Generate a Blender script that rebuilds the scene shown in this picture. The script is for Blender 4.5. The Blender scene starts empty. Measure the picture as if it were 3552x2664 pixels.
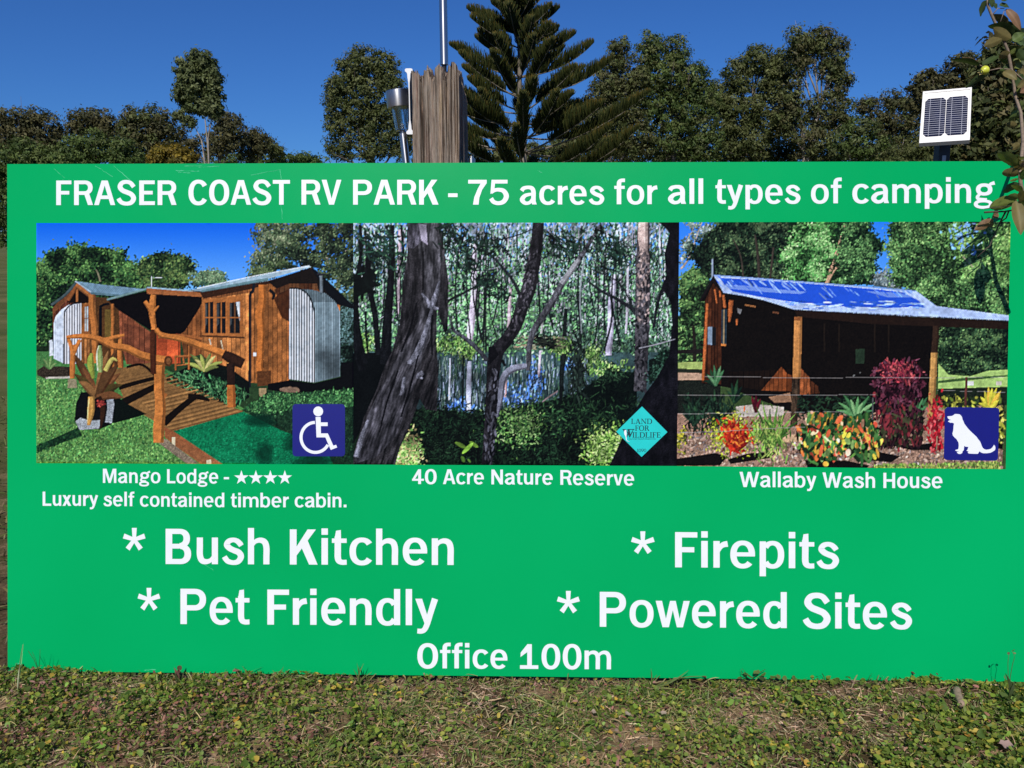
import bpy, bmesh, math, random
import numpy as np
from mathutils import Vector, Matrix, Euler

random.seed(7)
RNG = np.random.default_rng(7)
SC = bpy.context.scene
COL = SC.collection

# ------------------------------------------------------------------ camera
IMG_W, IMG_H, FOCAL = 3552.0, 2664.0, 2788.0          # photograph pixels
CAM_POS = np.array([1.23465, -1.72897, 1.00614])
CAM_YAW, CAM_PITCH, CAM_ROLL = -0.02181, math.radians(10.2), -0.00086
LEAN = 0.17191                                         # the board leans back on its post


def camera_axes(yaw, pitch, roll):
    fw = np.array([math.sin(yaw) * math.cos(pitch), math.cos(yaw) * math.cos(pitch), -math.sin(pitch)])
    r = np.array([math.cos(yaw), -math.sin(yaw), 0.0])
    u = np.cross(r, fw)
    c, s = math.cos(roll), math.sin(roll)
    return r * c + u * s, -r * s + u * c, fw


CR, CU, CF = camera_axes(CAM_YAW, CAM_PITCH, CAM_ROLL)
cam = bpy.data.cameras.new('camera')
cam.sensor_width = 36.0
cam.lens = FOCAL / IMG_W * 36.0
cam.clip_start = 0.02
cam.clip_end = 3000.0
cam_ob = bpy.data.objects.new('camera', cam)
COL.objects.link(cam_ob)
cam_ob.matrix_world = Matrix(((CR[0], CU[0], -CF[0], CAM_POS[0]), (CR[1], CU[1], -CF[1], CAM_POS[1]),
                              (CR[2], CU[2], -CF[2], CAM_POS[2]), (0, 0, 0, 1)))
SC.camera = cam_ob

# ------------------------------------------------------------------ sky, sun, exposure
SUN_ELEV, SUN_AZ = math.radians(43), math.radians(188.5)   # azimuth clockwise from +Y
world = bpy.data.worlds.new('World')
SC.world = world
world.use_nodes = True
wn = world.node_tree
sky = wn.nodes.new('ShaderNodeTexSky')
sky.sky_type = 'NISHITA'
sky.sun_disc = False
sky.sun_elevation = SUN_ELEV
sky.sun_rotation = SUN_AZ
sky.altitude = 0
sky.air_density = 1.0
sky.dust_density = 0.0
sky.ozone_density = 8.0
tint = wn.nodes.new('ShaderNodeMix')            # the camera's deep blue rendering of a clear winter sky
tint.data_type = 'RGBA'
tint.blend_type = 'MULTIPLY'
tint.inputs[0].default_value = 1.0
tint.inputs[7].default_value = (0.32, 0.60, 1.0, 1)
wn.links.new(sky.outputs['Color'], tint.inputs[6])
wn.links.new(tint.outputs[2], wn.nodes['Background'].inputs['Color'])
wn.nodes['Background'].inputs['Strength'].default_value = 0.08
sun = bpy.data.lights.new('sun', 'SUN')
sun.energy = 4.7
sun.angle = math.radians(0.5)
sun.color = (1.0, 0.94, 0.86)
sun_ob = bpy.data.objects.new('sun', sun)
COL.objects.link(sun_ob)
TO_SUN = Vector((math.sin(SUN_AZ) * math.cos(SUN_ELEV), math.cos(SUN_AZ) * math.cos(SUN_ELEV), math.sin(SUN_ELEV)))
sun_ob.rotation_euler = TO_SUN.to_track_quat('Z', 'Y').to_euler()
sun_ob.location = (-3, -8, 9)
SC.view_settings.view_transform = 'Standard'
SC.view_settings.look = 'None'
SC.view_settings.exposure = 0.0
SC.view_settings.gamma = 1.0
SC.view_settings.use_curve_mapping = False
SC.render.engine = 'CYCLES'
SC.cycles.max_bounces = 6
SC.cycles.transparent_max_bounces = 8


# ------------------------------------------------------------------ helpers
def ray(px, py):
    d = CF + CR * ((px - IMG_W / 2) / FOCAL) - CU * ((py - IMG_H / 2) / FOCAL)
    return d / np.linalg.norm(d)


def at(px, py, Y):
    """the point of the place seen at a photograph pixel, on the vertical plane y = Y"""
    d = ray(px, py)
    return CAM_POS + d * ((Y - CAM_POS[1]) / d[1])


def ground_at(px, py, z=0.0):
    d = ray(px, py)
    return CAM_POS + d * ((z - CAM_POS[2]) / d[2])


SN = np.array([0.0, -math.cos(LEAN), math.sin(LEAN)])   # normal of the board
SV = np.array([0.0, math.sin(LEAN), math.cos(LEAN)])


def on_board(px, py):
    """board coordinates (u to the right, v up along the sheet) of a photograph pixel"""
    d = ray(px, py)
    t = -np.dot(CAM_POS, SN) / np.dot(d, SN)
    p = CAM_POS + d * t
    return p[0], float(np.dot(p, SV))


def lin(c):
    c = np.asarray(c, float) / 255.0
    return np.where(c <= 0.04045, c / 12.92, ((c + 0.055) / 1.055) ** 2.4)


def link(o, parent=None):
    COL.objects.link(o)
    if parent is not None:
        o.parent = parent
    return o


def tag(o, label=None, cat=None, group=None, kind=None):
    if label:
        o['label'] = label
    if cat:
        o['category'] = cat
    if group:
        o['group'] = group
    if kind:
        o['kind'] = kind
    return o


def empty(name, loc=(0, 0, 0)):
    o = bpy.data.objects.new(name, None)
    o.empty_display_size = 0.05
    o.location = [float(x) for x in loc]
    COL.objects.link(o)
    return o


def mesh_ob(name, verts, faces, mat, parent=None, smooth=False, cols=None, local=None):
    """faces: list of index lists, or an (n,3)/(n,4) array.  verts are world points; local: the origin they are moved to"""
    v = np.asarray(verts, float).reshape(-1, 3)
    if local is None and parent is not None:
        local, q = np.zeros(3), parent
        while q is not None:
            local = local + np.array(q.location)
            q = q.parent
    if local is not None:
        v = v - np.asarray(local, float)
    me = bpy.data.meshes.new(name)
    if isinstance(faces, np.ndarray):
        n, k = faces.shape
        me.vertices.add(len(v))
        me.vertices.foreach_set('co', v.astype(np.float32).ravel())
        me.loops.add(n * k)
        me.loops.foreach_set('vertex_index', faces.astype(np.int32).ravel())
        me.polygons.add(n)
        me.polygons.foreach_set('loop_start', np.arange(0, n * k, k, dtype=np.int32))
        me.update(calc_edges=True)
    else:
        me.from_pydata([tuple(p) for p in v], [], [tuple(int(i) for i in f) for f in faces])
        me.update()
    if smooth:
        me.polygons.foreach_set('use_smooth', np.ones(len(me.polygons), bool))
    if cols is not None:
        a = me.color_attributes.new('Col', 'FLOAT_COLOR', 'POINT')
        c = np.ones((len(v), 4), np.float32)
        c[:, :3] = cols
        a.data.foreach_set('color', c.ravel())
    if mat is not None:
        me.materials.append(mat)
    o = bpy.data.objects.new(name, me)
    return link(o, parent)


class MB:
    """collects shapes for one mesh"""

    def __init__(self):
        self.v, self.f, self.c = [], [], []

    def add(self, v, f, col=None):
        b = len(self.v)
        self.v.extend([tuple(map(float, p)) for p in v])
        self.f.extend([tuple(i + b for i in q) for q in f])
        if col is not None:
            self.c.extend([tuple(col)] * len(v))

    def box(self, p0, p1, col=None):
        (a, b, c), (d, e, g) = p0, p1
        self.add([(a, b, c), (d, b, c), (d, e, c), (a, e, c), (a, b, g), (d, b, g), (d, e, g), (a, e, g)],
                 [(3, 2, 1, 0), (4, 5, 6, 7), (0, 1, 5, 4), (1, 2, 6, 5), (2, 3, 7, 6), (3, 0, 4, 7)], col)

    def tube(self, pts, rad, n=10, col=None, caps=True):
        pts = [np.asarray(p, float) for p in pts]
        rad = list(rad) if hasattr(rad, '__len__') else [rad] * len(pts)
        v, f = [], []
        ref = None
        for i, p in enumerate(pts):
            t = pts[min(i + 1, len(pts) - 1)] - pts[max(i - 1, 0)]
            t = t / (np.linalg.norm(t) + 1e-12)
            if ref is None:
                ref = np.cross(t, [0, 0, 1.0])
                if np.linalg.norm(ref) < 0.1:
                    ref = np.cross(t, [1.0, 0, 0])
            ref = ref - t * np.dot(ref, t)
            ref /= np.linalg.norm(ref)
            b = np.cross(t, ref)
            for k in range(n):
                a = 2 * math.pi * k / n
                v.append(p + rad[i] * (math.cos(a) * ref + math.sin(a) * b))
        for i in range(len(pts) - 1):
            for k in range(n):
                f.append((i * n + k, i * n + (k + 1) % n, (i + 1) * n + (k + 1) % n, (i + 1) * n + k))
        if caps:
            f.append(tuple(range(n))[::-1])
            f.append(tuple((len(pts) - 1) * n + k for k in range(n)))
        self.add(v, f, col)

    def lathe(self, base, axis, prof, n=32, col=None):
        """prof: list of (radius, height along axis) from base"""
        axis = np.asarray(axis, float)
        axis /= np.linalg.norm(axis)
        r = np.cross(axis, [0, 1.0, 0])
        r /= np.linalg.norm(r)
        b = np.cross(axis, r)
        v, f = [], []
        for (ra, h) in prof:
            for k in range(n):
                a = 2 * math.pi * k / n
                v.append(np.asarray(base) + axis * h + ra * (math.cos(a) * r + math.sin(a) * b))
        for i in range(len(prof) - 1):
            for k in range(n):
                f.append((i * n + k, i * n + (k + 1) % n, (i + 1) * n + (k + 1) % n, (i + 1) * n + k))
        self.add(v, f, col)

    def build(self, name, mat, parent=None, smooth=False):
        o = mesh_ob(name, self.v, self.f, mat, parent, smooth, cols=np.array(self.c) if self.c else None)
        return o


def auto_smooth(o, deg=35):
    me = o.data
    me.polygons.foreach_set('use_smooth', np.ones(len(me.polygons), bool))
    bm = bmesh.new()
    bm.from_mesh(me)
    for e in bm.edges:
        if len(e.link_faces) == 2 and e.calc_face_angle(0) > math.radians(deg):
            e.smooth = False
    bm.to_mesh(me)
    bm.free()


# ------------------------------------------------------------------ materials
def mat_new(name):
    m = bpy.data.materials.new(name)
    m.use_nodes = True
    nt = m.node_tree
    return m, nt, nt.nodes['Principled BSDF']


def N(nt, kind, **kw):
    n = nt.nodes.new(kind)
    for k, v in kw.items():
        if k in n.inputs.keys():
            n.inputs[k].default_value = v
        else:
            setattr(n, k, v)
    return n


def ramp(nt, stops):
    r = nt.nodes.new('ShaderNodeValToRGB')
    el = r.color_ramp.elements
    while len(el) < len(stops):
        el.new(0.5)
    for e, (p, c) in zip(el, stops):
        e.position = p
        e.color = (c[0], c[1], c[2], 1)
    return r


def plain(name, col, rough=0.5, metal=0.0, noise=0.0, scale=40, bump=0.0, spec=0.5):
    m, nt, b = mat_new(name)
    b.inputs['Roughness'].default_value = rough
    b.inputs['Metallic'].default_value = metal
    b.inputs['Specular IOR Level'].default_value = spec
    col = np.asarray(col, float)
    if noise > 0 or bump > 0:
        tc = N(nt, 'ShaderNodeTexCoord')
        nz = N(nt, 'ShaderNodeTexNoise', Scale=scale, Detail=5.0)
        nt.links.new(tc.outputs['Object'], nz.inputs['Vector'])
        rp = ramp(nt, [(0.25, col * (1 - noise)), (0.75, np.minimum(col * (1 + noise), 1))])
        nt.links.new(nz.outputs['Fac'], rp.inputs['Fac'])
        nt.links.new(rp.outputs['Color'], b.inputs['Base Color'])
        if bump > 0:
            bp = N(nt, 'ShaderNodeBump', Strength=bump, Distance=0.002)
            nt.links.new(nz.outputs['Fac'], bp.inputs['Height'])
            nt.links.new(bp.outputs['Normal'], b.inputs['Normal'])
    else:
        b.inputs['Base Color'].default_value = (*col, 1)
    return m


def leafy(name, trans=0.25, rough=0.45, gain=1.0, spec=0.4):
    """leaf material: colour of each leaf from its own attribute, some light through the blade"""
    m, nt, b = mat_new(name)
    a = N(nt, 'ShaderNodeAttribute', attribute_name='Col')
    b.inputs['Roughness'].default_value = rough
    b.inputs['Specular IOR Level'].default_value = spec
    nt.links.new(a.outputs['Color'], b.inputs['Base Color'])
    tr = N(nt, 'ShaderNodeBsdfTranslucent')
    hs = N(nt, 'ShaderNodeHueSaturation', Saturation=1.15, Value=1.3)
    nt.links.new(a.outputs['Color'], hs.inputs['Color'])
    nt.links.new(hs.outputs['Color'], tr.inputs['Color'])
    mx = N(nt, 'ShaderNodeMixShader')
    mx.inputs[0].default_value = trans
    nt.links.new(b.outputs[0], mx.inputs[1])
    nt.links.new(tr.outputs[0], mx.inputs[2])
    nt.links.new(mx.outputs[0], nt.nodes['Material Output'].inputs['Surface'])
    return m


M_FOLIAGE = leafy('tree_foliage', 0.25, 0.6, spec=0.2)
M_WEED = leafy('weed_leaf', 0.25, 0.55, spec=0.25)
M_GUAVA = leafy('guava_leaf', 0.25, 0.5, spec=0.22)


# ------------------------------------------------------------------ value noise
def vnoise(x, y, seed=0):
    def h(i, j):
        n = (i * 374761393 + j * 668265263 + seed * 982451653) & 0x7fffffff
        n = ((n ^ (n >> 13)) * 1274126177) & 0x7fffffff
        return ((n ^ (n >> 16)) & 0xffff) / 65535.0
    x, y = np.asarray(x, float), np.asarray(y, float)
    i, j = np.floor(x).astype(np.int64), np.floor(y).astype(np.int64)
    fx, fy = x - i, y - j
    fx, fy = fx * fx * (3 - 2 * fx), fy * fy * (3 - 2 * fy)
    return (h(i, j) * (1 - fx) + h(i + 1, j) * fx) * (1 - fy) + (h(i, j + 1) * (1 - fx) + h(i + 1, j + 1) * fx) * fy


def fbm(x, y, seed=0, o=4):
    s, a, t = 0.0, 0.5, 0.0
    for k in range(o):
        s = s + a * vnoise(x * 2 ** k, y * 2 ** k, seed + k)
        t += a
        a *= .5
    return s / t



# ------------------------------------------------------------------ the board: sheet and lettering
def board_pt(u, v, h=0.0):
    return np.array([u, 0.0, 0.0]) + SV * v + SN * h


def board_px(px, py, h=0.0):
    u, v = on_board(px, py)
    return board_pt(u, v, h)


def green_material():
    m, nt, b = mat_new('green_gloss_sheet')
    tc = N(nt, 'ShaderNodeTexCoord')
    nz = N(nt, 'ShaderNodeTexNoise', Scale=1.6, Detail=3.0)
    nt.links.new(tc.outputs['Object'], nz.inputs['Vector'])
    rp = ramp(nt, [(0.3, (0.0, 0.315, 0.088)), (0.7, (0.0, 0.350, 0.104))])
    nt.links.new(nz.outputs['Fac'], rp.inputs['Fac'])
    sp = N(nt, 'ShaderNodeTexNoise', Scale=260.0, Detail=1.0)     # specks of dirt
    nt.links.new(tc.outputs['Object'], sp.inputs['Vector'])
    sr = ramp(nt, [(0.0, (0.55, 0.5, 0.45)), (0.22, (1, 1, 1))])
    nt.links.new(sp.outputs['Fac'], sr.inputs['Fac'])
    mx = N(nt, 'ShaderNodeMix', data_type='RGBA', blend_type='MULTIPLY')
    mx.inputs[0].default_value = 1.0
    nt.links.new(rp.outputs['Color'], mx.inputs[6])
    nt.links.new(sr.outputs['Color'], mx.inputs[7])
    nt.links.new(mx.outputs[2], b.inputs['Base Color'])
    rn = N(nt, 'ShaderNodeTexNoise', Scale=9.0, Detail=6.0, Roughness=0.7)
    nt.links.new(tc.outputs['Object'], rn.inputs['Vector'])
    mr = N(nt, 'ShaderNodeMapRange')
    mr.inputs[3].default_value = 0.24
    mr.inputs[4].default_value = 0.36
    nt.links.new(rn.outputs['Fac'], mr.inputs[0])
    nt.links.new(mr.outputs[0], b.inputs['Roughness'])
    b.inputs['Specular IOR Level'].default_value = 0.12
    bn = N(nt, 'ShaderNodeTexNoise', Scale=3.0, Detail=2.0)
    nt.links.new(tc.outputs['Object'], bn.inputs['Vector'])
    bp = N(nt, 'ShaderNodeBump', Strength=0.12, Distance=0.01)
    nt.links.new(bn.outputs['Fac'], bp.inputs['Height'])
    nt.links.new(bp.outputs['Normal'], b.inputs['Normal'])
    return m


M_GREEN = green_material()
M_WHITE = plain('white_vinyl', (0.72, 0.755, 0.81), 0.35, noise=0.03, scale=30)
M_EDGE = plain('sheet_edge', (0.42, 0.46, 0.44), 0.5, noise=0.1)
M_SCRATCH = plain('pale_scratch', (0.07, 0.50, 0.27), 0.6, noise=0.2, scale=400)

BOARD_ORG = np.array([1.2, 0.0, 0.0])
board = tag(empty('sign_board', BOARD_ORG),
            'large green sign board with white lettering and three photos, leaning on wooden post', 'sign')


def make_panel():
    nu, nv = 48, 24
    th = 0.004
    V, F = [], []
    for s in (0, 1):
        for j in range(nv + 1):
            for i in range(nu + 1):
                V.append(board_pt(2.4 * i / nu, 1.2 * j / nv, -th * s))
    k = (nu + 1) * (nv + 1)
    for j in range(nv):
        for i in range(nu):
            a = j * (nu + 1) + i
            F.append((a, a + 1, a + nu + 2, a + nu + 1))
            F.append((k + a, k + a + nu + 1, k + a + nu + 2, k + a + 1))
    for i in range(nu):
        F.append((i, k + i, k + i + 1, i + 1))
        a = nv * (nu + 1) + i
        F.append((a, a + 1, k + a + 1, k + a))
    for j in range(nv):
        a = j * (nu + 1)
        F.append((a, a + nu + 1, k + a + nu + 1, k + a))
        a += nu
        F.append((a, k + a, k + a + nu + 1, a + nu + 1))
    o = mesh_ob('panel', V, F, M_GREEN, board)
    o.data.materials.append(M_EDGE)
    for p in o.data.polygons:
        if p.index >= 2 * nu * nv:
            p.material_index = 1
    return o


make_panel()

# --- a gothic sans alphabet drawn stroke by stroke (cap height 1) ---------------------------------


def smooth_line(pts, k=7):
    P = np.array(pts, float)
    Q = np.vstack([2 * P[0] - P[1], P, 2 * P[-1] - P[-2]])
    out = []
    for i in range(1, len(Q) - 2):
        for t in np.arange(k) / k:
            a, b, c, d = Q[i - 1], Q[i], Q[i + 1], Q[i + 2]
            out.append(0.5 * (2 * b + (c - a) * t + (2 * a - 5 * b + 4 * c - d) * t * t + (3 * b - a - 3 * c + d) * t ** 3))
    out.append(P[-1])
    return np.array(out)


def g_stroke(pts, k=7):
    L = smooth_line(pts, k)
    xy, w = L[:, :2], L[:, 2] / 2
    t = np.gradient(xy, axis=0)
    t /= np.linalg.norm(t, axis=1)[:, None] + 1e-9
    n = np.stack([-t[:, 1], t[:, 0]], 1)
    a, b = xy + n * w[:, None], xy - n * w[:, None]
    m = len(xy)
    return np.vstack([a, b]), [(i, i + m, i + 1 + m, i + 1) for i in range(m - 1)]


def g_ring(cx, cy, ro, so, ri, si, a0=0, a1=360, e=2.25, n=48):
    m = max(8, int(n * abs(a1 - a0) / 360))
    th = np.radians(np.linspace(a0, a1, m + 1))

    def sup(rx, ry):
        c, s = np.cos(th), np.sin(th)
        return np.stack([cx + rx * np.sign(c) * np.abs(c) ** (2 / e), cy + ry * np.sign(s) * np.abs(s) ** (2 / e)], 1)
    v = np.vstack([sup(ro, so), sup(ri, si)])
    return v, [(i, i + 1, i + 2 + m, i + 1 + m) for i in range(m)]


def g_poly(p):
    return np.array(p, float), [tuple(range(len(p)))]


def g_rect(a, b, c, d):
    return g_poly([(a, b), (c, b), (c, d), (a, d)])


def R(*a, **k): return g_ring(*a, **k)
def S(*p): return g_stroke(p)
def P(*p): return g_poly(p)
def B(*a): return g_rect(*a)


XH = 0.755
ARCH = [(.10, .50, .09), (.20, .635, .115), (.34, .685, .145), (.475, .635, .17), (.53, .48, .175), (.53, .2, .175), (.53, 0, .175)]


def shift(p, dx):
    return [(a + dx, b, c) for a, b, c in p]


ARCH2 = [(.10, .50, .09), (.20, .635, .115), (.345, .685, .145), (.485, .635, .17), (.545, .48, .175), (.545, .2, .175), (.545, 0, .175)]
GLYPH = {
    'F': (.62, [B(0, 0, .19, 1), B(.19, .85, .62, 1), B(.19, .43, .535, .575)]),
    'E': (.64, [B(0, 0, .19, 1), B(.19, .85, .63, 1), B(.19, .43, .55, .575), B(.19, 0, .64, .15)]),
    'L': (.625, [B(0, 0, .19, 1), B(.19, 0, .625, .155)]),
    'T': (.72, [B(0, .85, .72, 1), B(.265, 0, .455, .85)]),
    'H': (.765, [B(0, 0, .19, 1), B(.575, 0, .765, 1), B(.19, .42, .575, .575)]),
    'A': (.86, [P((0, 0), (.19, 0), (.43, .80), (.67, 0), (.86, 0), (.555, 1), (.305, 1)), P((.24, .245), (.62, .245), (.58, .39), (.28, .39))]),
    'V': (.80, [P((0, 1), (.30, 0), (.50, 0), (.80, 1), (.61, 1), (.405, .24), (.2, 1))]),
    'W': (1.28, [P((0, 1), (.26, 0), (.47, 0), (.64, .68), (.81, 0), (1.02, 0), (1.28, 1), (1.09, 1), (.92, .28), (.74, 1), (.54, 1), (.36, .28), (.2, 1))]),
    'M': (.98, [P((0, 0), (.175, 0), (.175, .72), (.41, 0), (.57, 0), (.805, .72), (.805, 0), (.98, 0), (.98, 1), (.72, 1), (.49, .30), (.26, 1), (0, 1))]),
    'N': (.77, [P((0, 0), (.175, 0), (.175, .67), (.585, 0), (.77, 0), (.77, 1), (.595, 1), (.595, .36), (.2, 1), (0, 1))]),
    'K': (.783, [B(0, 0, .19, 1), P((.185, .50), (.185, .25), (.735, 1), (.50, 1)), P((.34, .46), (.545, 0), (.783, 0), (.50, .69))]),
    'P': (.766, [B(0, 0, .19, 1), B(.19, .85, .42, 1), B(.19, .387, .42, .535), R(.42, .6935, .345, .3065, .155, .157, -90, 90)]),
    'R': (.775, [B(0, 0, .19, 1), B(.19, .85, .42, 1), B(.19, .415, .42, .56), R(.42, .7075, .34, .2925, .15, .147, -90, 90), P((.42, .44), (.57, 0), (.775, 0), (.62, .46))]),
    'B': (.735, [B(0, 0, .19, 1), B(.19, .855, .40, 1), B(.19, .44, .41, .575), B(.19, 0, .42, .145), R(.40, .7275, .30, .2725, .115, .13, -90, 90), R(.42, .287, .315, .287, .125, .142, -90, 90)]),
    'C': (.766, [R(.42, .5, .42, .52, .21, .365, 34, 326)]),
    'O': (.842, [R(.421, .5, .421, .52, .211, .365)]),
    'S': (.80, [S((.70, .735, .17), (.655, .80, .175), (.56, .905, .165), (.40, .945, .155), (.22, .90, .175), (.14, .745, .2), (.24, .60, .19), (.42, .52, .19), (.60, .435, .19), (.695, .275, .2), (.60, .105, .18), (.41, .055, .155), (.22, .095, .165), (.12, .19, .18), (.075, .27, .17))]),
    'a': (.684, [S((.075, .555, .17), (.15, .655, .155), (.33, .695, .14), (.49, .655, .17), (.55, .52, .18), (.55, .3, .18), (.55, .12, .18)), S((.52, .425, .11), (.36, .405, .13), (.20, .35, .155), (.095, .205, .19), (.17, .085, .16), (.28, .05, .135), (.41, .09, .13), (.52, .23, .12)), P((.462, .13), (.50, 0), (.684, 0), (.64, .13))]),
    'b': (.684, [B(0, 0, .175, 1.03), R(.36, .375, .325, .395, .15, .268, -143, 143)]),
    'c': (.62, [R(.35, .377, .35, .397, .17, .262, 38, 322)]),
    'd': (.684, [B(.509, 0, .684, 1.03), R(.324, .375, .325, .395, .15, .268, 37, 323)]),
    'e': (.688, [R(.345, .377, .345, .397, .17, .265, -5, 318), B(.14, .325, .685, .44)]),
    'f': (.43, [S((.19, 0, .18), (.19, .4, .18), (.19, .80, .18), (.215, .915, .17), (.30, .965, .145), (.43, .968, .145)), B(0, .62, .42, .745)]),
    'g': (.80, [R(.40, .535, .315, .245, .145, .115), S((.56, .66, .10), (.66, .755, .12), (.80, .80, .145)), S((.235, .35, .10), (.14, .24, .13), (.18, .155, .13), (.34, .125, .14), (.5, .115, .14)), R(.365, -.055, .365, .185, .215, .072)]),
    'h': (.6175, [B(0, 0, .175, 1.03), S(*ARCH)]),
    'i': (.18, [B(0, 0, .18, XH), B(0, .85, .18, 1.03)]),
    'l': (.18, [B(0, 0, .18, 1.03)]),
    'm': (1.09, [B(0, 0, .175, XH), S(*ARCH2), S(*shift(ARCH2, .457))]),
    'n': (.6175, [B(0, 0, .175, XH), S(*ARCH)]),
    'o': (.70, [R(.35, .377, .35, .397, .175, .265)]),
    'p': (.684, [B(0, -.235, .175, XH), R(.36, .377, .325, .395, .15, .268, -143, 143)]),
    'r': (.396, [B(0, 0, .175, XH), S((.11, .42, .09), (.19, .58, .13), (.28, .655, .155), (.396, .678, .165))]),
    's': (.61, [S((.545, .525, .145), (.51, .58, .155), (.43, .655, .145), (.32, .69, .13), (.19, .655, .15), (.13, .55, .17), (.21, .455, .165), (.33, .395, .16), (.47, .335, .17), (.535, .22, .175), (.46, .085, .155), (.32, .045, .13), (.17, .08, .145), (.095, .155, .155), (.06, .215, .145))]),
    't': (.42, [P((.075, .745), (.255, .745), (.25, .985), (.115, .965)), S((.165, .80, .18), (.165, .45, .18), (.165, .22, .18), (.195, .115, .17), (.28, .068, .145), (.415, .07, .14)), B(0, .62, .415, .745)]),
    'u': (.605, [B(.43, 0, .605, XH), S((.0875, XH, .175), (.0875, .5, .175), (.0875, .27, .175), (.14, .115, .17), (.26, .07, .145), (.40, .115, .115), (.50, .25, .09))]),
    'v': (.65, [P((0, XH), (.235, 0), (.42, 0), (.65, XH), (.47, XH), (.33, .21), (.19, XH))]),
    'w': (.995, [P((0, XH), (.20, 0), (.385, 0), (.50, .49), (.62, 0), (.795, 0), (.995, XH), (.815, XH), (.70, .24), (.585, XH), (.42, XH), (.30, .24), (.185, XH))]),
    'x': (.63, [P((0, XH), (.415, 0), (.63, 0), (.215, XH)), P((0, 0), (.20, 0), (.62, XH), (.415, XH))]),
    'y': (.655, [P((0, XH), (.285, 0), (.40, .10), (.195, XH)), S((.565, XH, .178), (.44, .36, .165), (.35, .06, .16), (.27, -.115, .15), (.18, -.17, .14), (.06, -.165, .14))]),
    '7': (.73, [B(0, .85, .73, 1), P((.73, .87), (.49, .85), (.37, .62), (.24, .3), (.19, 0), (.41, 0), (.44, .28), (.55, .6))]),
    '5': (.79, [B(.10, .85, .73, 1), P((.10, .99), (.055, .43), (.20, .50), (.25, .99)), S((.085, .475, .11), (.22, .575, .14), (.38, .60, .15), (.58, .545, .18), (.685, .34, .2), (.58, .125, .18), (.37, .055, .155), (.18, .11, .165), (.08, .25, .17))]),
    '4': (.775, [B(.40, 0, .585, 1), B(0, .22, .775, .355), P((0, .30), (.165, .30), (.5, .83), (.5, 1), (.40, 1))]),
    '0': (.77, [R(.385, .5, .385, .52, .185, .375)]),
    '1': (.756, [B(0, 0, .756, .145), B(.30, .1, .488, 1), P((.02, .48), (.40, .75), (.40, 1), (.30, .99), (.03, .66))]),
    '-': (.377, [B(0, .30, .377, .45)]),
    '.': (.2, [B(0, 0, .2, .19)]),
}


def ast():
    out = []
    for k in range(5):
        a = math.radians(90 + 72 * k)
        d, n = np.array([math.cos(a), math.sin(a)]), np.array([-math.sin(a), math.cos(a)])
        c = np.array([.32, .69])
        out.append(g_poly([c - n * .05, c + n * .05, c + d * .33 + n * .072, c + d * .33 - n * .072][::-1]))
    return out


GLYPH['*'] = (.64, ast())
BEAR = {}
for ch in GLYPH:
    l = r = .08
    if ch in 'COceodq0gb':
        l = .055
    if ch in 'COcobpeDP0':
        r = .05
    if ch in 'AVWvwxyT47':
        l = r = .012
    if ch in 'tfr':
        l, r = (.08 if ch == 'r' else .035), .02
    if ch in 'Ss':
        l = r = .045
    if ch in 'KRFLE':
        r = .03
    if ch in 'a':
        l, r = .05, .05
    if ch in 'g':
        l, r = .03, .0
    BEAR[ch] = (l, r)


def layers_mesh(name, shapes, mat, parent, to_world, h0=0.0005, dh=0.00012):
    """shapes: list of (2-D verts, faces); every shape lies on a film of its own, so none shares a plane with its neighbour"""
    V, F = [], []
    for i, (v, f, lay) in enumerate(shapes):
        b = len(V)
        V.extend([to_world(p[0], p[1], h0 + dh * lay) for p in v])
        F.extend([tuple(b + k for k in q) for q in f])
    me = mesh_ob(name, V, F, mat, parent)
    # face the shapes outwards from the board
    me.data.update()
    flip = [p.index for p in me.data.polygons if p.normal.dot(Vector(SN)) < 0]
    if flip:
        bm = bmesh.new()
        bm.from_mesh(me.data)
        bm.faces.ensure_lookup_table()
        bmesh.ops.reverse_faces(bm, faces=[bm.faces[i] for i in flip])
        bm.to_mesh(me.data)
        bm.free()
    return me


def word_shapes(text, x0, x1, y0, y1, cap):
    """lay a word out between two photograph columns on a base line"""
    pos, x = [], 0.0
    for i, ch in enumerate(text):
        w, _ = GLYPH[ch]
        if i > 0:
            x += BEAR[text[i - 1]][1] + BEAR[ch][0]
        pos.append((ch, x))
        x += w
    k = (x1 - x0) / x
    out = []
    for ch, gx in pos:
        for j, (v, f) in enumerate(GLYPH[ch][1]):
            vv = np.zeros((len(v), 2))
            vv[:, 0] = x0 + (v[:, 0] + gx) * k
            vv[:, 1] = (y0 + (y1 - y0) * (v[:, 0] + gx) / x) - v[:, 1] * cap
            out.append((vv, f, j))
    return out


def word_letters(text, *a):
    out, k = [], 0
    sh = word_shapes(text, *a)
    for ch in text:
        n = len(GLYPH[ch][1])
        out.append((ch, sh[k:k + n]))
        k += n
    return out


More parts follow.
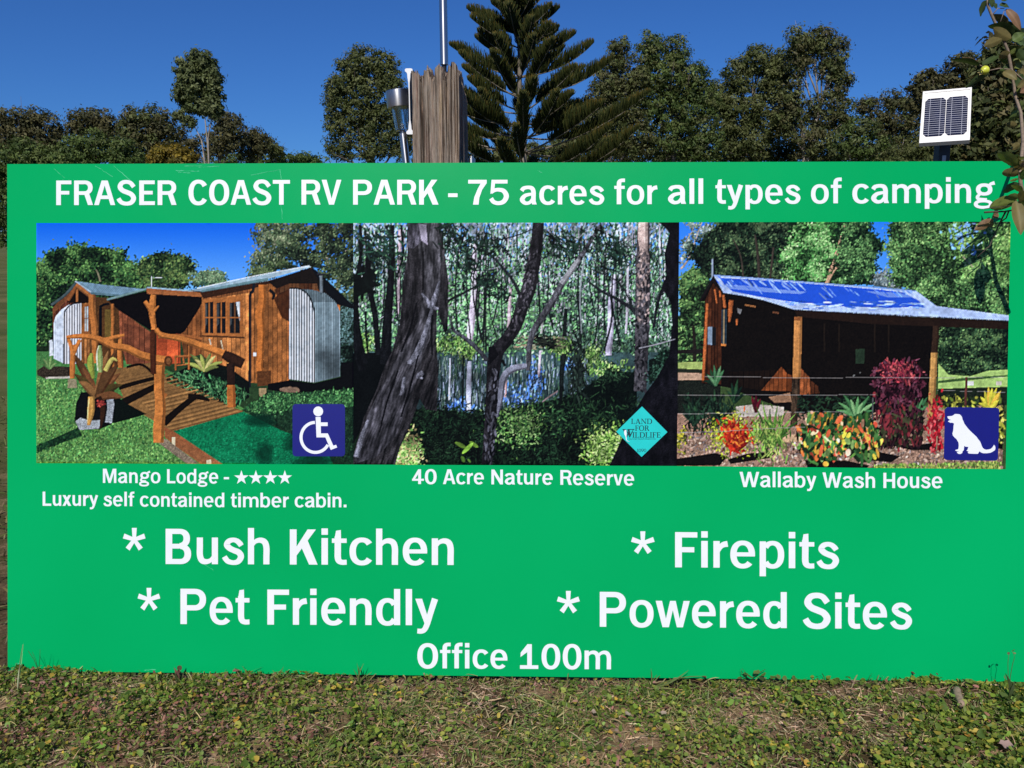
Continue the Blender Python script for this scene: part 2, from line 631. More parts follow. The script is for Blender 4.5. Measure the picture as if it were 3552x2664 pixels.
LINES = [
    [('FRASER', 195.5, 613, 711.5, 711.2, 85), ('COAST', 654, 1006, 710.8, 710, 85.5), ('RV', 1046, 1184.3, 710, 710, 86.2),
     ('PARK', 1225, 1521.2, 710, 710, 86.2), ('-', 1554.6, 1587.1, 709.5, 709.5, 86), ('75', 1624.1, 1765.7, 710, 709.8, 86),
     ('acres', 1803.2, 2094.9, 709.6, 709, 85.5), ('for', 2130.7, 2279.6, 708.6, 708, 85.5), ('all', 2317, 2439, 707.4, 707, 85.5),
     ('types', 2481.4, 2775.3, 706.6, 706, 85.7), ('of', 2813, 2919.3, 705.5, 705.2, 85.7), ('camping', 2956.4, 3449.5, 705, 703.6, 86.5)],
    [('Mango', 357.4, 556.8, 1674.9, 1675.6, 49), ('Lodge', 579.9, 757.1, 1676.2, 1676.8, 48.6), ('-', 776.7, 794.7, 1677, 1677, 49)],
    [('Luxury', 148.4, 341, 1754.3, 1754.6, 49), ('self', 359.2, 466.3, 1755.4, 1755.8, 48.5), ('contained', 485.9, 778.2, 1756.7, 1759, 48.5),
     ('timber', 801.2, 1002, 1759.2, 1759.5, 48.8), ('cabin.', 1022.6, 1202.1, 1759.4, 1759.6, 48.8)],
    [('40', 1429.6, 1514.7, 1678.7, 1679, 51), ('Acre', 1536.7, 1678.4, 1679, 1679.5, 51.2), ('Nature', 1704.6, 1917.2, 1680, 1681, 51.3),
     ('Reserve', 1943.8, 2199.4, 1681.4, 1684, 51)],
    [('Wallaby', 2565, 2831.4, 1689.2, 1690.6, 52.6), ('Wash', 2852.7, 3034.8, 1691.4, 1692, 52.6), ('House', 3064, 3268.4, 1692.6, 1693, 52.6)],
    [('*', 428.7, 503.7, 1956, 1956, 122.4), ('Bush', 574.8, 935, 1956.2, 1957.4, 122.2), ('Kitchen', 1005.6, 1573.7, 1958, 1959.5, 121.8)],
    [('*', 479.5, 554.9, 2164, 2164, 122.4), ('Pet', 626.3, 866.3, 2164.3, 2165.5, 122.4), ('Friendly', 927.6, 1520, 2166.3, 2168.6, 121.5)],
    [('*', 2190.7, 2268.5, 1967.6, 1967.6, 122.2), ('Firepits', 2341.6, 2908.6, 1967.6, 1972, 122)],
    [('*', 1933.5, 2009.3, 2173, 2173, 121), ('Powered', 2080.4, 2728.7, 2173.6, 2178.4, 121), ('Sites', 2784.5, 3161.8, 2179, 2181.6, 121)],
    [('Office', 1447.8, 1759.9, 2317.7, 2318.8, 85.6), ('100m', 1803.7, 2119.2, 2319.6, 2321.4, 85.6)],
]
for line in LINES:
    lo = bpy.data.objects.new('lettering', None)
    link(lo, board)
    lo['label'] = 'white lettering reading ' + ' '.join(w[0] for w in line).replace('* ', '')
    for w in line:
        for ch, sh in word_letters(*w):
            layers_mesh('letter', sh, M_WHITE, lo, board_px)


def star_shape(cx, cy, r, ri=0.382, rot=90):
    p = []
    for k in range(10):
        a = math.radians(rot + 36 * k)
        q = r if k % 2 == 0 else r * ri
        p.append((cx + q * math.cos(a), cy - q * math.sin(a)))
    return np.array(p), [tuple(range(10))]


for i in range(4):
    v, f = star_shape(837.6 + 50.2 * i, 1657, 26.0)
    layers_mesh('star', [(v, f, 0)], M_WHITE, board, board_px)

# fine scratches and scuffs in the gloss near the top edge
rs = random.Random(3)
sc = []
for (xa, ya, xb, yb, w) in [(395, 575, 452, 625, 1.6), (330, 575, 390, 612, 1.1), (610, 592, 690, 594, 1.6), (618, 598, 660, 600, 1.2), (690, 580, 760, 577, 1.2),
                            (870, 608, 975, 588, 0.9), (972, 590, 976, 620, 1.2), (972, 680, 980, 760, 1.3), (188, 585, 225, 618, 0.8), (640, 577, 700, 575, 1.2),
                            (700, 1822 + 130, 740, 1822 + 155, 0.9), (1865, 590, 1880, 600, 1.0), (500, 2325, 540, 2322, 2.2), (60, 2300, 75, 2306, 2.5)]:
    n = 9
    t = np.linspace(0, 1, n)
    pts = [(xa + (xb - xa) * q + rs.uniform(-1, 1), ya + (yb - ya) * q + rs.uniform(-1, 1), max(0.3, w * rs.uniform(0.2, 1.4))) for q in t]
    v, f = g_stroke(pts, 3)
    sc.append((v, f, len(sc)))
layers_mesh('scratches', sc, M_SCRATCH, board, board_px, h0=0.00025, dh=0.00001)

# ------------------------------------------------------------------ the three printed photographs (flat print, painted by code)
class Canvas:
    def __init__(self, x0, y0, x1, y1, scale=0.4, seed=1):
        self.x0, self.y0, self.s = x0, y0, scale
        self.w, self.h = int((x1 - x0) * scale) // 2 * 2, int((y1 - y0) * scale) // 2 * 2
        self.a = np.zeros((self.h, self.w, 3))
        self.r = np.random.default_rng(seed)
        self.big = .26

    def m(self, pts):
        return (np.asarray(pts, float)[:, :2] - [self.x0, self.y0]) * self.s

    def mask(self, pts):
        p = self.m(pts)
        xa, ya = np.floor(p.min(0)).astype(int)
        xb, yb = np.ceil(p.max(0)).astype(int) + 1
        xa, ya, xb, yb = max(xa, 0), max(ya, 0), min(xb, self.w), min(yb, self.h)
        if xb <= xa or yb <= ya:
            return None
        X, Y = np.meshgrid(np.arange(xa, xb) + .5, np.arange(ya, yb) + .5)
        ins = np.zeros(X.shape, bool)
        q = np.roll(p, -1, 0)
        for (ax, ay), (bx, by) in zip(p, q):
            if ay == by:
                continue
            c = ((ay > Y) != (by > Y)) & (X < (bx - ax) * (Y - ay) / (by - ay) + ax)
            ins ^= c
        return ins, (slice(ya, yb), slice(xa, xb)), X / self.s + self.x0, Y / self.s + self.y0

    def poly(self, pts, col, var=0.0, col2=None, fn=None, al=1.0):
        k = self.mask(pts)
        if k is None:
            return
        ins, sl, X, Y = k
        c = np.empty(X.shape + (3,))
        c[:] = col
        if col2 is not None:                                # vertical run from col to col2
            y = np.asarray(pts)[:, 1]
            t = np.clip((Y - y.min()) / max(1, y.max() - y.min()), 0, 1)[..., None]
            c = c * (1 - t) + np.asarray(col2, float) * t
        if fn is not None:
            c = fn(c, X, Y)
        if var:
            c = c * (1 + var * self.r.normal(size=X.shape)[..., None])
        d = self.a[sl]
        d[ins] = d[ins] * (1 - al) + c[ins] * al

    def stroke(self, pts, col, var=0.08, shade=0.35, k=6, fn=None):
        if var >= .2 and fn is None:
            fn = lambda c, X, Y: c * (.45 + 1.1 * fbm(X / 12., Y / 34., 55, 3))[..., None]
        """tapered line; lit on its upper left side"""
        v, _ = g_stroke(pts, k)
        n = len(v) // 2
        a, b = v[:n], v[n:]
        self.poly(np.vstack([a, b[::-1]]), col, var, fn=fn)
        if shade:
            c = (a + b) / 2
            lo = np.where((b[:, 1:2] + b[:, 0:1] * .4) > (a[:, 1:2] + a[:, 0:1] * .4), b, a)
            q = lo * .99 + c * .01
            mid = lo * .45 + c * .55
            self.poly(np.vstack([mid, q[::-1]]), np.asarray(col) * (1 - shade), var, al=.75, fn=fn)

    def full_mask(self, pts):
        M = np.zeros((self.h, self.w), bool)
        k = self.mask(pts)
        M[k[1]] = k[0]
        return M

    def dabs(self, xy, cols, ln, wd, ang=None, jit=0.18, clip=None, fine=1):
        """many small leaf-shaped touches, painted in order; fine: how many smaller touches stand for each"""
        xy = np.asarray(xy, float)
        if fine > 1:
            q = 1 / math.sqrt(fine) * 1.12
            xy = np.repeat(xy, fine, 0) + self.r.normal(0, 1, (len(xy) * fine, 2)) * (ln * .55)
            xy = xy[self.r.permutation(len(xy))]
            ln, wd = ln * q, wd * q
        n = len(xy)
        p = self.m(xy)
        cols = np.asarray(cols, float)
        ci = self.r.integers(0, len(cols), n)
        L = np.abs(self.r.normal(1, .35, n)) * ln * self.s / 2 + .4
        Wd = np.abs(self.r.normal(1, .3, n)) * wd * self.s / 2 + .35
        A = self.r.uniform(0, math.pi, n) if ang is None else self.r.normal(ang[0], ang[1], n)
        br = 1 + jit * self.r.normal(size=n)
        for i in range(n):
            x, y = p[i]
            rr = int(L[i] + 1.5)
            xa, xb, ya, yb = max(int(x) - rr, 0), min(int(x) + rr + 1, self.w), max(int(y) - rr, 0), min(int(y) + rr + 1, self.h)
            if xa >= xb or ya >= yb:
                continue
            gx = np.arange(xa, xb)[None, :] + .5 - x
            gy = np.arange(ya, yb)[:, None] + .5 - y
            c, s = math.cos(A[i]), math.sin(A[i])
            u, v = gx * c + gy * s, gy * c - gx * s
            msk = (u / L[i]) ** 2 + (v / Wd[i]) ** 2 < 1
            if clip is not None:
                msk &= clip[ya:yb, xa:xb]
            self.a[ya:yb, xa:xb][msk] = cols[ci[i]] * br[i]

    def inside(self, pts, n):
        p = np.asarray(pts, float)
        lo, hi = p.min(0), p.max(0)
        out = []
        tot = 0
        q = np.roll(p, -1, 0)
        for _ in range(40):
            c = self.r.uniform(lo, hi, (n * 2, 2))
            ins = np.zeros(len(c), bool)
            for (ax, ay), (bx, by) in zip(p, q):
                if ay == by:
                    continue
                ins ^= ((ay > c[:, 1]) != (by > c[:, 1])) & (c[:, 0] < (bx - ax) * (c[:, 1] - ay) / (by - ay) + ax)
            out.append(c[ins])
            tot += ins.sum()
            if tot >= n:
                break
        return np.vstack(out)[:n]

    def foliage(self, pts, n, dark, mid, light, ln=26, wd=13, clump=70, gaps=0.0, ang=None, fill=True, rag=18):
        """tree mass: dark ground, lit leaf clumps towards the upper left of each clump"""
        if fill:
            self.poly(pts, dark, .25)
        n, ln, wd, clump = int(n * 2.3), ln * .60, wd * .62, clump * .85
        c = self.inside(pts, max(6, n // 40))
        if gaps:
            c = c[self.r.random(len(c)) > gaps]
        k = 40
        off = self.r.normal(0, clump / 2, (len(c), k, 2)) * [1, .75]
        pos = (c[:, None, :] + off)
        lit = off[..., 0] * -.35 + off[..., 1] * -1
        o = np.argsort(self.r.random(len(c)))
        for grp in np.array_split(o, max(1, len(o) // 30)):
            P_, L_ = pos[grp].reshape(-1, 2), lit[grp].reshape(-1)
            q = self.r.normal(0, clump * .3, len(L_)) + (fbm(P_[:, 0] / 95., P_[:, 1] / 80., 90, 3) - .52) * clump * 3.2
            a = P_[L_ + q < -clump * .1]
            b = P_[(L_ + q >= -clump * .1) & (L_ + q < clump * .3)]
            d = P_[L_ + q >= clump * .3]
            self.dabs(a, [dark, np.asarray(dark) * .7, np.asarray(mid) * .7], ln, wd, ang)
            self.dabs(b, [mid, np.asarray(mid) * .8], ln, wd, ang)
            self.dabs(d, [light, np.asarray(light) * .85, np.asarray(mid) * 1.1], ln * .9, wd * .9, ang)

    def boards(self, pts, col, step, dx=0.0, dark=.45, var=.1, wline=3):
        """upright boards of slightly different tones with dark gaps"""
        tone = self.r.normal(1, .13, 400)

        def fn(c, X, Y):
            u = (X + dx * Y) / step
            i = np.floor(u).astype(int) % 400
            g = ((u - np.floor(u)) * step < wline)
            c = c * tone[i][..., None]
            grain = 1 + .12 * np.sin(Y * .05 + i * 7 + 2 * np.sin(Y * .013 + i))
            c = c * grain[..., None]
            c[g] *= dark
            return c
        self.poly(pts, col, var, fn=fn)

    def corrug(self, pts, light, dark, step, dx=0.0, var=.03, sh=None):
        def fn(c, X, Y):
            t = (.5 + .5 * np.sin((X + dx * Y) / step * 2 * math.pi))[..., None]
            t = np.clip(t * 1.5 - .25, 0, 1)
            c = np.asarray(dark, float) * (1 - t) + np.asarray(light, float) * t
            if sh is not None:
                c = sh(c, X, Y)
            return c
        self.poly(pts, light, var, fn=fn)

    def down(self):
        a = self.a
        Y, X = np.mgrid[0:self.h, 0:self.w]
        mott = 1 + .34 * (fbm(X / 7., Y / 7., 71, 3) - .5) + self.big * (fbm(X / 40., Y / 40., 72, 3) - .5)
        sky = (a[..., 2] > 190) & (a[..., 0] < 130)
        mott[sky] = 1
        a = a * mott[..., None]
        a = a.reshape(self.h // 2, 2, self.w // 2, 2, 3).mean((1, 3))
        b = a.copy()                                    # a touch of local contrast, as a phone gives
        for ax in (0, 1):
            b = (np.roll(b, 2, ax) + np.roll(b, 1, ax) + b + np.roll(b, -1, ax) + np.roll(b, -2, ax)) / 5
        a = a + .45 * (a - b)
        return np.clip(a, 0, 255)


def blob(cx, cy, rx, ry, n=40, rag=.12, seed=1):
    r = np.random.default_rng(seed)
    t = np.linspace(0, 2 * math.pi, n, endpoint=False)
    k = 1 + rag * r.normal(size=n)
    return np.stack([cx + rx * np.cos(t) * k, cy + ry * np.sin(t) * k], 1)


def spikes(C, base, tips, w, cols, bend=20):
    for i, (tx, ty) in enumerate(tips):
        bx, by = base
        mx, my = (bx * .45 + tx * .55), (by * .45 + ty * .55) - bend
        c = cols[i % len(cols)]
        C.stroke([(bx, by, w * .7), (mx, my, w), (tx, ty, w * .12)], c, .08, .3, k=5)


def paint_cabin():
    C = Canvas(50, 45, 2123, 1619, .4, 11)
    ALL = [(50, 45), (2123, 45), (2123, 1619), (50, 1619)]
    C.poly([(50, 45), (2123, 45), (2123, 520), (50, 520)], (16, 100, 228), .012, (122, 186, 248))
    C.poly([(50, 500), (2123, 500), (2123, 1619), (50, 1619)], (40, 62, 36), .1)
    # trees behind, left
    C.foliage([(50, 345), (105, 330), (118, 262), (200, 222), (285, 210), (430, 205), (535, 212), (600, 248), (622, 300), (720, 330), (790, 420), (790, 520), (420, 560), (180, 600), (170, 860), (50, 870)],
              5200, (14, 26, 18), (44, 78, 42), (98, 140, 74), 26, 13, 75)
    C.foliage(blob(890, 370, 170, 125, 30, .06, 3), 1700, (18, 32, 20), (52, 78, 44), (104, 128, 70), 24, 12, 60)
    C.foliage(blob(1175, 410, 95, 50, 26, .12, 4), 600, (50, 76, 60), (86, 116, 84), (128, 150, 112), 20, 10, 45)
    C.stroke([(470, 430, 14), (455, 380, 10), (440, 350, 6)], (120, 115, 90))
    # trees behind, right: open crowns with pale limbs
    for pts in ([(1830, 330, 16), (1740, 250, 14), (1770, 150, 12), (1830, 60, 8)], [(1610, 360, 14), (1590, 240, 12), (1640, 120, 8), (1690, 60, 6)], [(1950, 330, 30), (1930, 200, 28), (1920, 60, 24)],
                [(1760, 180, 8), (1700, 120, 6), (1650, 100, 4)], [(2010, 480, 20), (2040, 300, 16), (2100, 180, 12)]):
        C.stroke(pts, (168, 160, 142), .1, .3)
    C.foliage([(1495, 60), (1560, 45), (1760, 45), (1740, 200), (1640, 330), (1480, 360), (1455, 330), (1500, 230), (1470, 140)], 1500, (44, 62, 44), (78, 96, 66), (128, 138, 104), 24, 11, 55, .2, fill=False)
    C.foliage([(1760, 45), (2123, 45), (2123, 600), (2010, 470), (1850, 320), (1760, 340), (1700, 250)], 2600, (16, 26, 20), (46, 62, 42), (96, 112, 76), 26, 12, 60, .12, fill=False)
    C.foliage([(1440, 360), (1640, 300), (1760, 330), (1500, 400), (1440, 400)], 420, (30, 44, 30), (62, 80, 50), (100, 116, 76), 22, 11, 45, fill=False)
    C.foliage([(2030, 560), (2123, 560), (2123, 960), (2035, 960)], 700, (12, 20, 16), (34, 54, 44), (90, 120, 118), 26, 12, 60)
    C.stroke([(802, 392, 5), (804, 480, 5)], (190, 195, 200), 0, 0)
    C.stroke([(800, 404, 4), (872, 402, 4)], (190, 195, 200), 0, 0)
    # ground
    C.poly([(50, 850), (330, 850), (330, 900), (50, 900)], (26, 40, 24), .2)
    C.poly([(50, 885), (330, 880), (900, 1000), (1400, 1250), (1640, 1400), (1270, 1619), (50, 1619)], (70, 122, 66), .16, (94, 140, 66))
    g = C.inside([(50, 1060), (330, 1100), (820, 1300), (840, 1480), (1100, 1619), (50, 1619)], 5200)
    C.dabs(g, [(70, 122, 66), (96, 150, 78), (52, 98, 52), (124, 168, 92), (84, 130, 62)], 15, 6, (1.4, .6), fine=2)
    C.stroke([(50, 1520, 36), (180, 1470, 46), (340, 1405, 60)], (22, 50, 30), .2, 0)
    g = C.inside([(50, 1500), (200, 1450), (340, 1395), (340, 1425), (200, 1490), (50, 1550)], 160)
    C.dabs(g, [(38, 76, 42), (20, 44, 28)], 14, 6, (1.4, .6))
    C.poly([(55, 1010), (100, 980), (280, 985), (290, 1045), (110, 1062), (60, 1040)], (52, 44, 34), .35)
    spikes(C, (140, 1000), [(95, 930), (120, 915), (150, 905), (170, 940), (185, 960), (80, 965)], 16, [(120, 150, 90), (84, 120, 66)], 6)
    C.poly([(110, 1052), (290, 1045), (290, 1060), (115, 1064)], (188, 182, 164), .05)
    # left wing
    C.poly([(158, 600), (300, 440), (330, 440), (440, 520), (440, 960), (345, 965), (165, 930)], (120, 62, 34), .12)
    C.boards([(165, 640), (255, 545), (345, 540), (345, 590), (230, 610), (170, 690)], (106, 50, 34), 14)
    C.poly([(250, 565), (312, 470), (392, 530), (392, 575), (345, 572)], (22, 14, 10), .1)
    C.stroke([(318, 478, 15), (318, 560, 15)], (176, 92, 44))
    C.boards([(345, 572), (440, 560), (440, 960), (345, 965)], (176, 98, 48), 19)
    C.poly([(358, 575), (398, 572), (398, 770), (358, 770)], (158, 80, 36), .08)
    C.poly([(368, 592), (389, 590), (389, 752), (368, 752)], (176, 182, 176), .06)
    C.stroke([(378, 590, 4), (378, 752, 4)], (150, 76, 34), 0, 0)
    C.stroke([(366, 668, 4), (391, 668, 4)], (150, 76, 34), 0, 0)
    C.poly([(165, 700), (178, 655), (215, 612), (262, 580), (345, 570), (345, 965), (235, 966), (166, 930)], (208, 216, 226), .02)
    C.corrug([(236, 966), (236, 660), (250, 612), (285, 582), (345, 571), (345, 966)], (232, 236, 242), (104, 104, 108), 17)
    C.stroke([(232, 966, 9), (234, 660, 9), (250, 606, 8), (290, 575, 7), (345, 566, 6)], (30, 28, 30), 0, 0)
    C.corrug([(168, 925), (168, 700), (190, 650), (230, 625), (228, 960)], (214, 222, 232), (178, 188, 200), 9)
    C.stroke([(150, 582, 18), (235, 520, 18), (312, 436, 20)], (70, 84, 84), 0, .3)
    C.stroke([(258, 552, 24), (312, 462, 24)], (150, 76, 36))
    C.stroke([(308, 450, 28), (412, 520, 30)], (196, 104, 50))
    C.poly([(305, 425), (480, 448), (745, 476), (590, 524), (412, 512)], (122, 154, 172), .03, (92, 124, 140))
    C.corrug([(330, 434), (730, 478), (600, 512), (420, 502)], (134, 166, 184), (98, 130, 148), 13, dx=-1.8)
    C.stroke([(410, 505, 12), (500, 512, 12), (590, 520, 12)], (88, 118, 126), 0, 0)
    C.stroke([(305, 426, 6), (410, 498, 6)], (190, 205, 212), 0, 0)
    # recess and porch
    C.poly([(440, 530), (620, 540), (620, 990), (440, 965)], (86, 50, 24), .15)
    C.poly([(498, 610), (540, 610), (540, 790), (498, 790)], (116, 82, 34), .1)
    C.stroke([(528, 572, 16), (480, 586, 16), (470, 640, 20), (472, 1000, 20)], (16, 16, 18), 0, 0)
    C.stroke([(412, 512, 38), (414, 620, 38), (428, 700, 44), (432, 790, 38), (432, 960, 36)], (206, 108, 46))
    C.boards([(590, 610), (800, 760), (830, 960), (640, 968), (596, 800)], (158, 74, 46), 36)
    C.poly([(620, 700), (800, 740), (800, 960), (640, 966)], (60, 26, 20), .1, al=.25)
    C.poly([(520, 552), (790, 486), (1145, 530), (1118, 600), (1020, 752), (985, 772), (838, 775), (790, 742), (592, 618)], (13, 10, 10), .2)
    C.boards([(836, 772), (988, 768), (992, 960), (836, 968)], (196, 68, 32), 75, dark=.6)
    C.boards([(1142, 540), (1136, 800), (1130, 900), (1020, 930), (988, 770), (1018, 752), (1115, 600)], (158, 80, 38), 28)
    C.stroke([(547, 572, 20), (549, 690, 20), (547, 800, 18), (551, 990, 22)], (200, 104, 44))
    C.stroke([(512, 546, 14), (640, 512, 14), (776, 474, 14)], (112, 142, 140), 0, .3)
    C.poly([(770, 470), (1142, 498), (1142, 528), (772, 508)], (168, 86, 44), .08)
    C.stroke([(772, 466, 10), (950, 480, 10), (1128, 492, 10)], (150, 178, 186), 0, 0)
    # main wing
    C.boards([(1130, 530), (1442, 470), (1445, 1080), (1350, 1062), (1240, 1010), (1130, 900)], (192, 104, 50), 30)
    C.boards([(1145, 515), (1440, 465), (1440, 500), (1145, 545)], (132, 68, 34), 34)
    C.boards([(1440, 465), (1570, 420), (1840, 340), (1960, 440), (2030, 520), (2030, 640), (1700, 640), (1700, 1075), (1560, 1090), (1445, 1085)], (168, 88, 40), 30)
    C.poly([(1560, 425), (1835, 338), (2030, 510), (2100, 600), (1960, 560), (1880, 470), (1790, 450), (1690, 470), (1620, 478)], (24, 18, 15), .15)
    C.boards([(1600, 480), (1700, 440), (1880, 440), (1890, 480), (1700, 480), (1620, 520)], (84, 46, 26), 26)
    C.poly([(1600, 540), (1640, 500), (1702, 480), (1702, 690), (1650, 660)], (44, 24, 14), .12, al=.8)
    C.poly([(1040, 484), (1130, 480), (1562, 412), (1575, 440), (1442, 478), (1140, 538), (1120, 500)], (52, 30, 18), .15)
    C.poly([(1040, 486), (1130, 468), (1828, 322), (1842, 334), (1560, 410), (1562, 424), (1130, 492)], (176, 198, 208), .02, (134, 160, 172))
    C.stroke([(1128, 490, 16), (1350, 450, 18), (1564, 412, 20)], (98, 128, 132), 0, .3)
    C.stroke([(1100, 472, 6), (1470, 392, 6), (1830, 324, 6)], (214, 226, 232), 0, 0)
    C.poly([(1838, 334), (1870, 350), (2030, 495), (2123, 588), (2123, 606), (1985, 560)], (12, 14, 18), .1)
    C.poly([(1136, 546), (1398, 516), (1402, 784), (1134, 776)], (182, 94, 42), .07)
    for xa, xb in ((1152, 1204), (1228, 1285), (1312, 1378)):
        C.poly([(xa, 566), (xb, 558), (xb, 764), (xa, 762)], (22, 24, 26), .25)
        C.poly([(xa, 570), (xa + 14, 568), (xa + 14, 700), (xa, 720)], (62, 66, 66), .1)
        if xb == 1378:
            C.poly([(1352, 560), (1378, 558), (1378, 690), (1366, 640)], (206, 212, 212), .05)
        C.stroke([((xa + xb) / 2, 560, 7), ((xa + xb) / 2, 764, 7)], (178, 92, 40), 0, 0)
        C.stroke([(xa, 662, 7), (xb, 662, 7)], (178, 92, 40), 0, 0)
    C.stroke([(1130, 782, 12), (1270, 786, 12), (1408, 792, 12)], (96, 48, 24), 0, 0)
    C.stroke([(1180, 800, 10), (1190, 840, 6)], (214, 204, 180))
    C.stroke([(1255, 810, 8), (1268, 870, 5)], (214, 196, 160))
    C.poly([(1466, 888), (1484, 888), (1484, 912), (1466, 912)], (225, 225, 225))
    C.stroke([(1472, 440, 18), (1462, 490, 18), (1444, 530, 18), (1444, 800, 18), (1442, 1115, 18)], (24, 27, 32), 0, 0)
    C.stroke([(1522, 448, 44), (1522, 560, 50), (1506, 640, 58), (1516, 730, 50), (1512, 880, 44), (1508, 1000, 48), (1528, 1095, 66)], (214, 106, 40), .08, .42)
    C.poly([(1488, 1010), (1582, 1005), (1580, 1100), (1492, 1108)], (98, 50, 24), .15)
    C.stroke([(1570, 480, 20), (1600, 510, 22), (1590, 545, 12)], (20, 20, 22), 0, 0)
    # corrugated tank, right

    def shadow(c, X, Y):
        d = ((X - 1985) / 90) ** 2 + ((Y - 980) / 120) ** 2
        e = ((X - 1900) / 60) ** 2 + ((Y - 900) / 40) ** 2
        k = 1 - .45 * np.exp(-d) - .3 * np.exp(-e) - .25 * (Y < 560)
        return c * k[..., None]
    C.corrug([(1760, 474), (1850, 480), (1935, 502), (2000, 556), (2030, 620), (2033, 1042), (1862, 1082), (1858, 660), (1830, 545)], (158, 180, 188), (56, 72, 78), 11, sh=shadow)
    C.corrug([(1703, 474), (1760, 474), (1812, 505), (1848, 565), (1862, 640), (1862, 1082), (1695, 1060)], (226, 234, 240), (74, 80, 84), 17)
    C.stroke([(1700, 470, 8), (1765, 474, 9), (1822, 512, 9), (1856, 590, 9), (1865, 680, 7), (1865, 1080, 4)], (18, 20, 22), 0, 0)
    C.stroke([(1907, 388, 22), (1910, 500, 22)], (104, 114, 120), .03, .5)
    C.stroke([(1880, 378, 10), (1938, 380, 10)], (40, 40, 44), 0, 0)
    C.poly([(1560, 1092), (1700, 1068), (1862, 1088), (2034, 1046), (2034, 950), (2123, 950), (2123, 1130), (1960, 1135), (1700, 1150), (1560, 1130)], (11, 11, 12), .2)
    C.poly(blob(1705, 1130, 66, 20, 20, .08, 4), (148, 106, 88), .1)
    C.poly([(1502, 1120), (1550, 1120), (1550, 1190), (1505, 1188)], (156, 134, 96), .08)
    # lawn on the right, in shade
    C.poly([(1390, 1262), (1500, 1200), (1560, 1140), (1760, 1150), (2123, 1118), (2123, 1619), (1900, 1619), (1640, 1400)], (24, 46, 30), .2)
    g = C.inside([(1400, 1255), (1560, 1160), (1790, 1160), (2123, 1130), (2123, 1230), (1760, 1240), (1560, 1290)], 1500)
    C.dabs(g, [(60, 112, 62), (40, 80, 46), (96, 152, 88), (30, 60, 36)], 16, 7, (1.4, .6), fine=2)
    g = C.inside([(1500, 1290), (2123, 1240), (2123, 1619), (1700, 1440)], 900)
    C.dabs(g, [(26, 50, 34), (18, 36, 24), (38, 68, 44)], 16, 7, (1.4, .6), fine=2)
    # planting bed beside the ramp
    C.poly([(880, 1060), (960, 1020), (1130, 940), (1300, 980), (1440, 1080), (1440, 1180), (1340, 1240), (1150, 1192), (940, 1096)], (13, 17, 14), .3)
    g = C.inside([(910, 1040), (1080, 1000), (1330, 1090), (1440, 1150), (1360, 1240), (1150, 1185), (960, 1100)], 420)
    C.dabs(g, [(40, 84, 52), (64, 118, 72), (20, 40, 26), (90, 140, 90)], 34, 5, (1.3, .6))
    spikes(C, (1150, 1010), [(1020, 960), (1055, 900), (1085, 935), (1120, 900), (1190, 890), (1220, 910), (1265, 950), (1240, 985)], 26, [(160, 168, 84), (110, 120, 62), (196, 186, 116)], 12)
    # ramp
    C.poly([(500, 1010), (800, 955), (890, 1030), (905, 1086), (1402, 1270), (945, 1402), (880, 1372), (640, 1230), (585, 1100)], (142, 90, 48), .08)
    for i in range(17):
        t = i / 16
        a = np.array([585, 1060]) * (1 - t) + np.array([930, 1395]) * t
        b = np.array([870, 1000]) * (1 - t) + np.array([1400, 1272]) * t
        C.stroke([(a[0], a[1], 2 + 2 * t), (b[0], b[1], 2 + 2 * t)], (100, 60, 32), 0, 0)
        a2, b2 = a + [6, 14], b + [6, 12]
        C.stroke([(a2[0], a2[1], 8), (b2[0], b2[1], 8)], np.array((158, 100, 54)) * C.r.normal(1, .08), .05, 0)
    for q in ([(880, 1350, 50), (980, 1260, 40), (1100, 1165, 36)], [(590, 1120, 30), (730, 1080, 26), (870, 1046, 22)], [(620, 1215, 50), (730, 1160, 44), (850, 1100, 36)], [(640, 985, 16), (740, 970, 16), (830, 1040, 20)], [(1040, 1170, 26), (1120, 1180, 34), (1180, 1200, 16)]):
        C.stroke(q, (20, 14, 9), .15, 0)
    C.poly([(560, 1160), (640, 1222), (770, 1290), (700, 1312), (560, 1350), (535, 1350)], (11, 17, 12), .25)
    # mat, kerb and stakes
    C.poly([(945, 1402), (1402, 1272), (1640, 1390), (1930, 1500), (1990, 1619), (1270, 1619)], (13, 112, 70), .14)
    g = C.inside([(950, 1402), (1400, 1276), (1640, 1395), (1780, 1450), (1780, 1619), (1270, 1619)], 2600)
    C.dabs(g, [(18, 126, 80), (10, 96, 60), (24, 130, 86), (10, 98, 62)], 7, 5, None, .08)
    for (x, y, a, b) in ((1540, 1545, 50, 70), (1500, 1330, 90, 40), (1760, 1470, 90, 60), (1860, 1590, 110, 50)):
        for k, al in ((1.25, .35), (1, .4), (.7, .5)):
            C.poly(blob(x, y, a * k, b * k, 26, .08, int(x)), (6, 44, 30), .1, al=al)
    C.poly([(885, 1372), (948, 1404), (1272, 1619), (1130, 1619), (960, 1500), (888, 1440)], (150, 74, 40), .1, (166, 92, 56))
    C.poly([(935, 1440), (957, 1440), (960, 1548), (937, 1540)], (206, 192, 158), .05)
    C.poly([(1160, 1588), (1190, 1585), (1194, 1619), (1160, 1619)], (206, 192, 158), .05)
    C.poly([(850, 1480), (895, 1450), (1120, 1619), (1040, 1619)], (132, 116, 96), .2)
    # stump planter with bromeliad
    C.poly([(345, 1150), (560, 1140), (562, 1250), (545, 1356), (470, 1388), (330, 1394), (302, 1330), (312, 1220)], (15, 15, 16), .2)
    C.poly([(306, 1340), (340, 1315), (400, 1335), (470, 1330), (470, 1385), (335, 1396)], (160, 166, 168), .18)
    C.poly([(508, 1175), (548, 1160), (560, 1230), (545, 1350), (500, 1345), (515, 1250)], (150, 156, 160), .2)
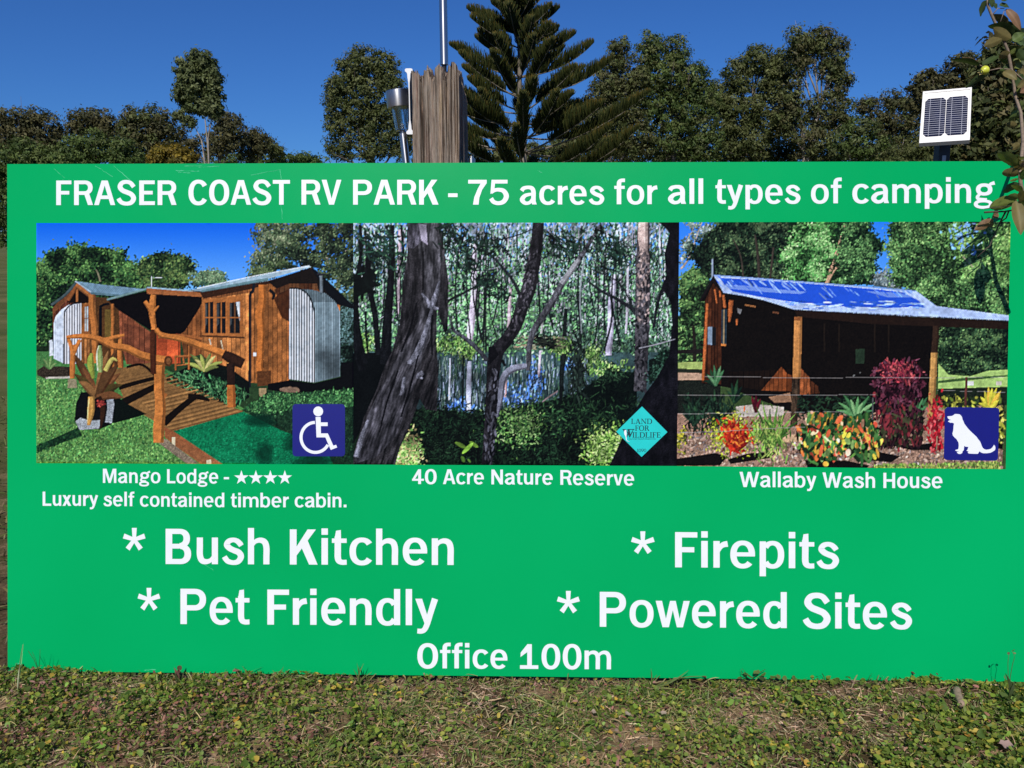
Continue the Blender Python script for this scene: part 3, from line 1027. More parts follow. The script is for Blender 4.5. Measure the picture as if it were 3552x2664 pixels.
    br = [(96, 56, 30), (128, 70, 38), (74, 60, 30), (150, 92, 50)]
    spikes(C, (445, 1185), [(285, 885), (352, 990), (300, 1030), (520, 880), (575, 870), (600, 1025), (612, 1100), (330, 1080), (590, 960), (620, 1185)], 52, br, 16)
    C.stroke([(424, 1060, 20), (405, 960, 46), (412, 895, 20)], (150, 160, 66), .08, .35)
    C.stroke([(468, 1020, 30), (462, 920, 44), (466, 845, 22)], (148, 164, 98), .08, .35)
    C.stroke([(452, 1010, 6), (446, 900, 6), (460, 845, 4)], (226, 226, 190), 0, 0)
    C.stroke([(500, 1010, 30), (545, 935, 26), (580, 945, 8)], (196, 182, 96), .08, .3)
    C.stroke([(410, 1178, 40), (408, 1270, 46), (392, 1365, 22)], (204, 152, 78), .08, .35)
    C.stroke([(396, 1190, 8), (388, 1280, 6), (385, 1350, 5)], (236, 206, 136), 0, 0)
    C.stroke([(458, 1180, 34), (486, 1260, 36), (470, 1385, 14)], (50, 30, 18), .1, .2)
    C.dabs(C.inside([(440, 1200), (500, 1205), (495, 1240), (445, 1240)], 26), [(200, 60, 50), (120, 30, 30)], 14, 9)
    # rails of round logs
    lg = (214, 112, 46)
    C.stroke([(290, 840, 30), (288, 950, 34), (286, 1060, 34)], lg)
    C.stroke([(262, 800, 24), (278, 850, 26), (290, 905, 28)], lg)
    C.stroke([(338, 808, 24), (315, 850, 26), (292, 905, 28)], lg)
    C.poly([(258, 1064), (312, 1064), (318, 1122), (256, 1122)], (150, 140, 108), .1)
    C.stroke([(600, 800, 26), (595, 900, 30), (602, 990, 34)], lg)
    C.stroke([(430, 800, 26), (500, 806, 26), (570, 788, 24), (626, 776, 18)], lg)
    C.stroke([(248, 792, 22), (330, 784, 30), (420, 792, 36), (500, 822, 46), (560, 850, 44), (640, 862, 46), (730, 905, 50), (800, 925, 54), (905, 946, 62)], lg, .09, .45)
    C.poly(blob(912, 945, 27, 34, 24, .03, 2), (92, 46, 22), .15)
    C.poly(blob(914, 946, 16, 21, 20, .03, 2), (140, 76, 40), .15)
    C.stroke([(856, 970, 70), (852, 1100, 66), (860, 1250, 70), (850, 1380, 74), (848, 1478, 66)], lg, .09, .45)
    C.poly([(884, 1150), (905, 1160), (902, 1176), (884, 1190)], (180, 90, 38))
    C.stroke([(815, 512, 34), (808, 580, 44), (806, 640, 40), (818, 720, 34), (816, 745, 34)], lg)
    C.stroke([(816, 740, 36), (812, 860, 40), (815, 1030, 36)], (74, 36, 20), .12, .3)
    C.stroke([(812, 650, 34), (790, 600, 32), (758, 556, 24)], lg)
    C.stroke([(815, 625, 18), (835, 602, 16), (850, 586, 8)], lg)
    C.stroke([(845, 790, 20), (940, 780, 20), (1040, 785, 22), (1132, 802, 18)], (176, 88, 40))
    C.stroke([(830, 738, 30), (868, 775, 34), (990, 800, 40), (1100, 836, 44), (1200, 872, 48), (1290, 905, 56)], lg, .09, .45)
    C.stroke([(1270, 898, 54), (1330, 930, 74), (1400, 962, 66)], (46, 28, 19), .12, .2)
    C.stroke([(1318, 960, 52), (1320, 1040, 50), (1320, 1110, 50)], (40, 26, 20), .12, .2)
    C.stroke([(1320, 1100, 52), (1322, 1180, 56), (1324, 1245, 52)], (196, 98, 38))
    for q in ([(952, 915, 14), (1052, 912, 14)], [(958, 915, 12), (960, 1006, 12)], [(1046, 845, 12), (1046, 1000, 12)], [(952, 975, 8), (1046, 965, 8)], [(1010, 915, 10), (1012, 960, 10)]):
        C.stroke(q, (186, 94, 42), .06, .3)
    C.poly([(136, 812), (158, 806), (164, 910), (138, 915)], (206, 212, 216), .03)
    a = C.a                                             # sun-bleached, golden rather than red timber
    w = (a[..., 0] > a[..., 1] * 1.35) & (a[..., 0] > 80)
    a[w] = a[w] * .84 + a[w].mean(-1, keepdims=True) * .16
    a[w] *= (.97, 1.04, .98)
    return C


def paint_swamp():
    C = Canvas(50, 45, 2148, 1612, .4, 23)
    C.big = .95
    C.poly([(50, 45), (2148, 45), (2148, 450), (50, 450)], (150, 172, 206), .1, (120, 152, 140))
    C.poly([(50, 440), (2148, 440), (2148, 900), (50, 900)], (84, 114, 100), .12, (58, 84, 66))
    C.poly([(50, 880), (2148, 880), (2148, 1290), (50, 1290)], (60, 84, 84), .12, (34, 50, 52))
    C.poly([(50, 1250), (2148, 1250), (2148, 1612), (50, 1612)], (16, 28, 18), .25)
    r = C.r
    # sky gaps and distant crowns
    C.dabs(r.uniform([50, 45], [2148, 420], (1500, 2)), [(70, 140, 232), (110, 170, 240), (196, 204, 226), (150, 168, 186), (120, 150, 126), (60, 84, 80), (206, 212, 230)], 36, 14, (1.5, .5), fine=3)
    C.dabs(r.uniform([50, 60], [2148, 800], (1900, 2)), [(70, 104, 84), (96, 138, 104), (140, 170, 150), (52, 80, 64), (180, 190, 196)], 34, 12, (1.5, .5), fine=3)
    # far trunks
    for i in range(230):
        x = r.uniform(50, 2140)
        y0, y1 = r.uniform(45, 420), r.uniform(520, 880)
        w = r.uniform(2.5, 12)
        c = [(196, 188, 204), (150, 150, 156), (58, 62, 62), (44, 52, 48), (214, 206, 216), (120, 124, 126)][r.integers(0, 6)]
        C.stroke([(x, y0, w * .7), (x + r.normal(0, 12), (y0 + y1) / 2, w), (x + r.normal(0, 16), y1, w)], c, .12, .3, k=3)
    C.dabs(r.uniform([50, 200], [2148, 860], (3800, 2)), [(40, 58, 50), (80, 112, 92), (112, 152, 118), (28, 42, 38), (164, 184, 172), (62, 90, 76), (16, 26, 24), (22, 36, 32), (100, 150, 96)], 34, 9, (1.55, .55), fine=3)
    C.dabs(np.clip(r.normal([800, 640], [420, 150], (900, 2)), 50, 2140), [(120, 176, 116), (150, 204, 140), (90, 140, 92)], 24, 10, fine=2)
    for q, c in (([(834, 180, 22), (830, 330, 36), (826, 520, 38), (812, 680, 46), (800, 800, 40)], (222, 208, 222)), ([(1062, 470, 16), (1056, 600, 22), (1050, 735, 20)], (206, 186, 190)), ([(1730, 380, 30), (1712, 560, 44), (1706, 720, 40), (1694, 900, 40)], (206, 200, 222)), ([(1816, 330, 14), (1814, 560, 16), (1806, 760, 14)], (190, 188, 196)), ([(1540, 240, 12), (1510, 500, 12), (1520, 760, 10)], (130, 140, 140)), ([(1270, 660, 16), (1262, 760, 14)], (170, 170, 164)), ([(350, 90, 20), (346, 360, 22), (340, 640, 18)], (198, 178, 186))):
        C.stroke(q, c, .1, .35)
    for i in range(34):
        x, y0, y1, w = r.uniform(200, 2050), r.uniform(60, 420), r.uniform(620, 900), r.uniform(4, 13)
        C.stroke([(x, y0, w * .6), (x + r.normal(0, 20), (y0 + y1) / 2, w), (x + r.normal(0, 26), y1, w)], (26, 32, 31), .15, .2, k=3)
    for i in range(46):
        x, y = r.uniform(100, 2050), r.uniform(80, 700)
        C.stroke([(x, y, 4), (x + r.normal(0, 50), y - r.uniform(20, 70), 3.5), (x + r.normal(0, 110), y - r.uniform(60, 150), 2)], [(34, 40, 38), (170, 170, 176), (60, 66, 64)][r.integers(0, 3)], .1, 0, k=3)
    # bank and reeds
    for (x, y, a, b) in ((670, 830, 90, 46), (790, 880, 60, 40), (1390, 850, 50, 36), (1590, 915, 60, 60), (1690, 990, 110, 40), (110, 840, 60, 50)):
        C.dabs(r.normal([x, y], [a * .6, b * .6], (200, 2)), [(92, 136, 62), (124, 166, 84), (54, 84, 46), (40, 60, 38), (160, 190, 116)], 22, 7, (1.5, .5), fine=2)
    C.dabs(r.uniform([1090, 780], [1420, 860], (160, 2)), [(130, 120, 96), (84, 84, 64), (60, 70, 56), (150, 140, 116)], 22, 5, (.1, .3))
    C.dabs(r.normal([1290, 815], [40, 22], (90, 2)), [(12, 14, 14), (24, 28, 24), (36, 40, 32)], 34, 8, (.1, .5))
    # water: upright mirror streaks
    for i in range(900):
        x, y = r.uniform(590, 1560), r.uniform(890, 1230)
        l, w = r.uniform(20, 100), r.uniform(2.5, 9)
        c = [(92, 112, 120), (150, 164, 186), (34, 48, 48), (60, 90, 66), (20, 28, 30), (120, 140, 130)][r.integers(0, 6)]
        C.stroke([(x, y, w * .6), (x + r.normal(0, 3), y + l / 2, w), (x + r.normal(0, 4), y + l, w * .4)], c, .1, 0, k=2)
    for (x, y, a, b, n) in ((1225, 1060, 40, 90, 150), (1110, 1165, 60, 40, 130), (745, 1225, 60, 36, 130), (1050, 1150, 40, 40, 60), (1440, 980, 30, 30, 30), (1620, 1190, 60, 40, 50), (720, 1390, 90, 30, 60)):
        C.dabs(r.normal([x, y], [a * .6, b * .6], (n, 2)), [(70, 116, 200), (96, 144, 220), (140, 174, 226), (70, 90, 110), (40, 60, 70), (46, 64, 76)], 28, 8, (1.55, .25), fine=2)
    for q, c in (([(800, 940, 26), (796, 1100, 32), (796, 1262, 26)], (196, 200, 220)), ([(676, 920, 10), (670, 1190, 12)], (186, 192, 202)), ([(1256, 870, 16), (1246, 1040, 14)], (190, 178, 190)), ([(1035, 1060, 14), (1032, 1170, 12)], (190, 160, 160)), ([(760, 900, 14), (756, 1240, 12)], (26, 34, 34))):
        C.stroke(q, c, .1, .2)
    # dark undergrowth
    C.foliage([(430, 1290), (600, 1250), (900, 1290), (1020, 1250), (1250, 1210), (1500, 1140), (1700, 1000), (1880, 1010), (1880, 1300), (1780, 1480), (1700, 1612), (330, 1612)], 2400, (9, 15, 12), (18, 32, 22), (44, 70, 46), 44, 6, 90, .25)
    C.dabs(r.uniform([440, 1260], [1760, 1612], (1500, 2)), [(12, 20, 14), (20, 36, 24), (24, 44, 28), (8, 12, 10), (8, 10, 9)], 50, 6, fine=2)
    C.dabs(r.normal([1120, 1350], [90, 70], (420, 2)), [(60, 100, 50), (100, 140, 70), (34, 62, 34), (130, 160, 100)], 24, 6, fine=2)
    C.dabs(r.normal([1690, 1490], [70, 60], (700, 2)), [(150, 190, 90), (110, 150, 66), (186, 214, 130), (64, 96, 44)], 22, 8, fine=2)
    C.dabs(r.normal([400, 1530], [46, 60], (420, 2)), [(140, 190, 96), (190, 206, 130), (90, 130, 60), (176, 160, 110)], 22, 8, fine=2)
    C.dabs(r.normal([1500, 1300], [150, 70], (400, 2)), [(24, 44, 28), (44, 74, 44), (14, 24, 18)], 36, 6)
    # left thicket
    C.poly([(50, 890), (300, 880), (330, 940), (240, 1110), (130, 1320), (50, 1480)], (9, 11, 11), .3)
    for q in ([(96, 60, 20), (100, 260, 26), (64, 520, 40), (80, 760, 46), (120, 960, 50)], [(150, 200, 34), (150, 420, 36), (190, 640, 36), (214, 900, 38)], [(300, 60, 30), (292, 420, 44), (270, 700, 60), (260, 960, 70)], [(150, 290, 30), (190, 270, 30), (232, 250, 12)], [(130, 620, 14), (136, 780, 14), (150, 920, 14)], [(360, 60, 14), (370, 250, 16), (330, 400, 12)], [(60, 600, 30), (70, 850, 40), (110, 1000, 46)]):
        C.stroke(q, (15, 16, 18), .3, .2)
    C.dabs(r.normal([100, 440], [50, 40], (40, 2)), [(10, 14, 12)], 70, 26)
    C.dabs(r.normal([230, 190], [70, 90], (190, 2)), [(24, 40, 34), (36, 64, 50), (16, 26, 24)], 44, 9, (.9, .6))
    # big paperbark
    C.poly([(400, 45), (612, 45), (640, 250), (664, 430), (660, 740), (640, 760), (590, 600), (585, 800), (600, 1000), (590, 1260), (520, 1250), (480, 1180), (420, 1350), (352, 1500), (322, 1612), (50, 1612), (50, 1560), (120, 1300), (200, 1130), (250, 980), (300, 880), (350, 700), (368, 450), (400, 250)], (40, 38, 40), .2, fn=lambda c, X, Y: c * np.clip(.1 + 2.2 * (fbm((X + .3 * np.maximum(Y - 650, 0)) / 14., Y / 80., 37, 4) - .1), .15, 2)[..., None])

    def bark(c, X, Y):
        u = X + .32 * np.maximum(Y - 650, 0)
        s = .5 + .5 * np.sin(u * .11 + 2.2 * np.sin(Y * .012) + 1.6 * np.sin(u * .037 + Y * .004))
        t = .5 + .5 * np.sin(u * .31 + 3 * np.sin(Y * .021 + u * .02))
        q = fbm(u / 26., Y / 90., 31, 4)
        e = fbm(u / 9., Y / 30., 32, 3)
        k = .30 + .35 * s * q * 2 + .18 * t + .9 * (q - .45) + .5 * (e - .5)
        return c * np.clip(k + .18, .12, 1.7)[..., None]
    C.poly([(478, 45), (606, 45), (612, 300), (606, 480), (566, 620), (545, 800), (500, 900), (480, 1010), (400, 1240), (330, 1420), (200, 1560), (70, 1600), (56, 1540), (140, 1300), (240, 1090), (330, 900), (440, 740), (486, 600), (500, 420), (470, 200)], (84, 82, 86), .1, (70, 68, 74), fn=bark)
    C.poly([(402, 45), (480, 45), (484, 170), (440, 215), (404, 205)], (110, 106, 118), .12, fn=bark)
    C.poly([(470, 50), (520, 60), (530, 190), (488, 160)], (150, 142, 156), .1)
    for q in ([(490, 500, 12), (560, 590, 34), (600, 600, 10)], [(545, 600, 40), (580, 520, 34), (606, 420, 14)], [(560, 600, 22), (510, 780, 40), (440, 930, 46), (400, 950, 20)], [(500, 1010, 30), (470, 1040, 30), (500, 1050, 10)], [(380, 1040, 20), (372, 1130, 30), (350, 1160, 10)], [(150, 1320, 20), (110, 1420, 30), (70, 1560, 34)]):
        C.stroke(q, (112, 112, 122), .2, .45)
    for q in ([(500, 230, 10), (500, 480, 8)], [(460, 560, 10), (420, 720, 14), (360, 880, 12)], [(340, 1000, 10), (270, 1200, 12), (220, 1400, 8)], [(470, 900, 10), (420, 1100, 12), (360, 1300, 10)], [(560, 640, 10), (555, 760, 14), (560, 900, 12)]):
        C.stroke(q, (16, 15, 17), .2, 0)
    # leaning centre trunk and its limbs
    tr = (33, 31, 34)
    C.stroke([(1640, 60, 18), (1560, 190, 26), (1490, 300, 34), (1400, 430, 40), (1340, 540, 44), (1270, 650, 44), (1210, 750, 40), (1186, 850, 34), (1178, 1000, 28)], (72, 72, 76), .2, .4)
    C.stroke([(1500, 285, 30), (1440, 370, 36), (1390, 440, 36)], (128, 128, 130), .15, .4)
    C.stroke([(1125, 520, 26), (1095, 450, 22), (1040, 370, 18), (940, 260, 14), (850, 185, 8)], (36, 40, 42), .2, .2)
    C.stroke([(915, 935, 28), (850, 860, 30), (770, 790, 26), (700, 740, 18), (665, 640, 10)], (64, 66, 72), .2, .4)
    C.stroke([(660, 550, 16), (760, 500, 14), (860, 450, 10), (960, 440, 6)], (24, 28, 28), .1, 0)
    C.stroke([(980, 160, 8), (1100, 130, 8), (1200, 90, 6)], (30, 34, 36), .1, 0)
    C.stroke([(1890, 640, 40), (1830, 590, 26), (1740, 535, 20), (1650, 490, 18), (1560, 425, 12)], (34, 36, 40), .2, .2)
    C.stroke([(1860, 640, 10), (1820, 530, 10), (1740, 420, 8), (1540, 330, 6)], (36, 40, 42), .1, 0)
    C.stroke([(1170, 968, 34), (1090, 985, 46), (1035, 1020, 44), (1008, 1090, 44), (1000, 1180, 38), (975, 1300, 24)], (126, 128, 142), .14, .5)
    C.stroke([(1240, 45, 72), (1228, 180, 78), (1205, 340, 86), (1180, 470, 92), (1140, 580, 84), (1100, 700, 82), (1040, 800, 80), (975, 880, 92), (955, 1000, 86), (945, 1150, 76), (935, 1350, 74), (915, 1612, 70)], tr, .25, .3)
    C.poly([(920, 845), (960, 840), (990, 900), (930, 960)], (14, 13, 15), .2)
    C.dabs(C.inside([(1175, 250), (1240, 200), (1200, 520), (1120, 700), (1020, 840), (1000, 820), (1100, 640)], 150), [(78, 74, 80), (54, 52, 56), (20, 20, 22)], 22, 9, (1.6, .5))
    C.dabs(C.inside([(930, 1000), (990, 1000), (960, 1612), (890, 1612)], 120), [(64, 64, 72), (90, 90, 100), (16, 16, 18)], 30, 8, (1.6, .3))
    C.stroke([(1010, 930, 20), (1030, 970, 18)], (12, 12, 12), .1, 0)
    C.stroke([(1410, 890, 34), (1396, 1000, 30), (1390, 1190, 22)], (20, 25, 24), .3, 0)
    C.dabs(r.normal([1490, 990], [26, 90], (260, 2)), [(14, 18, 17), (24, 32, 28), (36, 48, 40)], 36, 8, (1.5, .4))
    C.stroke([(1370, 1130, 10), (1310, 1170, 10), (1270, 1200, 8)], (128, 112, 112), .1, .2)
    C.stroke([(1420, 600, 24), (1410, 780, 24)], (24, 28, 28), .2, 0)
    # right trunks
    C.stroke([(1915, 45, 76), (1912, 200, 84), (1912, 420, 92), (1910, 700, 90), (1908, 900, 84), (1900, 1130, 80)], (70, 68, 72), .22, .45)
    C.stroke([(1912, 45, 60), (1910, 140, 66), (1916, 230, 50), (1900, 300, 30)], (226, 198, 186), .14, .35)
    C.dabs(C.inside([(1875, 240), (1955, 200), (1950, 700), (1880, 700)], 160), [(150, 132, 126), (110, 100, 100), (34, 32, 34)], 24, 10, (1.6, .4))
    C.dabs(C.inside([(1870, 650), (1950, 650), (1940, 1130), (1870, 1130)], 120), [(40, 40, 44), (70, 68, 72), (22, 22, 24)], 26, 10, (1.6, .4))
    C.stroke([(1985, 720, 16), (2010, 560, 18), (2060, 420, 22)], (24, 24, 28), .2, 0)
    C.foliage([(1955, 930), (2080, 880), (2080, 1010), (1960, 1060)], 260, (14, 22, 18), (30, 54, 40), (66, 104, 84), 26, 9, 50)
    C.poly([(2008, 45), (2148, 45), (2148, 1612), (1705, 1612), (1760, 1490), (1850, 1290), (1930, 1150), (2010, 1040), (2085, 900), (2105, 700), (2092, 560), (2035, 470), (2062, 390), (2050, 250), (2080, 120), (2060, 90)], (16, 15, 19), .3, fn=lambda c, X, Y: c * (.3 + 1.4 * fbm(X / 30., Y / 60., 38, 4))[..., None])
    C.stroke([(1890, 855, 6), (2000, 830, 8), (2125, 795, 6)], (150, 150, 156), .1, 0)
    # near leaf sprays
    for (x, y, a, b, n) in ((730, 170, 80, 70, 90), (920, 190, 90, 80, 90), (800, 330, 60, 60, 60), (900, 430, 90, 40, 60), (1430, 210, 80, 80, 90), (1350, 160, 60, 60, 40), (650, 80, 60, 40, 40), (1740, 240, 60, 90, 110), (470, 120, 40, 30, 0), (1000, 520, 90, 30, 30), (1650, 150, 50, 60, 50)):
        if n:
            C.dabs(r.normal([x, y], [a * .6, b * .6], (n, 2)), [(16, 28, 24), (24, 42, 34), (34, 56, 44), (10, 16, 14)], 42, 8, (1.1, .6))
    C.dabs(np.array([[745, 1480], [830, 1475], [760, 1570], [800, 1580], [790, 1500]]), [(120, 160, 60), (90, 130, 50)], 66, 20, (.2, .5))
    return C


def paint_washhouse():
    C = Canvas(50, 38, 2187, 1612, .4, 37)
    r = C.r
    C.poly([(50, 38), (2187, 38), (2187, 700), (50, 700)], (46, 128, 236), .012, (120, 182, 244))
    C.poly([(50, 640), (2187, 640), (2187, 1612), (50, 1612)], (60, 80, 44), .1)
    # left: pale crown and limbs against sky
    C.foliage([(66, 38), (250, 38), (250, 330), (150, 330), (66, 420)], 420, (70, 90, 84), (110, 130, 112), (170, 184, 180), 30, 10, 60, .45, fill=False)
    for q in ([(66, 340, 16), (110, 280, 12), (170, 120, 8), (200, 38, 5)], [(70, 200, 6), (130, 110, 5), (150, 50, 4)], [(140, 470, 8), (200, 420, 8), (260, 370, 6)]):
        C.stroke(q, (172, 164, 156), .1, .3)
    C.foliage([(66, 420), (130, 340), (250, 330), (250, 560), (210, 960), (55, 960)], 1500, (22, 34, 22), (62, 96, 54), (122, 160, 90), 28, 12, 60, .05)
    C.stroke([(160, 960, 26), (158, 820, 22), (150, 700, 14)], (36, 32, 26), .1, .2)
    # dark tree and light tree behind
    C.foliage([(140, 240), (250, 100), (330, 38), (760, 38), (830, 200), (800, 430), (500, 420), (290, 385), (160, 300)], 3600, (12, 20, 16), (36, 56, 38), (84, 106, 70), 28, 12, 70, .08)
    for q in ([(575, 430, 22), (560, 250, 18), (540, 120, 10)], [(640, 420, 14), (660, 200, 12)], [(470, 400, 12), (450, 260, 10), (400, 150, 8)]):
        C.stroke(q, (60, 54, 46), .1, .3)
    C.poly([(760, 38), (1230, 38), (1215, 80), (1300, 110), (1350, 180), (1310, 290), (1310, 440), (720, 430)], (22, 42, 26), .2)
    for q in ([(1005, 440, 26), (1050, 300, 30), (1075, 220, 26), (1120, 60, 16)], [(1010, 430, 16), (1060, 340, 14), (1120, 300, 10)], [(940, 440, 14), (930, 250, 12), (960, 100, 8)]):
        C.stroke(q, (196, 160, 126), .1, .35)
    C.foliage([(830, 38), (1060, 38), (1060, 200), (990, 430), (760, 420), (760, 300), (700, 240), (770, 190), (800, 110)], 2100, (30, 60, 32), (86, 146, 76), (156, 206, 128), 27, 12, 55, .06, fill=False)
    C.foliage([(1100, 38), (1240, 38), (1310, 110), (1350, 190), (1300, 300), (1310, 440), (1050, 440), (1090, 250)], 1700, (16, 32, 22), (46, 78, 46), (110, 156, 92), 27, 12, 55, .08, fill=False)
    C.foliage([(1310, 420), (1360, 360), (1430, 365), (1490, 420), (1490, 470), (1310, 450)], 420, (66, 84, 90), (104, 120, 122), (140, 150, 146), 20, 9, 40, .1)
    C.foliage([(1400, 60), (1440, 38), (2187, 38), (2187, 660), (1950, 610), (1715, 575), (1590, 480), (1480, 450), (1400, 300), (1440, 240), (1385, 210), (1440, 130)], 6400, (26, 44, 28), (70, 110, 62), (126, 168, 98), 24, 11, 70, .02)
    C.foliage([(1750, 120), (2187, 60), (2187, 420), (1900, 380)], 1500, (66, 104, 56), (112, 158, 84), (160, 200, 116), 24, 11, 60, .2, fill=False)
    C.dabs(r.normal([1900, 130], [60, 60], (70, 2)), [(120, 176, 240), (150, 194, 236)], 22, 10)
    C.stroke([(1880, 260, 5), (1920, 300, 6), (1950, 330, 4)], (176, 160, 140), 0, 0)
    # under the eave on the right: shaded trees, sunlit paddock
    C.foliage([(1735, 690), (2187, 700), (2187, 1000), (1735, 1000)], 2000, (16, 26, 20), (48, 74, 48), (100, 132, 80), 26, 11, 60)
    C.poly([(1735, 940), (1800, 1010), (1940, 1020), (2050, 985), (2187, 975), (2187, 1110), (1735, 1110)], (160, 190, 108), .06)
    C.poly([(1735, 1050), (1900, 1030), (2187, 1010), (2187, 1020), (1735, 1065)], (64, 92, 50), .1)
    C.poly([(1735, 1100), (2187, 1085), (2187, 1200), (1735, 1210)], (26, 34, 24), .25)
    C.poly([(1925, 1050), (1965, 1050), (1965, 1078), (1925, 1078)], (206, 206, 196), .05)
    C.poly([(2110, 1050), (2145, 1050), (2145, 1075), (2110, 1075)], (206, 200, 180), .05)
    C.poly([(52, 940), (215, 935), (215, 985), (52, 985)], (160, 178, 100), .08)
    C.poly([(52, 980), (215, 985), (215, 1010), (52, 1005)], (38, 44, 32), .1)
    C.poly([(52, 1005), (215, 1010), (230, 1060), (52, 1060)], (190, 156, 128), .08)
    C.poly([(50, 1055), (330, 1050), (330, 1290), (50, 1290)], (26, 30, 24), .3)
    C.poly([(50, 860), (230, 855), (230, 880), (50, 885)], (30, 26, 24), .1)
    # ground
    C.poly([(50, 1270), (2160, 1200), (2160, 1612), (50, 1612)], (150, 118, 98), .2)
    g = C.inside([(50, 1400), (860, 1400), (1300, 1440), (2160, 1380), (2160, 1612), (50, 1612)], 2600)
    C.dabs(g, [(186, 152, 130), (140, 108, 92), (206, 178, 156), (104, 80, 66), (168, 134, 112), (124, 112, 108)], 18, 8)
    for q in ([(50, 1560), (300, 1520), (380, 1540), (330, 1600), (50, 1605)], [(380, 1560), (520, 1520), (700, 1510), (650, 1550), (400, 1590)], [(880, 1560), (1140, 1560), (1300, 1590), (1280, 1612), (900, 1612)], [(1340, 1500), (1500, 1530), (1440, 1570), (1300, 1560)], [(1490, 1470), (1740, 1440), (1750, 1490), (1560, 1490)], [(2100, 1430), (2160, 1430), (2160, 1480), (2100, 1470)]):
        C.poly(q, (18, 14, 13), .3)
    C.poly([(700, 1410), (850, 1395), (870, 1440), (740, 1450)], (206, 170, 130), .1)
    g = C.inside([(1330, 1585), (1760, 1575), (2155, 1560), (2155, 1612), (1330, 1612)], 700)
    C.dabs(g, [(110, 150, 60), (150, 176, 84), (80, 110, 50), (170, 180, 90)], 18, 5, (1.4, .5))
    # building
    C.poly([(185, 545), (268, 400), (335, 486), (470, 506), (600, 534), (700, 562), (800, 592), (1500, 634), (1700, 680), (1690, 1180), (1300, 1260), (800, 1260), (380, 1100), (208, 1075), (225, 550)], (17, 13, 10), .25)
    C.boards([(222, 545), (275, 430), (335, 500), (335, 1080), (208, 1070)], (64, 34, 20), 22)
    for q in ([(238, 560, 18), (228, 800, 20), (216, 1055, 18)], [(285, 470, 10), (300, 560, 10)], [(340, 505, 16), (352, 590, 20)], [(392, 540, 30), (386, 620, 26), (382, 680, 12)], [(318, 470, 12), (322, 520, 12)], [(430, 660, 16), (430, 700, 10)]):
        C.stroke(q, (180, 98, 52), .15, .3)
    C.poly([(330, 600), (366, 596), (366, 828), (330, 822)], (38, 50, 58), .15)
    C.stroke([(346, 600, 6), (346, 822, 6)], (150, 130, 96), 0, 0)
    C.stroke([(330, 826, 14), (362, 828, 14)], (190, 116, 56), 0, 0)
    C.poly([(243, 712), (272, 710), (272, 828), (243, 824)], (126, 142, 158), .06)
    C.poly([(272, 710), (298, 716), (298, 830), (272, 830)], (24, 24, 26), .1)
    C.stroke([(480, 570, 10), (550, 582, 12)], (146, 96, 56), .1, 0)
    C.stroke([(660, 616, 12), (700, 622, 12)], (96, 60, 40), .1, 0)
    C.poly([(430, 590), (462, 600), (452, 632), (436, 620)], (120, 120, 120), .1)
    C.boards([(380, 1000), (790, 980), (790, 1130), (640, 1125), (380, 1085)], (24, 16, 11), 34)
    C.boards([(592, 1118), (720, 965), (760, 1010), (790, 1020), (790, 1122)], (118, 62, 32), 28)
    C.boards([(845, 972), (905, 1035), (912, 1142), (842, 1142)], (138, 76, 42), 24)
    C.boards([(910, 1050), (960, 1090), (970, 1135), (912, 1140)], (70, 38, 22), 24)
    for x in (995, 1090, 1320, 1410):
        C.stroke([(x, 690, 10), (x + 2, 870, 10)], (30, 23, 17), .1, 0)
    C.poly([(1198, 850), (1258, 848), (1256, 942), (1200, 944)], (34, 48, 34), .1)
    C.dabs(np.array([[1230, 1000], [1190, 1020]]), [(120, 120, 116)], 14, 8)
    # roof
    RO = [(272, 378), (560, 396), (1000, 432), (1580, 478), (1640, 520), (1715, 575), (1950, 604), (2187, 634), (2187, 668), (1500, 640), (800, 600), (700, 570), (600, 540), (470, 512), (335, 492)]

    def roof(c, X, Y):
        t = .5 + .5 * np.sin((X - 1.1 * (Y - 380) * .9) / 15 * 2 * math.pi)
        lo = np.array((150, 178, 228.))
        hi = np.array((206, 220, 246.))
        c = lo + (hi - lo) * t[..., None]
        far = np.clip((Y - 560) / 60, 0, 1)[..., None]
        return c * (1 - .1 * far) + np.array((150, 184, 236.)) * .1 * far
    C.poly(RO, (180, 200, 236), .02, fn=roof)
    RM = C.full_mask(RO)
    sh = (36, 84, 206)

    def rs_(c, X, Y):
        t = .5 + .5 * np.sin((X - 1.0 * (Y - 380)) / 15 * 2 * math.pi)
        return c * (.86 + .28 * t)[..., None]
    C.poly([(318, 398), (560, 410), (1000, 442), (1330, 470), (1500, 490), (1600, 540), (1640, 578), (1400, 588), (1000, 574), (760, 547), (560, 515), (400, 484), (345, 440)], sh, .03, fn=rs_)
    C.poly([(330, 440), (480, 446), (700, 470), (880, 486), (840, 500), (640, 490), (480, 476), (370, 466)], (176, 200, 244), .03, fn=roof, al=.55)
    C.poly([(1250, 480), (1480, 492), (1560, 520), (1400, 520)], (176, 200, 244), .03, fn=roof, al=.5)
    pts = r.uniform([300, 400], [860, 470], (46, 2))
    C.dabs(pts, [(120, 156, 230), (150, 182, 240), (50, 98, 212)], 56, 5, (.75, .10), clip=RM)
    pts = r.uniform([980, 450], [1560, 520], (26, 2))
    C.dabs(pts, [(110, 150, 228), (44, 92, 208), (130, 168, 236)], 50, 5, (.75, .10), clip=RM)
    pts = r.uniform([760, 545], [1640, 600], (70, 2))
    C.dabs(pts, [(150, 184, 240), (60, 110, 214), (176, 204, 246)], 50, 5, (.08, .06), clip=RM)
    C.stroke([(275, 380, 8), (1000, 434, 8), (1580, 480, 8)], (126, 156, 206), .03, 0)
    C.stroke([(268, 275, 12), (270, 420, 12)], (150, 166, 184), .03, .4)
    C.poly([(185, 545), (268, 395), (276, 380), (340, 490), (330, 496), (272, 420), (200, 548)], (24, 20, 20), .1)
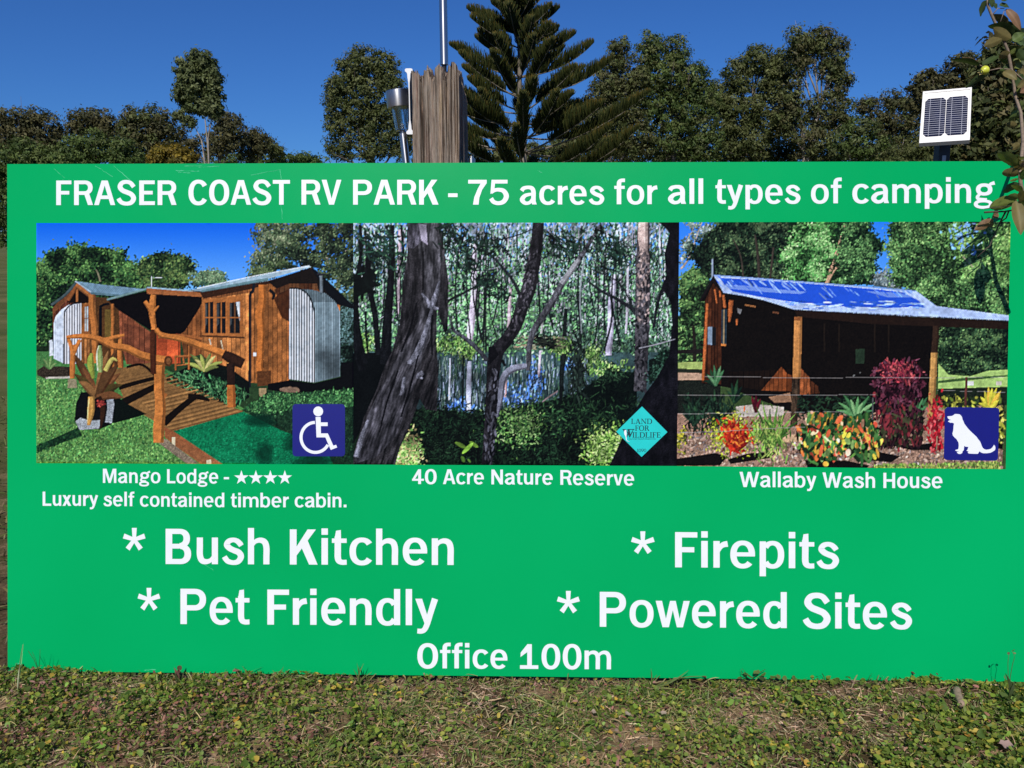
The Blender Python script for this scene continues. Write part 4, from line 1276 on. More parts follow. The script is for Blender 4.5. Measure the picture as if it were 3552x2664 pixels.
    C.poly([(800, 602), (1500, 642), (2187, 670), (2187, 722), (1740, 706), (1300, 690), (820, 645)], (34, 23, 17), .12)
    for i in range(120):                                    # corrugated lip
        x = 806 + i * 11.6
        y = 600 + (x - 806) * .0485
        C.dabs(np.array([[x, y + 3]]), [(30, 26, 30)], 7, 6, (1.5, .05), 0)
    # posts
    C.stroke([(826, 645, 50), (824, 800, 52), (820, 1045, 52)], (198, 134, 74), .08, .35)
    C.poly([(800, 645), (850, 650), (846, 672), (800, 668)], (140, 84, 46), .1)
    C.stroke([(818, 1040, 52), (812, 1200, 48), (806, 1345, 44)], (62, 48, 36), .2, .3)
    C.stroke([(1716, 700, 42), (1712, 800, 42), (1706, 890, 44)], (52, 36, 26), .12, .3)
    C.stroke([(1706, 870, 42), (1700, 1080, 44), (1690, 1300, 42)], (188, 140, 78), .08, .35)
    # far garden
    C.poly([(430, 1222), (560, 1205), (740, 1222), (740, 1282), (440, 1288)], (196, 184, 168), .08)
    C.poly([(640, 1160), (780, 1130), (790, 1190), (680, 1196)], (150, 112, 84), .12)
    C.dabs(r.uniform([830, 1150], [1330, 1300], (300, 2)), [(22, 36, 26), (36, 58, 38), (14, 20, 16)], 30, 8)
    # plants
    dk = [(26, 48, 34), (42, 74, 46), (18, 32, 26)]
    for b, t in (((290, 1090), [(230, 1010), (260, 980), (290, 960), (320, 965), (350, 985), (345, 1030), (220, 1060)]), ((160, 1350), [(80, 1200), (110, 1150), (150, 1130), (200, 1150), (250, 1200), (90, 1260), (240, 1260), (170, 1180)]), ((300, 1350), [(230, 1140), (290, 1110), (340, 1150), (380, 1200), (250, 1200), (390, 1260)]), ((420, 1200), [(400, 1070), (440, 1045), (470, 1090), (490, 1140), (370, 1120)])):
        spikes(C, b, t, 22, dk, 10)
    C.dabs(r.uniform([100, 1150], [420, 1380], (260, 2)), [(14, 20, 16), (24, 38, 28), (34, 56, 40)], 44, 7, (1.4, .6))
    spikes(C, (300, 1090), [(240, 1020), (285, 955), (330, 960), (350, 990)], 20, [(96, 140, 96), (70, 116, 76)], 8)
    C.dabs(r.normal([410, 1400], [68, 55], (520, 2)), [(188, 196, 50), (150, 170, 40), (214, 210, 90), (110, 130, 40), (70, 84, 30)], 18, 7, (1.2, .8), fine=2)
    spikes(C, (430, 1510), [(345, 1330), (380, 1300), (415, 1285), (450, 1310), (500, 1330), (520, 1390), (350, 1400), (515, 1450), (360, 1460), (400, 1350), (470, 1360), (440, 1400)], 32, [(206, 58, 34), (176, 44, 30), (224, 104, 44), (140, 30, 26)], 8)
    C.dabs(r.normal([430, 1410], [46, 50], (170, 2)), [(214, 60, 36), (180, 40, 28), (230, 120, 50), (120, 26, 22)], 28, 10, (1.3, .6))
    spikes(C, (560, 1260), [(530, 1150), (560, 1140), (590, 1170), (540, 1190)], 22, [(96, 24, 38), (70, 18, 30)], 6)
    spikes(C, (660, 1490), [(520, 1290), (560, 1220), (600, 1190), (650, 1230), (700, 1210), (760, 1240), (820, 1260), (850, 1300), (540, 1350), (800, 1330), (740, 1300), (590, 1290), (640, 1270), (780, 1390), (560, 1420), (720, 1420)], 16, [(96, 140, 56), (70, 108, 44), (130, 170, 76), (52, 84, 36)], 16)
    C.dabs(r.normal([650, 1420], [55, 60], (260, 2)), [(90, 130, 54), (60, 90, 40), (130, 166, 74), (160, 176, 90)], 44, 6, (1.4, .5))
    spikes(C, (1210, 1290), [(1090, 1190), (1125, 1140), (1170, 1170), (1220, 1150), (1290, 1150), (1330, 1190), (1080, 1240), (1320, 1240), (1250, 1190)], 24, [(96, 150, 92), (66, 116, 70), (130, 176, 116)], 10)
    spikes(C, (1610, 1270), [(1560, 1180), (1590, 1150), (1640, 1160), (1670, 1150), (1668, 1210), (1550, 1230)], 22, [(84, 136, 86), (56, 100, 62)], 10)
    C.dabs(r.uniform([1370, 1240], [1640, 1470], (500, 2)), [(34, 20, 24), (22, 16, 16), (60, 30, 34), (40, 44, 28)], 34, 14, (1.5, .5))
    C.dabs(C.inside([(1340, 980), (1400, 945), (1560, 940), (1625, 1000), (1620, 1120), (1580, 1260), (1370, 1280), (1330, 1120)], 520), [(62, 25, 36), (44, 18, 27), (84, 38, 50), (30, 14, 19), (100, 56, 70), (18, 10, 13)], 40, 15, (1.4, .6), fine=2)
    C.dabs(C.inside([(1340, 985), (1400, 945), (1560, 938), (1625, 1000), (1600, 1040), (1400, 1060)], 90), [(150, 54, 62), (124, 42, 58), (170, 80, 80), (76, 28, 40)], 34, 9, (1.2, .8), fine=2)
    C.dabs(r.normal([1470, 1330], [80, 80], (120, 2)), [(120, 46, 50), (60, 60, 40), (90, 36, 40)], 36, 14, (1.5, .4))
    C.poly(blob(1010, 1420, 160, 150, 30, .1, 8), (20, 30, 18), .3)
    C.poly(blob(1240, 1420, 130, 150, 30, .1, 9), (20, 30, 18), .3)
    C.dabs(np.vstack([C.inside(blob(1000, 1420, 165, 160, 30, .1, 8), 260), C.inside(blob(1240, 1420, 130, 145, 30, .1, 9), 200)]),
           [(64, 108, 50), (96, 138, 62), (44, 84, 44), (196, 150, 60), (220, 120, 60), (226, 170, 130), (170, 70, 50), (120, 150, 84), (206, 190, 70), (40, 70, 36), (30, 52, 28), (56, 96, 48), (70, 110, 56), (24, 36, 22)], 48, 20, (1.45, .5), .22)
    C.dabs(np.array([[985, 1270], [1240, 1360], [985, 1500], [1290, 1420], [880, 1460], [1100, 1300], [1160, 1510], [1030, 1390]]), [(232, 190, 80), (226, 110, 66), (236, 200, 170)], 52, 22, (1.4, .3), .08)
    C.dabs(r.normal([1730, 1330], [28, 80], (170, 2)), [(190, 40, 50), (150, 30, 40), (210, 90, 90), (110, 26, 34)], 34, 11, (1.3, .6))
    C.stroke([(1735, 1400, 8), (1732, 1490, 8)], (150, 120, 96), 0, 0)
    C.dabs(r.uniform([1770, 1150], [2160, 1250], (200, 2)), [(40, 54, 30), (90, 110, 40), (150, 150, 60), (24, 28, 20)], 34, 13, (1.3, .6))
    spikes(C, (2075, 1230), [(2010, 1150), (2035, 1110), (2060, 1085), (2085, 1090), (2115, 1090), (2142, 1110), (2130, 1170), (2000, 1190)], 30, [(222, 210, 70), (186, 180, 60), (236, 190, 70)], 6)
    C.dabs(r.uniform([2105, 1220], [2160, 1430], (150, 2)), [(170, 170, 60), (60, 66, 30), (120, 130, 50), (30, 34, 24), (206, 190, 90)], 34, 13, (1.3, .6))
    C.dabs(r.normal([75, 1440], [18, 40], (70, 2)), [(190, 180, 60), (120, 120, 50), (60, 70, 36)], 22, 9)
    # fence
    for q in ([(225, 1030, 4), (800, 1034, 4), (1340, 1032, 4), (1690, 1032, 4)], [(52, 1150, 4), (800, 1146, 4), (1330, 1140, 4)], [(52, 1270, 4), (500, 1264, 4), (1000, 1250, 3), (1300, 1248, 3)], [(52, 1392, 6), (300, 1384, 5), (560, 1366, 4), (880, 1348, 4)], [(1730, 1030, 3), (2160, 1024, 3)], [(1730, 1110, 3), (2170, 1120, 3)]):
        C.stroke([(a_, b_, w_ * .6) for a_, b_, w_ in q], (168, 162, 158), .05, 0)
    C.stroke([(1918, 1025, 15), (1916, 1120, 15), (1914, 1205, 15)], (92, 52, 44), .1, .3)
    C.stroke([(1316, 1158, 10), (1316, 1300, 10)], (70, 74, 70), .1, .2)
    return C


PRINT_K = 0.80


def print_material():
    m, nt, b = mat_new('photo_print')
    a = N(nt, 'ShaderNodeAttribute', attribute_name='Col')
    nt.links.new(a.outputs['Color'], b.inputs['Base Color'])
    b.inputs['Roughness'].default_value = 0.3
    b.inputs['Specular IOR Level'].default_value = 0.06
    return m


M_PRINT = print_material()
CORNERS = [((126.5, 774), (1226, 774), (1226, 1611), (126.5, 1606)),
           ((1226, 774), (2356, 771.3), (2348, 1616), (1226, 1611)),
           ((2356, 771.3), (3505, 769), (3488, 1627), (2348, 1616))]


def make_print(C, quad, label):
    a = C.down()
    h, w = a.shape[:2]
    tl, tr, br, bl = [np.array(q, float) for q in quad]
    s = np.linspace(0, 1, w)[None, :, None]
    t = np.linspace(0, 1, h)[:, None, None]
    px = (tl * (1 - s) + tr * s) * (1 - t) + (bl * (1 - s) + br * s) * t
    d = CF + CR * ((px[..., 0:1] - IMG_W / 2) / FOCAL) - CU * ((px[..., 1:2] - IMG_H / 2) / FOCAL)
    k = -np.dot(CAM_POS, SN) / (d @ SN)
    p = CAM_POS + d * k[..., None] + SN * 0.0004
    i = np.arange(h * w).reshape(h, w)
    f = np.stack([i[1:, :-1], i[1:, 1:], i[:-1, 1:], i[:-1, :-1]], -1).reshape(-1, 4)
    cols = (lin(a) * PRINT_K * np.array((.92, .965, 1.03))).reshape(-1, 3)
    o = mesh_ob('printed_photo', p.reshape(-1, 3), f, M_PRINT, board, cols=cols)
    o['label'] = label
    return o


photo_cabin = make_print(paint_cabin(), CORNERS[0], 'printed photo of a timber cabin with log rails and corrugated tanks')
photo_swamp = make_print(paint_swamp(), CORNERS[1], 'printed photo of paperbark trunks beside dark forest water')
photo_wash = make_print(paint_washhouse(), CORNERS[2], 'printed photo of a dark timber wash house with blue-white roof and garden')

# ------------------------------------------------------------------ the printed badges
M_NAVY = plain('navy_print', lin((16, 16, 122)) * PRINT_K, 0.35, noise=0.04)
M_TURQ = plain('turquoise_print', lin((30, 208, 204)) * PRINT_K, 0.35, noise=0.04)
M_INK = plain('dark_ink', lin((14, 36, 48)) * PRINT_K, 0.4, noise=0.05)
M_BWHITE = plain('badge_white', (0.72, 0.755, 0.81), 0.35, noise=0.02)


def zmap(x0, y0, s):
    def f(x, y, h=0.0):
        return board_px(x0 + x / s, y0 + y / s, h)
    return f


def round_rect(c, r, n=6):
    """four corners (clockwise from top left) with rounded corners"""
    c = [np.array(p, float) for p in c]
    out = []
    for i in range(4):
        p, a, b = c[i], c[i - 1], c[(i + 1) % 4]
        da, db = (a - p) / np.linalg.norm(a - p), (b - p) / np.linalg.norm(b - p)
        o = p + (da + db) * r
        for k in range(n + 1):
            t = k / n * math.pi / 2
            out.append(o - db * r * math.cos(t) - da * r * math.sin(t))
    return np.array(out), [tuple(range(len(out)))]


Z1 = zmap(100, 750, 1.8852)
v, f = round_rect([(1725, 1228), (2068, 1228), (2068, 1570), (1725, 1570)], 22)
bd = layers_mesh('badge', [(v, f, 0)], M_NAVY, photo_cabin, Z1, h0=0.0007)
bd['label'] = 'navy square badge with white wheelchair symbol'
th = np.linspace(0, 2 * math.pi, 32, endpoint=False)
sh = [(np.stack([1893 + 32 * np.cos(th), 1276 + 32 * np.sin(th)], 1), [tuple(range(32))], 0)]
sh.append((*g_poly([(1876, 1312), (1909, 1312), (1911, 1420), (1956, 1420), (1992, 1500), (2010, 1494), (2017, 1512), (1975, 1528), (1940, 1446), (1882, 1446)]), 1))
sh.append((*g_poly([(1905, 1348), (1955, 1348), (1955, 1372), (1905, 1372)]), 2))
arc = [(1875 + 94 * math.cos(t), 1446 + 98 * math.sin(t), 20) for t in np.radians(np.linspace(-92, -330, 22))]
sh.append((*g_stroke(arc, 3), 3))
layers_mesh('symbol', sh, M_BWHITE, photo_cabin, Z1, h0=0.001)

Z2 = zmap(2130, 1400, 8.7316)
dm = layers_mesh('badge', [(*g_poly([(845, 85), (1615, 860), (832, 1615), (65, 848)]), 0)], M_TURQ, photo_swamp, Z2, h0=0.0007)
dm['label'] = 'turquoise diamond badge with dark serif lettering'


# a small book face with thick and thin strokes and slab serifs, cap height 1
def serif_glyph(ch):
    T, t, s = .15, .06, .05
    H = {
        'L': (.66, [B(.09, 0, .24, 1), B(0, 0, .60, s), B(0, 1 - s, .34, 1), P((.54, 0), (.62, 0), (.66, .26), (.61, .26))]),
        'A': (.86, [P((.36, 1), (.46, 1), (.80, 0), (.62, 0), (.38, .78)), P((.36, 1), (.42, .9), (.14, 0), (.08, 0)), B(.2, .3, .62, .36), B(0, 0, .26, s), B(.54, 0, .86, s)]),
        'N': (.90, [B(.10, 0, .16, 1), P((0, 1), (.18, 1), (.78, .14), (.78, 0), (.70, 0), (.08, .92)), B(.73, 0, .79, 1), B(0, 0, .27, s), B(.62, 1 - s, .90, 1)]),
        'D': (.86, [B(.09, 0, .24, 1), B(0, 0, .45, s), B(0, 1 - s, .45, 1), R(.42, .5, .44, .5, .28, .44, -90, 90)]),
        'F': (.60, [B(.09, 0, .24, 1), B(0, 0, .34, s), B(0, 1 - s, .58, 1), B(.2, .5, .44, .555), P((.53, 1), (.58, 1), (.60, .76), (.56, .76)), P((.42, .4), (.46, .4), (.46, .66), (.42, .66))]),
        'O': (.90, [R(.45, .5, .45, .52, .29, .45)]),
        'R': (.80, [B(.09, 0, .24, 1), B(0, 0, .34, s), B(0, 1 - s, .40, 1), R(.36, .75, .28, .25, .13, .195, -90, 90), B(.2, .5, .38, .555), P((.32, .52), (.46, .52), (.80, 0), (.62, 0))]),
        'I': (.34, [B(.095, 0, .245, 1), B(0, 0, .34, s), B(0, 1 - s, .34, 1)]),
        'E': (.66, [B(.09, 0, .24, 1), B(0, 0, .60, s), B(0, 1 - s, .58, 1), B(.2, .49, .46, .545), P((.53, 1), (.58, 1), (.60, .78), (.56, .78)), P((.55, 0), (.62, 0), (.66, .26), (.61, .26)), P((.43, .40), (.48, .40), (.48, .63), (.43, .63))]),
        '1': (.34, [B(.12, 0, .24, 1), B(0, 0, .36, s), P((0, .86), (.14, .84), (.2, 1), (.14, .98))]),
        '0': (.56, [R(.28, .5, .28, .51, .16, .44)]),
        '9': (.56, [R(.28, .66, .28, .35, .16, .28), P((.43, .62), (.56, .64), (.42, .2), (.1, -.03), (.08, .03), (.34, .26))]),
    }
    return H[ch]


def serif_word(text, x0, x1, base, cap):
    gap = .06
    tot = sum(serif_glyph(c)[0] for c in text) + gap * (len(text) - 1)
    k, x, out = (x1 - x0) / tot, 0.0, []
    for c in text:
        w, sh_ = serif_glyph(c)
        for j, (v, f) in enumerate(sh_):
            vv = np.stack([x0 + (v[:, 0] + x) * k, base - v[:, 1] * cap], 1)
            out.append((vv, f, j))
        x += w + gap
    return out


ink = serif_word('LAND', 515, 1150, 612, 155) + serif_word('FOR', 635, 1065, 818, 155) + serif_word('ILDLIFE', 555, 1412, 1028, 160) + serif_word('1090', 695, 972, 1465, 98)
ink += [(*g_poly([(300, 790), (352, 790), (420, 935), (470, 1028), (440, 900), (360, 775), (245, 770), (245, 782)]), 0)]
for (a, j) in ([(265, 780), (322, 780), (398, 985), (376, 1020)], 1), ([(405, 780), (465, 780), (500, 975), (478, 1028)], 2), ([(452, 1000), (478, 1030), (590, 785), (572, 785)], 3), ([(370, 985), (392, 1018), (440, 880), (425, 860)], 4), ([(400, 770), (615, 770), (615, 786), (400, 786)], 5):
    ink.append((*g_poly(a), j))
layers_mesh('badge_lettering', ink, M_INK, photo_swamp, Z2, h0=0.001)
layers_mesh('badge_bird', [(*g_stroke([(352, 800, 50), (338, 850, 70), (345, 930, 66), (360, 1000, 30), (368, 1080, 22), (400, 1130, 14), (460, 1148, 8)], 5), 0)], M_BWHITE, photo_swamp, Z2, h0=0.0018)
fc = bpy.data.curves.new('strap_line', 'FONT')
fc.body = 'VOLUNTARY WILDLIFE CONSERVATION'
tmp = bpy.data.objects.new('strap_line', fc)
COL.objects.link(tmp)
dg = bpy.context.evaluated_depsgraph_get()
em = bpy.data.meshes.new_from_object(tmp.evaluated_get(dg))
tv = np.array([q.co[:] for q in em.vertices])
tf = [tuple(p.vertices) for p in em.polygons]
bpy.data.objects.remove(tmp)
tv[:, 0] = 442 + (tv[:, 0] - tv[:, 0].min()) / (tv[:, 0].max() - tv[:, 0].min()) * 826
tv[:, 1] = 1088 - tv[:, 1] / .72 * 36
layers_mesh('badge_strapline', [(tv[:, :2], tf, 0)], M_INK, photo_swamp, Z2, h0=0.001)

Z3 = zmap(3270, 1410, 8.7316)
v, f = round_rect([(65, 18), (1712, 38), (1668, 1642), (28, 1618)], 100)
bd = layers_mesh('badge', [(v, f, 0)], M_NAVY, photo_wash, Z3, h0=0.0007)
bd['label'] = 'navy square badge with white sitting dog'
DOG = [(132, 298), (275, 285), (320, 262), (355, 228), (420, 226), (510, 238), (560, 290), (582, 330), (590, 385), (625, 455), (650, 525), (700, 590), (770, 680), (860, 770), (940, 845), (1015, 915),
       (1060, 980), (1110, 1040), (1145, 1100), (1170, 1180), (1205, 1250), (1250, 1290), (1310, 1308), (1380, 1300), (1450, 1280), (1500, 1235), (1545, 1158), (1580, 1200), (1592, 1255), (1575, 1320),
       (1500, 1370), (1440, 1400), (1330, 1415), (1220, 1415), (1150, 1390), (1105, 1355), (1080, 1400), (1060, 1432), (940, 1432), (800, 1425), (762, 1410), (752, 1375), (782, 1355), (725, 1345), (716, 1325),
       (755, 1295), (752, 1265), (775, 1225), (680, 1215), (648, 1185), (638, 1260), (632, 1320), (595, 1355), (585, 1405), (540, 1435), (480, 1438), (425, 1400), (430, 1378), (500, 1352), (430, 1358),
       (372, 1335), (385, 1312), (450, 1298), (470, 1270), (480, 1170), (470, 1085), (440, 1040), (410, 985), (350, 935), (300, 875), (288, 815), (310, 730), (318, 660), (322, 580), (338, 520), (290, 490),
       (220, 492), (185, 465), (158, 470), (162, 440), (195, 418), (255, 408), (195, 392), (150, 355)]
layers_mesh('symbol', [(*g_poly(DOG), 0)], M_BWHITE, photo_wash, Z3, h0=0.001)

# ------------------------------------------------------------------ ground
BARE = [(ground_at(x, y)[:2], rx, ry) for (x, y, rx, ry) in
        ((395, 2368, .075, .05), (1660, 2400, .06, .07), (1850, 2385, .07, .03), (2740, 2515, .12, .05), (2600, 2485, .10, .05), (3060, 2540, .10, .05), (2560, 2400, .06, .03),
         (2900, 2400, .09, .03), (1500, 2600, .06, .05), (2200, 2560, .07, .04), (3200, 2400, .08, .03), (3020, 2480, .08, .05))]


def bare(x, y):
    b = np.zeros_like(x)
    for (c, rx, ry) in BARE:
        d = ((x - c[0]) / rx) ** 2 + ((y - c[1]) / ry) ** 2
        b = np.maximum(b, np.exp(-d * 1.2))
    return np.clip(b + .55 * (fbm(x * 9, y * 9, 5) - .5), 0, 1)


def ground_z(x, y):
    near = np.exp(-(np.maximum(np.abs(x - 1.2) - 2.2, 0) ** 2 + np.maximum(np.abs(y) - 1.5, 0) ** 2))
    return near * ((fbm(x * 3, y * 3, 1) - .5) * .030 + (fbm(x * 30, y * 30, 2) - .5) * .012 - .014)


def ground_material():
    m, nt, b = mat_new('soil_and_turf')
    tc = N(nt, 'ShaderNodeTexCoord')
    a = N(nt, 'ShaderNodeTexNoise', Scale=4.0, Detail=8.0, Roughness=.65)
    nt.links.new(tc.outputs['Object'], a.inputs['Vector'])
    r1 = ramp(nt, [(.36, (.045, .036, .018)), (.50, (.12, .085, .05)), (.61, (.34, .24, .16)), (.74, (.50, .37, .26))])
    nt.links.new(a.outputs['Fac'], r1.inputs['Fac'])
    c = N(nt, 'ShaderNodeTexNoise', Scale=120.0, Detail=5.0, Roughness=.7)
    nt.links.new(tc.outputs['Object'], c.inputs['Vector'])
    r2 = ramp(nt, [(.3, (.45, .42, .36)), (.7, (1.3, 1.25, 1.15))])
    nt.links.new(c.outputs['Fac'], r2.inputs['Fac'])
    mx = N(nt, 'ShaderNodeMix', data_type='RGBA', blend_type='MULTIPLY')
    mx.inputs[0].default_value = 1.0
    nt.links.new(r1.outputs['Color'], mx.inputs[6])
    nt.links.new(r2.outputs['Color'], mx.inputs[7])
    # beyond the worn strip by the board: mown paddock
    sep = N(nt, 'ShaderNodeSeparateXYZ')
    nt.links.new(tc.outputs['Object'], sep.inputs[0])
    fy = N(nt, 'ShaderNodeMapRange')
    fy.inputs[1].default_value, fy.inputs[2].default_value = .4, 2.5
    nt.links.new(sep.outputs[1], fy.inputs[0])
    d = N(nt, 'ShaderNodeTexNoise', Scale=.8, Detail=9.0, Roughness=.7)
    nt.links.new(tc.outputs['Object'], d.inputs['Vector'])
    r3 = ramp(nt, [(.35, (.055, .07, .018)), (.55, (.11, .115, .04)), (.7, (.19, .16, .07))])
    nt.links.new(d.outputs['Fac'], r3.inputs['Fac'])
    m2 = N(nt, 'ShaderNodeMix', data_type='RGBA')
    nt.links.new(fy.outputs[0], m2.inputs[0])
    nt.links.new(mx.outputs[2], m2.inputs[6])
    nt.links.new(r3.outputs['Color'], m2.inputs[7])
    nt.links.new(m2.outputs[2], b.inputs['Base Color'])
    b.inputs['Roughness'].default_value = .95
    b.inputs['Specular IOR Level'].default_value = .1
    bp = N(nt, 'ShaderNodeBump', Strength=.8, Distance=.006)
    nt.links.new(c.outputs['Fac'], bp.inputs['Height'])
    nt.links.new(bp.outputs['Normal'], b.inputs['Normal'])
    return m


gx = np.concatenate([[-500, -200, -80, -30, -12, -5, -2.5, -1.6], np.linspace(-1, 3.4, 260), [4, 5, 8, 14, 30, 80, 200, 500]])
gy = np.concatenate([[-60, -20, -8, -4, -2.2, -1.6], np.linspace(-1.2, .7, 130), [.9, 1.2, 1.7, 2.5, 4, 7, 12, 25, 50, 100, 250, 800]])
GX, GY = np.meshgrid(gx, gy)
GZ = ground_z(GX, GY)
ii = np.arange(GX.size).reshape(GX.shape)
gf = np.stack([ii[:-1, :-1], ii[:-1, 1:], ii[1:, 1:], ii[1:, :-1]], -1).reshape(-1, 4)
ground = mesh_ob('ground', np.stack([GX, GY, GZ], -1).reshape(-1, 3), gf, ground_material(), smooth=True)
tag(ground, 'bare soil and thin turf at the foot of the sign', kind='structure')


# ------------------------------------------------------------------ weeds and grass at the foot of the board
def unit(v):
    return v / (np.linalg.norm(v, axis=-1, keepdims=True) + 1e-12)


def scatter(n, x0, x1, y0, y1, keep):
    x = RNG.uniform(x0, x1, n)
    y = RNG.uniform(y0, y1, n)
    k = RNG.random(n) < keep(x, y)
    return x[k], y[k]


def leaf_discs(x, y, z, r, tilt, cols, k=7, lobed=0.0, cup=.15):
    """round weed leaves: a shallow cupped fan"""
    n = len(x)
    az, t = RNG.uniform(0, 2 * math.pi, n), np.abs(RNG.normal(0, tilt, n))
    nrm = np.stack([np.sin(t) * np.cos(az), np.sin(t) * np.sin(az), np.cos(t)], -1)
    u = unit(np.cross(nrm, unit(RNG.normal(size=(n, 3)))))
    v = np.cross(nrm, u)
    c = np.stack([x, y, z], -1)
    th = np.linspace(0, 2 * math.pi, k, endpoint=False)
    rad = r[:, None] * (1 + RNG.normal(0, .12, (n, k)))
    rad[:, 0] *= (1 - lobed)
    rim = c[:, None] + u[:, None] * (rad * np.cos(th))[..., None] + v[:, None] * (rad * np.sin(th))[..., None] + nrm[:, None] * (r[:, None] * cup * RNG.normal(1, .6, (n, k)))[..., None]
    V = np.concatenate([c[:, None], rim], 1)
    b = (np.arange(n) * (k + 1))[:, None]
    F = np.stack([np.stack([b[:, 0], b[:, 0] + 1 + i, b[:, 0] + 1 + (i + 1) % k], -1) for i in range(k)], 1).reshape(-1, 3)
    return V.reshape(-1, 3), F, np.repeat(cols, k + 1, 0)


def blades(x, y, z, L, w, rise, cols, lean=None):
    """grass blades: three bent quads closing to a tip"""
    n = len(x)
    az = RNG.uniform(0, 2 * math.pi, n) if lean is None else lean
    d = np.stack([np.cos(az), np.sin(az), np.zeros(n)], -1)
    s = np.stack([-np.sin(az), np.cos(az), RNG.normal(0, .5, n)], -1)
    s = unit(s)
    c = np.stack([x, y, z], -1)
    up = np.array([0, 0, 1.0])
    P_ = []
    for t, ww in ((0, .8), (.4, 1.0), (.75, .7), (1.0, .06)):
        q = c + d * (L * t * np.cos(rise) * (1 - .0 * t))[:, None] + up * (L * (np.sin(rise) * t - .55 * np.sin(rise) * t * t))[:, None]
        P_ += [q - s * (w * ww / 2)[:, None], q + s * (w * ww / 2)[:, None]]
    V = np.stack(P_, 1)
    b = (np.arange(n) * 8)[:, None]
    F = np.stack([b[:, 0:1] * 1 + np.array([[0, 1, 3, 2]]), b[:, 0:1] + np.array([[2, 3, 5, 4]]), b[:, 0:1] + np.array([[4, 5, 7, 6]])], 1).reshape(-1, 4)
    return V.reshape(-1, 3), F, np.repeat(cols, 8, 0)


def pick(cols, n, p=None, jit=.18):
    c = np.array(cols, float)[RNG.choice(len(cols), n, p=p)]
    c = c * 1.18
    return np.clip(c * (1 + jit * RNG.normal(size=(n, 1))) * (1 + .06 * RNG.normal(size=(n, 3))), .003, 1)


def redness(x, y):
    """where the red-leaved spurge grows"""
    k = np.zeros_like(x)
    for (px, py, r) in ((830, 2410, .13), (480, 2560, .12), (260, 2470, .10), (700, 2560, .10), (170, 2400, .09), (950, 2395, .07), (620, 2480, .09), (1000, 2560, .08), (90, 2550, .08)):
        c = ground_at(px, py)
        k = np.maximum(k, np.exp(-(((x - c[0]) / r) ** 2 + ((y - c[1]) / (r * .55)) ** 2)))
    return np.clip(k + .4 * (fbm(x * 12, y * 12, 9) - .5), 0, 1)


X0, X1, Y0, Y1 = -.45, 2.95, -.80, .01
GREENS = [(.150, .195, .030), (.105, .155, .025), (.225, .225, .045), (.070, .105, .020), (.32, .27, .045), (.140, .22, .045), (.42, .28, .05)]
# round leaves
x, y = scatter(105000, X0, X1, Y0, Y1, lambda x, y: np.clip(1.05 - 1.25 * bare(x, y) - .3 * redness(x, y), .03, 1) * (.25 + .75 * (fbm(x * 16, y * 16, 21) > .47)) * np.clip(.24 + .75 * np.abs(x - 1.15), 0, .85))
n = len(x)
z = ground_z(x, y) + np.abs(RNG.normal(.004, .010, n)) + .016 * fbm(x * 14, y * 14, 33)
z = np.where(y > -.06, np.minimum(z, ground_z(x, y) + .016), z)
big = 1 + .55 * np.clip((x - 1.9) / .6, 0, 1)
r = np.clip(RNG.lognormal(math.log(.0037), .36, n), .002, .0085) * big
mesh_parts = [leaf_discs(x, y, z, r, .95, pick(GREENS, n, [.23, .25, .13, .23, .04, .10, .02], .25), lobed=.5)]
V, F, Cc = mesh_parts[0]
weeds = tag(mesh_ob('ground_cover', V, F, M_WEED, cols=Cc), 'low round-leaved green weeds covering the ground before the sign', 'weeds', kind='stuff')
# red pointed leaves
x, y = scatter(52000, X0, X1, Y0, Y1, lambda x, y: .025 + np.clip(redness(x, y) - .3, 0, 1) * 1.3)
n = len(x)
z = ground_z(x, y) + np.abs(RNG.normal(.020, .009, n))
V, F, Cc = blades(x, y, z, np.clip(RNG.normal(.011, .0035, n), .004, .026), np.clip(RNG.normal(.0048, .0013, n), .003, .01), RNG.normal(.35, .4, n),
                  pick([(.23, .095, .07), (.17, .07, .06), (.28, .13, .10), (.13, .07, .05), (.30, .17, .13)], n))
tag(mesh_ob('spurge', V, F, M_WEED, cols=Cc), 'reddish brown small-leaved weed patches in the turf', 'weeds', kind='stuff')
# grass
x, y = scatter(96000, X0, X1, Y0, Y1, lambda x, y: np.clip(.9 - .9 * bare(x, y), .05, 1) * (.25 + .75 * (fbm(x * 7, y * 7, 41) > .5)))
n = len(x)
z = ground_z(x, y) + np.abs(RNG.normal(.003, .006, n))
nf = 520                                               # fringe left uncut against the board
fxx = np.concatenate([RNG.uniform(0, 2.4, nf // 2), (RNG.choice(RNG.uniform(0, 2.4, 34), nf - nf // 2) + RNG.normal(0, .018, nf - nf // 2))])
fyy = -np.abs(RNG.normal(.006, .012, nf)) - .004
FR = blades(fxx, fyy, ground_z(fxx, fyy), np.clip(RNG.lognormal(math.log(.030), .4, nf), .012, .075), np.clip(RNG.normal(.0026, .0007, nf), .0012, .0045), np.clip(RNG.normal(1.15, .3, nf), .4, 1.5),
            pick([(.12, .16, .04), (.09, .12, .03), (.18, .19, .06), (.30, .24, .12), (.14, .08, .055)], nf), lean=RNG.choice([0.0, math.pi], nf) + RNG.normal(0, .5, nf))
V, F, Cc = blades(x, y, z, np.clip(RNG.lognormal(math.log(.022), .45, n), .008, .07), np.clip(RNG.normal(.0021, .0006, n), .0010, .004), RNG.normal(.45, .35, n),
                  pick([(.16, .205, .05), (.11, .16, .04), (.23, .24, .075), (.18, .21, .09), (.40, .31, .16), (.30, .20, .12), (.09, .12, .03)], n))
F = np.vstack([F, FR[1] + len(V)])
V, Cc = np.vstack([V, FR[0]]), np.vstack([Cc, FR[2]])
tag(mesh_ob('grass', V, F, M_WEED, cols=Cc), 'short sprawling grass blades among the weeds', 'grass', kind='stuff')
